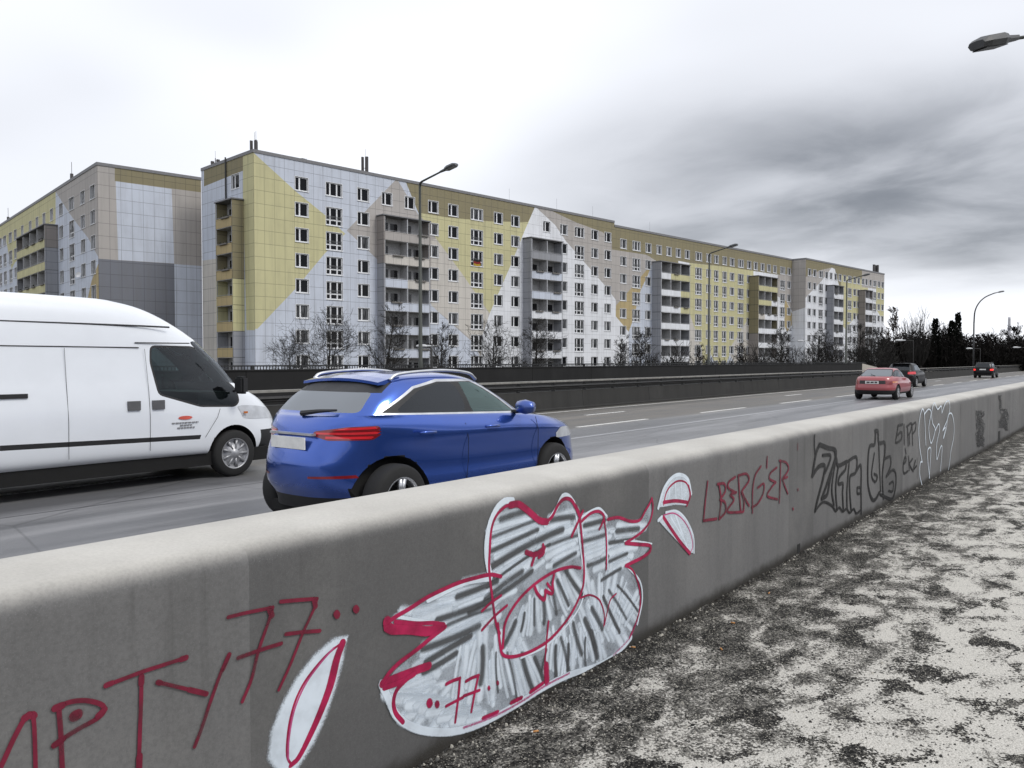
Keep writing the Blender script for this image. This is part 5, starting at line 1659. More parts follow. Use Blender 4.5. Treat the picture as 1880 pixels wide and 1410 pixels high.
def broom(px_, top_y, d, label, seed, wid):
    rg = random.Random(seed)
    p = at_depth(px_, top_y, d)
    H = p.z + 1.62
    root = empty('bare_tree', (p.x, p.y, -1.62))
    b = MB(); b.tube([(0, 0, 0), (0, 0, H * 0.22)], [0.22, 0.18], 7); b.build('trunk', M_BARK, root)
    c = MB()
    for k in range(30):
        a = rg.uniform(0, 6.283); rr_ = wid * math.sqrt(rg.random())
        h_ = H * (1 - 0.28 * (rr_ / wid) ** 2) * rg.uniform(0.86, 1.0)
        e = Vector((rr_ * math.cos(a), rr_ * math.sin(a), h_))
        m_ = Vector((e.x * 0.62, e.y * 0.62, h_ * 0.52))
        P = catmull([(0, 0, H * 0.2), tuple(m_), tuple(e)], 5)
        c.tube(P, [0.075 * (1 - 0.85 * i / (len(P) - 1)) for i in range(len(P))], 3, 0, False)
        for j in range(14):
            i = rg.randint(2, len(P) - 1)
            q = P[i]
            t_ = q + Vector((rg.uniform(-1, 1) * 0.55, rg.uniform(-1, 1) * 0.55, rg.uniform(0.7, 1.7)))
            c.tube([q, q.lerp(t_, 0.5) + Vector((rg.uniform(-.12, .12), rg.uniform(-.12, .12), 0)), t_], [0.026, 0.02, 0.012], 3, 0, False)
    c.build('crown', M_TWIG, root, fix=False)
    tag(root, label, 'tree', 'trees rising above the dark wood')
broom(1672, 583, 132, 'left of two broom shaped poplars above the wood', 61, 1.7)
broom(1692, 573, 132, 'right of two broom shaped poplars above the wood', 62, 1.8)
def conifer(px_, top_y, d, label, seed, wid):
    rg = random.Random(seed)
    p = at_depth(px_, top_y, d)
    H = p.z + 1.62
    root = empty('conifer', (p.x, p.y, -1.62))
    b = MB(); b.tube([(0, 0, 0), (0, 0, H * 0.95)], [0.2, 0.03], 6); b.build('trunk', M_BARK, root)
    c = MB()
    for k in range(1100):
        u = rg.random() ** 0.8
        z = H * (0.12 + 0.88 * u)
        rmax = wid * (1 - u) ** 0.75 * (0.75 + 0.25 * math.sin(k * 1.7)) + 0.12
        a = rg.uniform(0, 6.283); r_ = rmax * math.sqrt(rg.random())
        q = Vector((r_ * math.cos(a), r_ * math.sin(a), z))
        o = Vector((math.cos(a) * 0.3, math.sin(a) * 0.3, rg.uniform(0.1, 0.55)))
        s1 = Vector((rg.uniform(-1, 1), rg.uniform(-1, 1), rg.uniform(-.5, .5))) * 0.17
        c.face([q, q + o * 0.5 + s1, q + o, q + o * 0.5 - s1])
    c.build('crown', simple('conifer_needles', (0.010, 0.012, 0.009), 0.9, spec=0.1, var=0.4), root, fix=False)
    tag(root, label, 'tree', 'trees rising above the dark wood')
conifer(1718, 588, 138, 'dark pointed conifer right of the poplars', 1, 1.5)
conifer(1748, 592, 138, 'dark broad conifer beside the tallest column shaped one', 2, 1.5)
conifer(1759, 577, 138, 'tallest dark column shaped conifer above the wood', 3, 0.95)
# ------------------------------------------------------------------ vehicles
def mono(xs, pts):
    """smooth curve through (x, z) points"""
    if len(pts) == 1: return pts[0][1]
    pts = sorted(pts)
    if xs <= pts[0][0]: return pts[0][1]
    if xs >= pts[-1][0]: return pts[-1][1]
    for i in range(len(pts) - 1):
        if pts[i][0] <= xs <= pts[i + 1][0]:
            h = pts[i + 1][0] - pts[i][0]
            t = (xs - pts[i][0]) / h
            s = lambda a: (pts[a + 1][1] - pts[a][1]) / (pts[a + 1][0] - pts[a][0])
            m0 = 0 if i == 0 else (0 if s(i - 1) * s(i) <= 0 else 2 * s(i - 1) * s(i) / (s(i - 1) + s(i)))
            m1 = 0 if i + 2 >= len(pts) else (0 if s(i) * s(i + 1) <= 0 else 2 * s(i) * s(i + 1) / (s(i) + s(i + 1)))
            if i == 0: m0 = s(0)
            if i + 2 >= len(pts): m1 = s(i)
            return ((2 * t ** 3 - 3 * t * t + 1) * pts[i][1] + (t ** 3 - 2 * t * t + t) * h * m0 + (-2 * t ** 3 + 3 * t * t) * pts[i + 1][1] + (t ** 3 - t * t) * h * m1)
def half_ring(xr, xf, w, nr, nf, seg):
    xm = (xr + xf) / 2
    def dense(x_end, n, a0, a1):
        out = []
        for i in range(61):
            a = a0 + (a1 - a0) * i / 60
            c, s_ = max(0.0, math.cos(a)), max(0.0, math.sin(a))
            out.append((xm + (x_end - xm) * c ** (2 / n), w * s_ ** (2 / n)))
        return out
    def resample(P, k, ends=False):
        L = [0]
        for i in range(1, len(P)): L.append(L[-1] + math.hypot(P[i][0] - P[i - 1][0], P[i][1] - P[i - 1][1]))
        out = []
        for j in range(k + 1):
            t = L[-1] * j / k
            i = 1
            while i < len(L) - 1 and L[i] < t: i += 1
            f = (t - L[i - 1]) / max(1e-9, L[i] - L[i - 1])
            out.append((P[i - 1][0] + (P[i][0] - P[i - 1][0]) * f, P[i - 1][1] + (P[i][1] - P[i - 1][1]) * f))
        return out
    h = math.pi / 2
    ac = math.pi / 4
    A = resample(dense(xr, nr, 0, ac), seg[0])
    Bm = resample(dense(xr, nr, ac, h)[:-1] + dense(xf, nf, h, ac), seg[1])
    Cc = resample(dense(xf, nf, ac, 0), seg[2])
    return A + Bm[1:] + Cc[1:]
SEG = (8, 44, 8)
def body_mesh(levels, crown, per=4, seg=SEG, cross=6):
    """levels bottom to top: (xr, xf, w, z points, nr, nf[, sharp])"""
    K = len(levels)
    rings = []
    for lv in levels:
        xr, xf, w, zp, nr, nf = lv[:6]
        r = half_ring(xr, xf, w, nr, nf, seg)
        rings.append([Vector((x, y, mono(x, zp) if isinstance(zp, list) else zp)) for x, y in r])
    n = len(rings[0])
    sharp = [len(lv) > 6 and lv[6] for lv in levels]
    colmn = []
    for j in range(n):
        P = [rings[k][j] for k in range(K)]
        out = []
        for k in range(K - 1):
            p1, p2 = P[k], P[k + 1]
            p0 = P[k - 1] if k > 0 and not sharp[k] else p1 * 2 - p2
            p3 = P[k + 2] if k + 2 < K and not sharp[k + 1] else p2 * 2 - p1
            d1 = (p2 - p1).length
            for i in range(per):
                t = i / per
                # tangent lengths limited by the span itself so that uneven levels do not overshoot
                m1 = (p2 - p0).normalized() * d1 if (p2 - p0).length > 1e-9 else Vector()
                m2 = (p3 - p1).normalized() * d1 if (p3 - p1).length > 1e-9 else Vector()
                q = (2 * t ** 3 - 3 * t * t + 1) * p1 + (t ** 3 - 2 * t * t + t) * m1 + (-2 * t ** 3 + 3 * t * t) * p2 + (t ** 3 - t * t) * m2
                out.append(q)
        out.append(P[-1])
        colmn.append(out)
    M = len(colmn[0])
    bm = bmesh.new()
    def ring_full(i):
        vs = []
        for j in range(n): vs.append(bm.verts.new(colmn[j][i]))
        other = []
        for j in range(n):
            p = colmn[j][i]
            other.append(vs[j] if p.y < 1e-5 else bm.verts.new((p.x, -p.y, p.z)))
        return vs, other
    R_ = [ring_full(i) for i in range(M)]
    for i in range(M - 1):
        for side, flip in ((0, False), (1, True)):
            a, c = R_[i][side], R_[i + 1][side]
            for j in range(n - 1):
                q = [a[j], a[j + 1], c[j + 1], c[j]]
                q = [v for k, v in enumerate(q) if v not in q[:k]]
                if len(q) < 3: continue
                try: bm.faces.new(q[::-1] if not flip else q)
                except ValueError: pass
    # roof and floor: strips across
    for i, cr in ((M - 1, crown), (0, 0.0)):
        L_, Rr = R_[i]
        rows = []
        for j in range(n):
            if L_[j] is Rr[j]: rows.append([L_[j]] * (cross + 1)); continue
            row = [L_[j]]
            for k in range(1, cross):
                t = k / cross
                p = L_[j].co.lerp(Rr[j].co, t)
                s_ = 2 * t - 1
                p = p + Vector((0, 0, cr * (1 - s_ * s_) * min(1, L_[j].co.y / max(1e-6, max(v.co.y for v in L_)))))
                row.append(bm.verts.new(p))
            row.append(Rr[j]); rows.append(row)
        for j in range(n - 1):
            for k in range(cross):
                q = [rows[j][k], rows[j + 1][k], rows[j + 1][k + 1], rows[j][k + 1]]
                u = []
                for v in q:
                    if v not in u: u.append(v)
                if len(u) >= 3:
                    try: bm.faces.new(u)
                    except ValueError: pass
    bmesh.ops.remove_doubles(bm, verts=bm.verts, dist=1e-5)
    bmesh.ops.recalc_face_normals(bm, faces=bm.faces)
    return bm
def cut_arches(bm, axles, w, depth=0.30):
    """cut real wheel housings into the body: axles = [(x, z, radius)]"""
    me = bpy.data.meshes.new('tmp'); bm.to_mesh(me); bm.free()
    o = link('tmp', me)
    cutters = []
    for x, z, r in axles:
        for s_ in (-1, 1):
            b = MB()
            n = 40
            y0, y1 = s_ * (w - depth), s_ * (w + 0.3)
            for k in range(n):
                a = 2 * math.pi * k / n
                b.v += [(x + r * math.cos(a), y0, z + r * math.sin(a)), (x + r * math.cos(a), y1, z + r * math.sin(a))]
            for k in range(n):
                k2 = (k + 1) % n
                b.f.append((2 * k, 2 * k2, 2 * k2 + 1, 2 * k + 1)); b.m.append(0)
            b.f.append(tuple(2 * k for k in range(n))); b.m.append(0); b.f.append(tuple(2 * k + 1 for k in range(n))); b.m.append(0)
            c = b.build('tmp', [])
            md = o.modifiers.new('b', 'BOOLEAN'); md.operation = 'DIFFERENCE'; md.object = c; md.solver = 'EXACT'
            cutters.append(c)
    dg = bpy.context.evaluated_depsgraph_get()
    me2 = bpy.data.meshes.new_from_object(o.evaluated_get(dg))
    for c in cutters + [o]: bpy.data.objects.remove(c)
    bm = bmesh.new(); bm.from_mesh(me2); bpy.data.meshes.remove(me2)
    for f in bm.faces:
        c = f.calc_center_median()
        f.smooth = True
        f.material_index = 0
        for x, z, r in axles:
            if math.hypot(c.x - x, c.z - z) < r + 0.004 and w - depth - 0.01 < abs(c.y):
                nrm = Vector((c.x - x, 0, c.z - z))
                f.material_index = 1; f.smooth = False
    return bm
AX = {'-y': (Vector((1, 0, 0)), Vector((0, -1, 0))), '+y': (Vector((1, 0, 0)), Vector((0, 1, 0))), '-x': (Vector((0, 1, 0)), Vector((-1, 0, 0))), '+x': (Vector((0, 1, 0)), Vector((1, 0, 0)))}
def region(bm, poly, axis, mind=0.15, zone=None):
    """cut the outline (u, z) into the faces that look along axis and return the faces inside it"""
    U, N_ = AX[axis] if isinstance(axis, str) else axis
    W = Vector((0, 0, 1))
    def ok(f):
        if f.normal.dot(N_) < mind: return False
        c = f.calc_center_median()
        return zone is None or zone(c)
    n = len(poly)
    bm.normal_update()
    for i in range(n):
        p, q = poly[i], poly[(i + 1) % n]
        du, dz = q[0] - p[0], q[1] - p[1]
        L = math.hypot(du, dz)
        if L < 1e-6: continue
        u0, u1 = min(p[0], q[0]) - 0.01, max(p[0], q[0]) + 0.01
        z0, z1 = min(p[1], q[1]) - 0.01, max(p[1], q[1]) + 0.01
        fs = []
        for f in bm.faces:
            if not ok(f): continue
            us = [v.co.dot(U) for v in f.verts]; zs = [v.co.z for v in f.verts]
            if max(us) < u0 or min(us) > u1 or max(zs) < z0 or min(zs) > z1: continue
            fs.append(f)
        if not fs: continue
        g = set(fs)
        for f in fs: g.update(f.verts); g.update(f.edges)
        bmesh.ops.bisect_plane(bm, geom=list(g), dist=2e-4, plane_co=U * p[0] + W * p[1], plane_no=(U * dz - W * du) / L)
    bm.normal_update()
    res = []
    for f in bm.faces:
        if ok(f):
            c = f.calc_center_median()
            if inside(poly, c.dot(U), c.z): res.append(f)
    return res
def lift(bm, faces, name, mat, parent, out=0.0, mats=None):
    """take faces out of the body as a part of their own"""
    if not faces: return None
    nb = bmesh.new()
    mp = {}
    for f in faces:
        vs = []
        for v in f.verts:
            if v not in mp: mp[v] = nb.verts.new(v.co + v.normal * out)
            vs.append(mp[v])
        try:
            g = nb.faces.new(vs); g.smooth = True
        except ValueError: pass
    bmesh.ops.delete(bm, geom=faces, context='FACES')
    me = bpy.data.meshes.new(name); nb.to_mesh(me); nb.free()
    me.materials.append(mat)
    return link(name, me, parent)
def rounded(poly, r=0.04, k=3):
    """round the corners of an outline"""
    out = []
    n = len(poly)
    for i in range(n):
        p0, p1, p2 = Vector(poly[i - 1]), Vector(poly[i]), Vector(poly[(i + 1) % n])
        a, c = (p0 - p1), (p2 - p1)
        ra = min(r, a.length * 0.45); rc = min(r, c.length * 0.45)
        s_, e = p1 + a.normalized() * ra, p1 + c.normalized() * rc
        for j in range(k + 1):
            t = j / k
            out.append(tuple((1 - t) ** 2 * s_ + 2 * t * (1 - t) * p1 + t * t * e))
    return out
def paint(name, c, metal=0.0, rough=0.28, coat=1.0, spec=0.5):
    if name in MATS: return MATS[name]
    t = NT(name)
    p = t.pos()
    d = t.noise(p, 2.2, 6, 0.65)
    x, y, z = t.xyz(p)
    low = t.math('SUBTRACT', 1.0, t.ramp(t.math('ADD', z, t.math('MULTIPLY', d, 0.3)), 0.25, 0.85))
    col = t.mix(t.math('MULTIPLY', t.ramp(d, 0.35, 0.7), 0.10), c, tuple(v * 0.7 for v in c))
    col = t.mix(t.math('MULTIPLY', low, 0.22), col, (0.05, 0.047, 0.043))      # road grime
    t.base(col, t.math('ADD', rough, t.math('MULTIPLY', low, 0.2)), metal, spec, coat)
    MATS[name] = t.mat
    return t.mat
M_TYRE = simple('tyre_rubber', (0.014, 0.014, 0.014), 0.85)
M_RIM = simple('alloy_rim', (0.55, 0.56, 0.58), 0.28, 0.75)
M_STEELRIM = simple('hub_cap_grey', (0.34, 0.345, 0.36), 0.38, 0.4)
M_HOUSE = simple('wheel_housing', (0.008, 0.008, 0.008), 0.95)
M_PLAST = simple('black_plastic', (0.014, 0.014, 0.015), 0.55)
M_CHROME = simple('chrome_trim', (0.62, 0.63, 0.65), 0.34, 0.9)
M_TAIL = simple('tail_light_red', (0.70, 0.02, 0.03), 0.15, coat=1.0)
M_TAILD = simple('tail_light_dark_red', (0.20, 0.008, 0.012), 0.15, coat=1.0)
M_AMBER = simple('indicator_amber', (0.55, 0.16, 0.03), 0.2, coat=1.0)
M_PLATE = simple('number_plate_white', (0.72, 0.72, 0.70), 0.4)
M_INK = simple('plate_ink', (0.03, 0.03, 0.035), 0.6)
M_SEAT = simple('seat_fabric', (0.018, 0.018, 0.02), 0.9)
M_LAMPG = simple('headlamp_glass', (0.5, 0.52, 0.55), 0.1)
def mat_lit(name, c, e):
    t = NT(name); t.base(c, 0.3); t.p.inputs['Emission Color'].default_value = (*c, 1); t.p.inputs['Emission Strength'].default_value = e
    return t.mat
G_DARK = glass_mat('privacy_glass', (0.10, 0.105, 0.11), 0.35)
G_TEAL = glass_mat('tinted_glass', (0.78, 0.93, 0.90), 0.93)
G_REAR = glass_mat('rear_window_glass', (0.25, 0.27, 0.28), 0.4, 0.05, ior=2.6)
G_VAN = glass_mat('van_cab_glass', (0.50, 0.64, 0.62), 0.75)
G_BACK = glass_mat('rear_window_haze', (0.25, 0.27, 0.28), 0.3, 0.34, ior=3.0)
G_TEAL2 = glass_mat('green_tinted_glass', (0.70, 0.92, 0.88), 0.85, 0.03, ior=2.0, refl=(0.72, 0.95, 0.90))
def wheel(parent, x, side, r, wd, y, rim='alloy', name='wheel'):
    """tyre with a rim set in it; side -1 is the car's right"""
    b = MB()
    rr = r * 0.66
    prof = [(rr, -wd / 2), (r * 0.90, -wd / 2), (r * 0.975, -wd * 0.40), (r, -wd * 0.25), (r, wd * 0.25), (r * 0.975, wd * 0.40), (r * 0.90, wd / 2), (rr, wd / 2), (rr, -wd / 2)]
    b.lathe(prof, 36, 'y')
    w_ = b.build(name, M_TYRE, parent, True)
    w_.location = (x, y, r)
    b = MB()
    s_ = side
    face_y = s_ * (wd / 2 - 0.02)
    b.lathe([(rr, face_y + s_ * 0.018), (rr * 0.94, face_y + s_ * 0.018), (rr * 0.90, face_y - s_ * 0.02), (rr * 0.88, face_y - s_ * 0.10)], 36, 'y')
    if rim == 'alloy':
        for k in range(5):
            a = 2 * math.pi * k / 5 + 0.3
            for off in (-0.13, 0.13):
                a1 = a + off * 0.5; a2 = a + off
                c1, s1, c2, s2 = math.cos(a1), math.sin(a1), math.cos(a2), math.sin(a2)
                b.tube([(0.10 * rr * c1, face_y - s_ * 0.015, 0.10 * rr * s1), (0.92 * rr * c2, face_y + s_ * 0.004, 0.92 * rr * s2)], [0.034, 0.026], 5)
        b.lathe([(0.24 * rr, face_y - s_ * 0.05), (0.22 * rr, face_y + s_ * 0.012), (0.0, face_y + s_ * 0.016)], 16, 'y')
        m_ = M_RIM
    else:
        b.lathe([(rr * 0.92, face_y - s_ * 0.012), (rr * 0.70, face_y - s_ * 0.03), (rr * 0.55, face_y + s_ * 0.005), (rr * 0.3, face_y + s_ * 0.012), (rr * 0.26, face_y + s_ * 0.03), (0, face_y + s_ * 0.034)], 24, 'y')
        for k in range(9):
            a = 2 * math.pi * k / 9
            b.tube([(0.3 * rr * math.cos(a), face_y + s_ * 0.004, 0.3 * rr * math.sin(a)), (0.88 * rr * math.cos(a), face_y - s_ * 0.004, 0.88 * rr * math.sin(a))], [0.018, 0.026], 4)
        m_ = M_STEELRIM
    b.build('rim', m_, w_, True)
    b = MB(); b.lathe([(rr * 0.88, face_y - s_ * 0.09), (0.0, face_y - s_ * 0.09)], 24, 'y')
    b.build('brake_disc', M_HOUSE, w_)
    return w_
def seats(parent, spots, z0):
    for x, y in spots:
        b = MB()
        b.tube([(x + 0.25, y, z0), (x + 0.0, y, z0 + 0.02), (x - 0.12, y, z0 + 0.35), (x - 0.2, y, z0 + 0.62)], [0.16, 0.2, 0.19, 0.14], 8)
        b.tube([(x - 0.2, y, z0 + 0.6), (x - 0.22, y, z0 + 0.74), (x - 0.23, y, z0 + 0.84)], [0.05, 0.12, 0.09], 8)
        b.build('seat', M_SEAT, parent, True)
def plate(parent, x, y, z, w=0.52, h=0.11, back=True, marks=None):
    b = MB(); b.box(x - 0.012, x, y - w / 2, y + w / 2, z - h / 2, z + h / 2)
    p = b.build('number_plate', M_PLATE, parent)
    if marks:
        m_ = MB()
        for a, c in marks: m_.box(x - 0.016, x - 0.0125, y - w / 2 + a * w, y - w / 2 + c * w, z - h * 0.28, z + h * 0.28)
        m_.build('plate_marks', M_INK, p)
    return p
def finish(bm, mats, parent, name='body'):
    me = bpy.data.meshes.new(name)
    bm.to_mesh(me); bm.free()
    for m_ in mats: me.materials.append(m_)
    me.set_sharp_from_angle(angle=R(38))
    return link(name, me, parent)
def inset_poly(poly, d):
    """offset a (counter)clockwise outline outward by d"""
    area = sum(poly[i][0] * poly[(i + 1) % len(poly)][1] - poly[(i + 1) % len(poly)][0] * poly[i][1] for i in range(len(poly)))
    s_ = 1 if area > 0 else -1
    out = []
    n = len(poly)
    for i in range(n):
        p0, p1, p2 = Vector(poly[i - 1]), Vector(poly[i]), Vector(poly[(i + 1) % n])
        e1, e2 = (p1 - p0).normalized(), (p2 - p1).normalized()
        n1, n2 = Vector((e1.y, -e1.x)) * s_, Vector((e2.y, -e2.x)) * s_
        bis = (n1 + n2)
        if bis.length < 1e-6: bis = n1
        bis.normalize()
        out.append(tuple(p1 + bis * (d / max(0.35, bis.dot(n1)))))
    return out
def glaze(bm, root, poly, axis, glass, name, frame=0.03, mind=0.15, zone=None, fmat=2):
    if frame:
        for f in region(bm, inset_poly(poly, frame), axis, mind, zone): f.material_index = fmat
    return lift(bm, region(bm, poly, axis, mind, zone), name, glass, root)

# ================= blue compact sport utility car
def build_suv():
    root = empty('sport_utility_car', (6.95, 6.59, ROAD_Z))
    lv = [(-1.86, 2.02, 0.76, 0.26, 4, 5),
          (-1.94, 2.10, 0.845, [(-2.1, 0.40), (0, 0.28), (2.1, 0.32)], 3.0, 4.5),
          (-2.03, 2.17, 0.898, [(-2.2, 0.54), (-1.2, 0.46), (1.2, 0.45), (2.2, 0.48)], 2.9, 4),
          (-2.06, 2.195, 0.872, [(-2.2, 0.70), (0, 0.64), (2.2, 0.62)], 2.9, 3.8),
          (-2.03, 2.17, 0.886, [(-2.2, 0.83), (0, 0.81), (2.2, 0.77)], 2.9, 3.6),
          (-1.96, 2.10, 0.914, [(-2.2, 0.98), (0, 0.96), (2.1, 0.87)], 3.0, 3.4),
          (-1.92, 1.98, 0.892, [(-2.1, 1.09), (0, 1.05), (2.0, 0.93)], 3.4, 3.4),
          (-1.85, 1.74, 0.850, [(-2.0, 1.175), (0, 1.125), (0.9, 1.075), (1.7, 0.985)], 3.8, 3.6, True),
          (-1.78, 0.98, 0.815, [(-2.0, 1.20), (0, 1.155), (1.0, 1.12)], 4.4, 4, True),
          (-1.60, 0.62, 0.755, [(-1.9, 1.345), (0, 1.33), (0.6, 1.31)], 4.6, 4),
          (-1.38, 0.26, 0.675, [(-1.7, 1.475), (-0.5, 1.495), (0.3, 1.47)], 4.6, 4.2),
          (-1.30, 0.12, 0.60, [(-1.6, 1.525), (-0.5, 1.56), (0.2, 1.515)], 4.6, 4.2),
          (-1.16, -0.02, 0.49, [(-1.5, 1.55), (-0.5, 1.588), (0.1, 1.545)], 4.6, 4.2)]
    bm = body_mesh(lv, 0.018)
    bm = cut_arches(bm, [(-1.345, 0.355, 0.43), (1.295, 0.355, 0.43)], 0.905)
    P_B = paint('metallic_blue_paint', (0.040, 0.105, 0.44), 0.75, 0.22)
    for s_ in ('-y', '+y'):
        rearq = rounded([(-1.34, 1.212), (-0.28, 1.172), (-0.37, 1.492), (-0.60, 1.490), (-0.95, 1.415)], 0.12)
        front = rounded([(-0.20, 1.169), (0.57, 1.143), (0.35, 1.28), (0.12, 1.40), (-0.07, 1.483), (-0.29, 1.493)], 0.04)
        sill = [(-1.70, 1.09), (-1.62, 1.075), (0.92, 1.045), (0.86, 1.078), (0.0, 1.084), (-1.62, 1.112)]
        chrome = [(-1.74, 1.10), (-1.60, 1.075), (-0.40, 1.055), (0.92, 1.045), (0.84, 1.085), (-0.40, 1.085), (-1.58, 1.115)]
        zn = lambda c: c.z > 1.06
        for f in region(bm, inset_poly([(-1.50, 1.205), (0.65, 1.128), (0.39, 1.295), (0.15, 1.42), (-0.07, 1.503), (-0.62, 1.508), (-1.00, 1.440)], 0.018), s_, 0.2, zn): f.material_index = 3
        for f in region(bm, inset_poly([(-1.46, 1.213), (0.59, 1.140), (0.36, 1.285), (0.13, 1.405), (-0.07, 1.488), (-0.62, 1.493), (-0.99, 1.430)], 0.006), s_, 0.2, zn): f.material_index = 2
        lift(bm, region(bm, rearq, s_, 0.2, zn), 'side_window', G_DARK, root)
        lift(bm, region(bm, front, s_, 0.2, zn), 'side_window', G_TEAL2, root)
        # dark sills and wheel arch lips
        for f in region(bm, [(-0.95, 0.18), (0.90, 0.18), (0.90, 0.36), (-0.95, 0.38)], s_, -0.2, lambda c: c.z < 0.5): f.material_index = 2
    for f in region(bm, [(-0.63, 1.40), (0.63, 1.40), (0.60, 1.50), (-0.60, 1.50)], '-x', 0.2): f.material_index = 2  # shade of the gap under the spoiler, painted as a black band
    lift(bm, region(bm, rounded([(-0.62, 1.215), (0.62, 1.215), (0.57, 1.405), (-0.57, 1.405)], 0.05), '-x', 0.25), 'rear_window', G_BACK, root)
    lift(bm, region(bm, rounded([(-0.66, 1.15), (0.66, 1.15), (0.54, 1.48), (-0.54, 1.48)], 0.06), '+x', 0.25), 'windscreen', G_TEAL, root)
    # tail lights wrap round the rear corner
    for s_, ax in ((-1, (Vector((0.6, -0.8, 0)), Vector((-0.8, -0.6, 0)))), (1, (Vector((0.6, 0.8, 0)), Vector((-0.8, 0.6, 0))))):
        U = ax[0]
        base = U.dot(Vector((-1.86, s_ * 0.84, 0)))
        zn2 = lambda c: c.x < -1.5 and 0.9 < c.z < 1.15
        for k, strip in enumerate(([(base - 0.36, 0.972), (base + 0.06, 0.968), (base + 0.09, 0.985), (base + 0.07, 0.992), (base - 0.36, 0.994)], [(base - 0.46, 1.012), (base + 0.11, 1.012), (base + 0.14, 1.026), (base + 0.10, 1.036), (base - 0.46, 1.030)], [(base - 0.30, 1.052), (base + 0.12, 1.062), (base + 0.10, 1.082), (base - 0.16, 1.074)])):
            lift(bm, region(bm, strip, ax, 0.2, zn2), 'tail_light_bar', M_TAIL, root, 0.005)
        pts = [(base - 0.50, 1.00), (base - 0.34, 0.955), (base + 0.08, 0.955), (base + 0.16, 1.01), (base + 0.14, 1.09), (base - 0.15, 1.085), (base - 0.48, 1.04)]
        lift(bm, region(bm, rounded(pts, 0.03), ax, 0.2, zn2), 'tail_light', M_TAILD, root, 0.003)
        rp = [(s_ * 0.30, 0.595), (s_ * 0.66, 0.595), (s_ * 0.64, 0.625), (s_ * 0.30, 0.615)]
        lift(bm, region(bm, rp, '-x', 0.2, lambda c: c.x < -1.4), 'reflector', M_TAILD, root, 0.003)
        hp = [(s_ * 0.46, 0.74), (s_ * 0.86, 0.77), (s_ * 0.84, 0.90), (s_ * 0.52, 0.85)]
        lift(bm, region(bm, rounded(hp, 0.03), '+x', 0.12, lambda c: c.x > 1.2), 'headlight', M_LAMPG, root, 0.003)
    for f in region(bm, [(-0.80, 0.2), (0.80, 0.2), (0.88, 0.40), (-0.88, 0.40)], '-x', 0.1): f.material_index = 2
    body = finish(bm, [P_B, M_HOUSE, M_PLAST, M_CHROME], root)
    for s_ in (-1, 1):
        # mirror
        b = MB(); b.lathe([(0.0, -0.12), (0.075, -0.10), (0.10, 0.0), (0.085, 0.09), (0.0, 0.11)], 12, 'y', (0, 0, 0))
        m_ = b.build('mirror', P_B, root, True); m_.location = (0.52, s_ * 0.99, 1.19); m_.scale = (0.9, 1.0, 0.85)
        b = MB(); b.tube([(0.02, -s_ * 0.20, -0.07), (0.0, -s_ * 0.04, -0.06)], 0.03, 6); b.build('mirror_foot', M_PLAST, m_)
        # roof rail
        b = MB()
        pts = catmull([(-1.22, s_ * 0.59, 1.525), (-1.08, s_ * 0.60, 1.585), (-0.5, s_ * 0.61, 1.615), (-0.05, s_ * 0.60, 1.585), (0.12, s_ * 0.58, 1.51)], 6)
        b.tube(pts, 0.018, 6); b.build('roof_rail', M_CHROME, root, True)
        for x in (-1.0, 0.02):
            b = MB(); b.tube([(x - 0.11, s_ * 0.905, 1.00), (x - 0.08, s_ * 0.94, 1.005), (x + 0.08, s_ * 0.94, 1.0), (x + 0.11, s_ * 0.905, 0.995)], 0.015, 6); b.build('door_handle', P_B, root, True)
        for x in (-0.40, 0.86):
            b = MB(); b.tube([(x, s_ * 0.896, 0.42), (x + 0.01, s_ * 0.9135, 0.66), (x + 0.015, s_ * 0.914, 0.90), (x - 0.01, s_ * 0.892, 1.06)], 0.004, 4); b.build('door_seam', M_HOUSE, root)
    # roof spoiler, rear wiper, plate
    b = MB()
    st = [(-1.08, 1.558, 0.022), (-1.24, 1.532, 0.026), (-1.37, 1.502, 0.014)]
    for i in range(2):
        (xa, z_a, ta), (xb, z_b, tb) = st[i], st[i + 1]
        N_ = 8
        for k in range(N_):
            y0, y1 = -0.58 + 1.16 * k / N_, -0.58 + 1.16 * (k + 1) / N_
            c0, c1_ = 0.04 * (1 - (y0 / 0.58) ** 2), 0.04 * (1 - (y1 / 0.58) ** 2)
            b.face([(xa, y0, z_a + c0), (xb, y0, z_b + c0), (xb, y1, z_b + c1_), (xa, y1, z_a + c1_)])
            b.face([(xa, y0, z_a + c0 - ta * 2), (xb, y0, z_b + c0 - tb * 2), (xb, y1, z_b + c1_ - tb * 2), (xa, y1, z_a + c1_ - ta * 2)], 1)
            if i == 1: b.face([(xb, y0, z_b + c0), (xb, y1, z_b + c1_), (xb, y1, z_b + c1_ - tb * 2), (xb, y0, z_b + c0 - tb * 2)])
        for y, sg in ((-0.58, 1), (0.58, -1)):
            b.face([(xa, y, z_a), (xb, y, z_b), (xb, y, z_b - tb * 2), (xa, y, z_a - ta * 2)])
    b.build('roof_spoiler', [P_B, M_PLAST], root, False, False)
    b = MB(); b.tube([(-1.85, 0.0, 1.20), (-1.81, -0.2, 1.225), (-1.76, -0.42, 1.24)], [0.03, 0.022, 0.012], 6); b.build('rear_wiper', M_PLAST, root)
    plate(root, -2.01, 0.0, 0.925, 0.52, 0.115)
    b = MB(); b.box(-1.985, -1.94, -0.33, 0.33, 1.0, 1.02); b.build('boot_trim', M_CHROME, root)
    for x in (-1.345, 1.295):
        for s_ in (-1, 1): wheel(root, x, s_, 0.355, 0.235, s_ * 0.785)
    b = MB(); b.box(-1.75, 1.9, -0.62, 0.62, 0.17, 0.275); b.build('underbody', M_HOUSE, root)
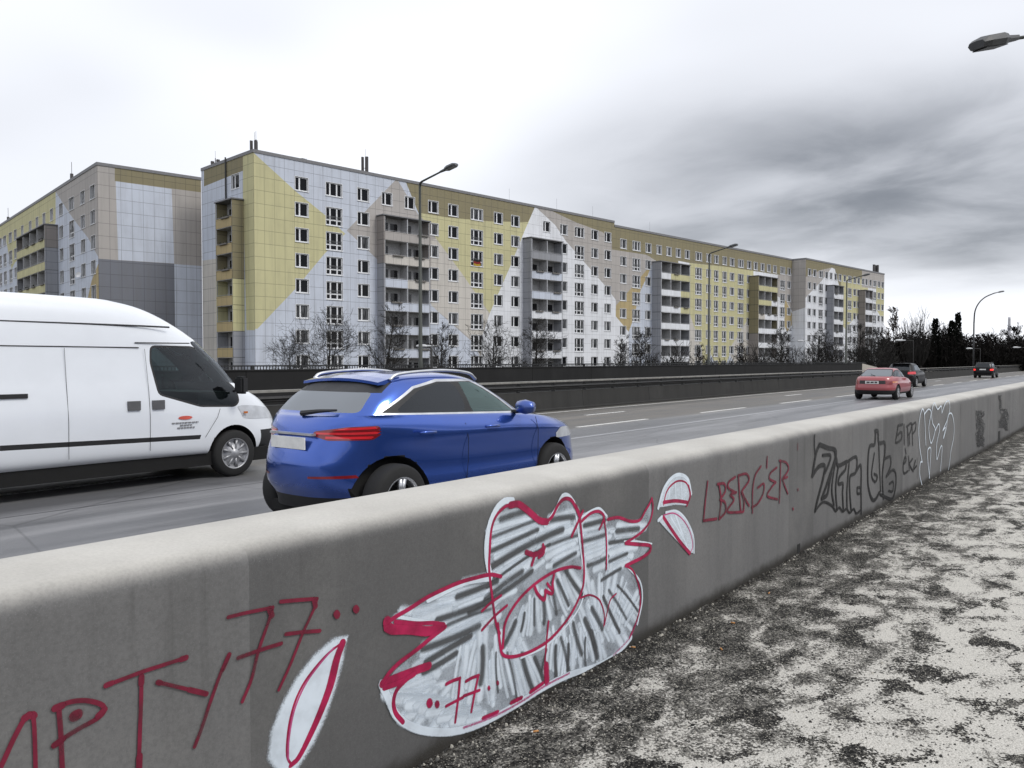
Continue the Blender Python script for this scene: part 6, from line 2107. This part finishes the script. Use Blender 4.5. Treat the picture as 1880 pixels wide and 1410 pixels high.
    seats(root, [(0.0, -0.36), (0.0, 0.36), (-0.85, -0.36), (-0.85, 0.36)], 0.56)
    b = MB(); b.box(0.45, 0.86, -0.72, 0.72, 0.75, 1.08); b.build('dashboard', M_SEAT, root)
    tag(root, 'bright blue sport utility car with roof rails driving behind the graffiti wall', 'car')
    return root
build_suv()

# ================= white high roofed van
def build_van():
    root = empty('panel_van', (5.08, 11.62, ROAD_Z))
    lv = [(-2.93, 2.80, 0.84, 0.36, 9, 5),
          (-2.96, 2.90, 0.94, [(-3, 0.44), (0, 0.44), (2.9, 0.36)], 10, 5),
          (-2.98, 2.965, 0.975, [(-3, 0.60), (2.9, 0.54)], 11, 5),
          (-2.98, 2.965, 0.987, [(-3, 0.78), (0, 0.78), (2.9, 0.72)], 12, 4.6),
          (-2.98, 2.90, 0.987, [(-3, 0.98), (0, 0.98), (2.9, 0.90)], 12, 4.4),
          (-2.98, 2.80, 0.978, [(-3, 1.12), (0, 1.12), (2.2, 1.10), (2.8, 1.03)], 12, 4.2),
          (-2.98, 2.66, 0.955, [(-3, 1.30), (0, 1.30), (2.0, 1.26), (2.6, 1.16)], 12, 4.2),
          (-2.98, 2.28, 0.93, [(-3, 1.46), (0, 1.46), (1.9, 1.42), (2.3, 1.34)], 12, 4.5, True),
          (-2.97, 1.97, 0.895, [(-3, 1.75), (1.9, 1.72)], 12, 4.4),
          (-2.96, 1.62, 0.86, [(-3, 2.05), (1.6, 2.03)], 12, 4.4, True),
          (-2.95, 1.40, 0.84, [(-3, 2.18), (1.4, 2.18)], 12, 4.2),
          (-2.93, 1.08, 0.80, [(-3, 2.38), (1.1, 2.36)], 10, 3.8),
          (-2.90, 0.80, 0.735, [(-3, 2.50), (0.8, 2.47)], 9, 3.6),
          (-2.84, 0.48, 0.61, [(-3, 2.575), (0.5, 2.545)], 8, 3.4)]
    bm = body_mesh(lv, 0.025)
    bm = cut_arches(bm, [(-1.72, 0.345, 0.42), (1.96, 0.345, 0.425)], 0.985)
    P_W = paint('white_van_paint', (0.74, 0.77, 0.81), 0.0, 0.35, 0.6)
    for s_ in ('-y', '+y'):
        win = rounded([(0.80, 1.27), (1.40, 1.085), (1.98, 1.06), (2.06, 1.12), (2.03, 1.30), (1.76, 1.60), (1.50, 1.86), (1.40, 1.90), (0.74, 1.90), (0.72, 1.70)], 0.05)
        glaze(bm, root, win, s_, G_VAN, 'side_window', 0.028, 0.2, lambda c: c.x > 0.3)
        # rubbing strip, shallow swage lines
        for f in region(bm, [(-1.2, 0.655), (1.38, 0.60), (1.40, 0.66), (-1.2, 0.72)], s_, 0.3): f.material_index = 2
        for f in region(bm, [(-3.0, 0.66), (-2.2, 0.66), (-2.2, 0.72), (-3.0, 0.72)], s_, 0.3): f.material_index = 2
    lift(bm, region(bm, rounded([(-0.80, 1.38), (0.80, 1.38), (0.72, 2.00), (-0.72, 2.00)], 0.06), '+x', 0.25, lambda c: c.z > 1.37), 'windscreen', G_TEAL, root)
    for s_ in (-1, 1):
        lift(bm, region(bm, rounded([(s_ * 0.58, 0.80), (s_ * 0.93, 0.84), (s_ * 0.92, 1.06), (s_ * 0.66, 0.97)], 0.04), '+x', 0.12, lambda c: c.x > 1.8), 'headlight', M_LAMPG, root, 0.004)
    for f in region(bm, [(-1.0, 0.3), (1.0, 0.3), (1.0, 0.66), (-1.0, 0.66)], '+x', 0.2, lambda c: c.x > 2.4): f.material_index = 2
    finish(bm, [P_W, M_HOUSE, M_PLAST], root)
    for s_ in (-1, 1):
        yb = 0.992
        # roof seam and side seams
        b = MB(); b.tube([(-2.9, s_ * 0.829, 2.20), (0.6, s_ * 0.838, 2.19), (1.02, s_ * 0.826, 2.185)], 0.012, 4); b.build('roof_seam', M_PLAST, root)
        b = MB(); b.tube([(-2.9, s_ * 0.880, 1.90), (0.55, s_ * 0.880, 1.895)], 0.007, 4); b.tube([(0.50, s_ * 0.872, 1.96), (1.30, s_ * 0.862, 1.965)], 0.008, 4); b.build('drip_rail', M_PLAST, root)
        b = MB(); b.box(-2.6, -0.88, s_ * 0.966 - 0.012, s_ * 0.966 + 0.012, 1.265, 1.32); b.build('sliding_door_track', M_PLAST, root)
        for pts in ([(0.62, s_ * 0.90, 1.88), (0.64, s_ * 0.965, 1.30), (0.64, s_ * 0.995, 0.95), (0.64, s_ * 0.985, 0.50)], [(1.72, s_ * 0.955, 1.02), (1.66, s_ * 0.985, 0.90), (1.46, s_ * 0.985, 0.62)], [(-0.42, s_ * 0.90, 1.88), (-0.42, s_ * 0.995, 0.95), (-0.42, s_ * 0.985, 0.48)]):
            b = MB(); b.tube(pts, 0.0028, 4); b.build('door_seam', M_HOUSE, root)
        for x in (0.42, 0.76):
            b = MB(); b.box(x - 0.085, x + 0.085, s_ * 0.985 - 0.02, s_ * 0.985 + 0.008, 1.055, 1.18); b.build('door_handle', simple('grey_plastic', (0.10, 0.10, 0.105), 0.5), root)
        # mirror with two arms
        b = MB(); b.box(-0.05, 0.09, -0.13, 0.13, -0.16, 0.16)
        bmm = bmesh.new(); me = b.mesh('mirror', M_PLAST); bmm.from_mesh(me); bmesh.ops.bevel(bmm, geom=bmm.edges[:], offset=0.035, segments=2, affect='EDGES'); bmm.to_mesh(me); bmm.free()
        m_ = link('mirror', me, root); m_.location = (1.96, s_ * 1.10, 1.36); m_.scale = (0.85, 0.8, 0.8)
        b = MB(); b.tube([(0.0, -s_ * 0.22, -0.12), (0.02, -s_ * 0.1, -0.08)], 0.025, 6); b.build('mirror_arm', M_PLAST, m_)
        b = MB(); b.box(2.12, 2.18, s_ * 0.945, s_ * 0.962, 0.93, 0.96); b.build('side_marker', M_AMBER, root)
    # lettering on the passenger door: a red mark above three lines too small to read
    b = MB()
    q = [(1.15 + 0.105 * math.cos(a), 0.92 + 0.026 * math.sin(a)) for a in [2 * math.pi * k / 20 for k in range(20)]]
    b.face([(x, -0.9955, z) for x, z in q])
    b.build('door_emblem', simple('emblem_red', (0.60, 0.10, 0.07), 0.5), root)
    b = MB()
    for z, x0, x1 in ((0.85, 0.95, 1.35), (0.815, 1.07, 1.25), (0.78, 1.03, 1.29)):
        x = x0
        while x < x1:
            w_ = rng.uniform(0.02, 0.05); b.box(x, min(x + w_, x1), -0.9958, -0.99, z - 0.009, z + 0.009); x += w_ + 0.012
    b.build('door_lettering', simple('lettering_grey', (0.2, 0.2, 0.21), 0.6), root)
    for x in (-1.72, 1.96):
        for s_ in (-1, 1): wheel(root, x, s_, 0.345, 0.22, s_ * 0.855, 'cap')
    seats(root, [(0.55, -0.48), (0.55, 0.48)], 0.85)
    b = MB(); b.box(1.45, 1.98, -0.82, 0.82, 0.85, 1.26); b.build('dashboard', M_SEAT, root)
    b = MB(); b.box(0.10, 0.14, -0.80, 0.80, 0.5, 1.8); b.build('bulkhead', M_SEAT, root)
    b = MB(); b.box(-2.75, 2.6, -0.88, 0.88, 0.20, 0.40); b.build('underbody', M_HOUSE, root)  # underbody set low and wide to keep light out beneath the van
    tag(root, 'white high roofed delivery van passing beside the blue car', 'van')
    return root
build_van()

# ================= the cars farther down the road
def far_car(kind, loc, colour, label):
    root = empty('car' if kind != 'estate' else 'estate_car', (loc[0], loc[1], ROAD_Z))
    if kind == 'coupe':
        W = 0.85
        lv = [(-1.98, 2.0, 0.72, 0.22, 5, 4), (-2.08, 2.08, 0.80, 0.30, 5, 4), (-2.15, 2.15, W, [(-2.2, 0.46), (2.2, 0.44)], 4.5, 3.4), (-2.13, 2.13, W, [(-2.2, 0.60), (2.2, 0.55)], 4.2, 3.2),
              (-2.09, 2.06, 0.835, [(-2.1, 0.78), (0, 0.74), (2.1, 0.64)], 4.2, 3.2), (-2.03, 1.90, 0.80, [(-2.1, 0.90), (0, 0.84), (1.9, 0.72)], 4.2, 3.2), (-1.93, 1.6, 0.77, [(-2, 0.955), (0, 0.90), (1.6, 0.80)], 4.4, 3.4, True),
              (-1.66, 0.80, 0.73, [(-1.7, 0.97), (0, 0.93), (0.8, 0.92)], 4.6, 4, True), (-1.28, 0.42, 0.66, [(-1.3, 1.12), (0.4, 1.12)], 4.6, 4), (-0.95, 0.06, 0.585, [(-1, 1.245), (0, 1.25)], 4.6, 4), (-0.80, -0.08, 0.52, [(-1, 1.29), (0, 1.29)], 4.6, 4), (-0.66, -0.18, 0.42, 1.305, 4.6, 4)]
        axl, rw, H = [(-1.27, 0.30, 0.345), (1.22, 0.30, 0.345)], 0.30, 1.305
        side = [[(-1.42, 0.985), (-0.42, 0.955), (-0.42, 1.215), (-0.86, 1.20), (-1.15, 1.10)], [(-0.34, 0.955), (0.62, 0.945), (0.22, 1.14), (0.0, 1.215), (-0.34, 1.22)]]
        rear = [(-0.60, 0.985), (0.60, 0.985), (0.50, 1.235), (-0.50, 1.235)]
        wind = [(-0.62, 0.94), (0.62, 0.94), (0.50, 1.23), (-0.50, 1.23)]
        lights = ((0.50, 0.80, 0.64, 0.80),)
        xr = -2.10
    elif kind == 'hatch':
        W = 0.885
        lv = [(-1.95, 1.95, 0.75, 0.22, 5, 4), (-2.02, 2.05, 0.83, 0.32, 5, 4), (-2.08, 2.10, W, [(-2.2, 0.48), (2.2, 0.45)], 4.5, 3.4), (-2.06, 2.09, 0.892, [(-2.2, 0.65), (2.2, 0.60)], 4.4, 3.2), (-2.0, 2.02, 0.885, [(-2.1, 0.82), (2.1, 0.74)], 4.4, 3.2),
              (-1.95, 1.86, 0.85, [(-2, 0.97), (0, 0.92), (1.9, 0.84)], 4.6, 3.2), (-1.90, 1.55, 0.815, [(-2, 1.04), (0, 0.98), (1.55, 0.92)], 4.6, 3.4, True), (-1.84, 0.85, 0.77, [(-1.9, 1.06), (0, 1.01), (0.85, 1.0)], 5, 4, True),
              (-1.66, 0.42, 0.70, [(-1.7, 1.22), (0.4, 1.22)], 5, 4), (-1.46, 0.05, 0.62, [(-1.5, 1.38), (0, 1.39)], 5, 4), (-1.36, -0.08, 0.55, [(-1.4, 1.43), (0, 1.43)], 5, 4), (-1.2, -0.2, 0.44, 1.455, 5, 4)]
        axl, rw, H = [(-1.25, 0.32, 0.37), (1.30, 0.32, 0.37)], 0.32, 1.455
        side = [[(-1.45, 1.06), (-0.40, 1.03), (-0.40, 1.35), (-1.10, 1.32)], [(-0.32, 1.03), (0.66, 1.02), (0.28, 1.23), (0.02, 1.345), (-0.32, 1.355)]]
        rear = [(-0.58, 1.07), (0.58, 1.07), (0.50, 1.35), (-0.50, 1.35)]
        wind = [(-0.64, 1.02), (0.64, 1.02), (0.52, 1.36), (-0.52, 1.36)]
        lights = ((0.50, 0.85, 0.80, 0.96),)
        xr = -2.02
    else:
        W = 0.84
        lv = [(-2.1, 1.95, 0.72, 0.22, 6, 4), (-2.16, 2.03, 0.79, 0.32, 6, 4), (-2.21, 2.10, W, [(-2.2, 0.48), (2.2, 0.45)], 6, 3.4), (-2.20, 2.09, 0.845, [(-2.2, 0.65), (2.2, 0.60)], 6, 3.4), (-2.17, 2.02, 0.84, [(-2.1, 0.82), (2.1, 0.74)], 6, 3.4),
              (-2.14, 1.86, 0.81, [(-2.1, 0.94), (0, 0.90), (1.9, 0.82)], 6, 3.4), (-2.12, 1.55, 0.78, [(-2.1, 1.0), (0, 0.96), (1.55, 0.90)], 6, 3.6, True), (-2.08, 0.90, 0.745, [(-2.1, 1.02), (0, 0.985), (0.9, 0.97)], 7, 4, True),
              (-1.95, 0.5, 0.69, [(-2, 1.20), (0.5, 1.19)], 7, 4), (-1.82, 0.12, 0.63, [(-1.9, 1.37), (0.1, 1.37)], 7, 4), (-1.75, -0.02, 0.57, [(-1.9, 1.41), (0, 1.41)], 7, 4), (-1.6, -0.15, 0.46, 1.43, 6, 4)]
        axl, rw, H = [(-1.30, 0.31, 0.36), (1.24, 0.31, 0.36)], 0.31, 1.43
        side = [[(-1.86, 1.04), (-1.22, 1.03), (-1.22, 1.33), (-1.72, 1.32)], [(-1.14, 1.025), (-0.30, 1.01), (-0.30, 1.335), (-1.14, 1.33)], [(-0.22, 1.01), (0.68, 0.995), (0.30, 1.21), (0.06, 1.33), (-0.22, 1.335)]]
        rear = [(-0.60, 1.03), (0.60, 1.03), (0.54, 1.34), (-0.54, 1.34)]
        wind = [(-0.62, 1.0), (0.62, 1.0), (0.52, 1.34), (-0.52, 1.34)]
        lights = ((0.58, 0.82, 0.70, 0.86),)
        xr = -2.19
    sg = (6, 30, 6)
    bm = body_mesh(lv, 0.015, 3, sg, 4)
    bm = cut_arches(bm, axl, W, 0.26)
    for s_ in ('-y', '+y'):
        for pl in side: glaze(bm, root, rounded(pl, 0.03, 2), s_, G_TEAL if kind != 'hatch' else G_REAR, 'side_window', 0.022, 0.2, lambda c: c.z > 0.88)
    glaze(bm, root, rounded(rear, 0.05, 2), '-x', G_BACK if kind == 'coupe' else G_DARK, 'rear_window', 0.03, 0.2, lambda c: c.z > 0.88)
    glaze(bm, root, rounded(wind, 0.05, 2), '+x', G_TEAL, 'windscreen', 0.02, 0.2, lambda c: c.z > 0.88)
    for y0, y1, z0, z1 in lights:
        for s_ in (-1, 1):
            pl = [(s_ * y0, z0), (s_ * y1, z0), (s_ * y1, z1), (s_ * y0, z1 - 0.02)]
            if s_ < 0: pl = pl[::-1]
            lift(bm, region(bm, rounded(pl, 0.03, 2), '-x', 0.15, lambda c: c.x < 0 and abs(c.y) < 0.69 + (0.3 if kind != 'coupe' else 0)), 'tail_light', M_TAILD if kind == 'coupe' else (mat_lit('lit_tail_light', (0.55, 0.02, 0.015), 1.6) if kind == 'estate' else M_TAIL), root, 0.004)
    if kind == 'coupe':
        for s_ in (-1, 1): lift(bm, region(bm, [(s_ * 0.70, 0.70), (s_ * 0.82, 0.70), (s_ * 0.82, 0.77), (s_ * 0.70, 0.77)], '-x', 0.1, lambda c: c.x < -1.2), 'indicator', M_AMBER, root, 0.006)
        for f in region(bm, [(-0.50, 0.655), (0.50, 0.655), (0.50, 0.80), (-0.50, 0.80)], '-x', 0.15): f.material_index = 2
        for f in region(bm, [(-0.9, 0.2), (0.9, 0.2), (0.9, 0.40), (-0.9, 0.40)], '-x', 0.1, lambda c: c.x < 0): f.material_index = 2
    else:
        for f in region(bm, [(-0.9, 0.2), (0.9, 0.2), (0.9, 0.36), (-0.9, 0.36)], '-x', 0.1, lambda c: c.x < 0): f.material_index = 2
    for s_ in ('-y', '+y'):
        for f in region(bm, [(-0.9, 0.2), (0.85, 0.2), (0.85, 0.30), (-0.9, 0.30)], s_, -0.2, lambda c: c.z < 0.4): f.material_index = 2
    finish(bm, [colour, M_HOUSE, M_PLAST], root)
    zp = {'coupe': 0.725, 'hatch': 0.62, 'estate': 0.80}[kind]
    plate(root, {'coupe': -2.12, 'hatch': -2.085, 'estate': -2.20}[kind], 0.0, zp, 0.52, 0.115, marks=[(0.10, 0.30), (0.36, 0.60), (0.66, 0.90)] if kind == 'coupe' else None)
    for s_ in (-1, 1):
        b = MB(); b.lathe([(0.0, -0.10), (0.06, -0.08), (0.085, 0.0), (0.07, 0.08), (0.0, 0.1)], 8, 'y')
        m_ = b.build('mirror', colour if kind != 'coupe' else M_PLAST, root, True); m_.location = (0.62, s_ * (W + 0.07), H * 0.73)
        for x, z, r in axl: wheel(root, x, s_, rw, 0.20, s_ * (W - 0.12), 'cap')
        if kind == 'estate':
            b = MB(); b.tube([(-1.7, s_ * 0.60, 1.41), (-1.6, s_ * 0.61, 1.46), (-0.2, s_ * 0.61, 1.46), (-0.05, s_ * 0.60, 1.41)], 0.016, 5); b.build('roof_rail', M_PLAST, root)
    if kind == 'coupe':
        b = MB(); b.tube([(-1.72, -0.02, 0.985), (-1.60, 0.14, 1.03), (-1.48, 0.2, 1.08)], [0.02, 0.012, 0.008], 5); b.build('rear_wiper', M_PLAST, root)
    if kind == 'hatch':
        b = MB(); b.box(-1.60, -1.28, -0.52, 0.52, 1.425, 1.455); b.build('roof_spoiler', colour, root)
    seats(root, [(-0.1, -0.36), (-0.1, 0.36)], 0.45)
    b = MB(); b.box(0.5, 0.95, -0.66, 0.66, 0.6, 0.9); b.build('dashboard', M_SEAT, root)
    root.scale = (1.06, 1.06, 1.06)
    tag(root, label, 'car')
    return root
far_car('coupe', (40.1, 9.45), paint('faded_red_paint', (0.33, 0.055, 0.065), 0.0, 0.35, 0.7), 'faded red coupe with a big rear window, nearest of the cars ahead')
far_car('hatch', (58.6, 12.5), paint('black_paint', (0.006, 0.006, 0.007), 0.0, 0.3, 0.15, 0.15), 'black hatchback half hidden behind the red coupe')
far_car('estate', (94.0, 12.65), paint('black_dull_paint', (0.006, 0.006, 0.007), 0.0, 0.4, 0.12, 0.15), 'black estate car with lit tail lights, farthest down the road')

# ------------------------------------------------------------------ litter on the pavement
M_FILT = simple('cigarette_filter', (0.50, 0.24, 0.08), 0.8); M_PAP = simple('cigarette_paper', (0.62, 0.60, 0.56), 0.8)
for i, (x, y, lab) in enumerate(((1324, 1193, 'cigarette end with an orange filter lying alone nearest the camera on dark grit'), (1412, 1090, 'cigarette end lying farthest out on the dark grit near the wall'), (1345, 1145, 'cigarette end lying between two others on the dark grit'), (1162, 1190, 'cigarette end close against the foot of the wall below the throw-up'), (983, 1345, 'cigarette end at the lower edge of the photo near the wall'))):
    p = on_z(x, y, 0)
    a = rng.uniform(0, 3.14)
    root = empty('cigarette_butt', (p.x, p.y, 0.006), a)
    b = MB(); b.tube([(-0.014, 0, 0), (0.012, 0, 0)], 0.0042, 8); b.build('filter', M_FILT, root, True)
    b = MB(); b.tube([(0.0125, 0, 0), (0.020, 0.001, 0)], [0.0041, 0.0034], 8); b.build('paper', M_PAP, root, True)
    tag(root, lab, 'cigarette butt', 'cigarette ends on the pavement')
b = MB()
rg = random.Random(44)
def stone(x, y, s_):
    o = Vector((x, y, 0))
    t = [o + Vector((math.cos(a) * s_ * rg.uniform(.7, 1.2), math.sin(a) * s_ * rg.uniform(.7, 1.2), -0.001)) for a in (0.3, 1.6, 2.9, 4.2, 5.4)]
    u = [o + Vector((math.cos(a) * s_ * .5, math.sin(a) * s_ * .5, s_ * rg.uniform(.6, 1.0))) for a in (0.3, 1.6, 2.9, 4.2, 5.4)]
    m_ = rg.choice((0, 0, 0, 1, 1, 2))
    for k in range(5): b.face([t[k], t[(k + 1) % 5], u[(k + 1) % 5], u[k]], m_)
    b.face(u, m_)
for k in range(5200):
    x = rg.uniform(1.6, 14) if k % 2 else rg.uniform(1.6, 5)
    u = rg.random()
    y = WALL_Y - 0.004 - (u ** 2.2) * 1.9
    stone(x, y, rg.uniform(0.0022, 0.0065) * (1.5 if rg.random() < 0.06 else 1))
for k in range(900):
    stone(rg.uniform(1.6, 16), WALL_Y - 0.006 - abs(rg.gauss(0, 0.025)), rg.uniform(0.004, 0.012))
o = b.build('gravel', [simple('gravel_dark', (0.03, 0.029, 0.027), 0.9), simple('gravel_grey', (0.12, 0.115, 0.105), 0.9), simple('gravel_pale', (0.40, 0.38, 0.33), 0.9)])
tag(o, 'loose grit scattered along the foot of the wall', 'gravel', kind='stuff')
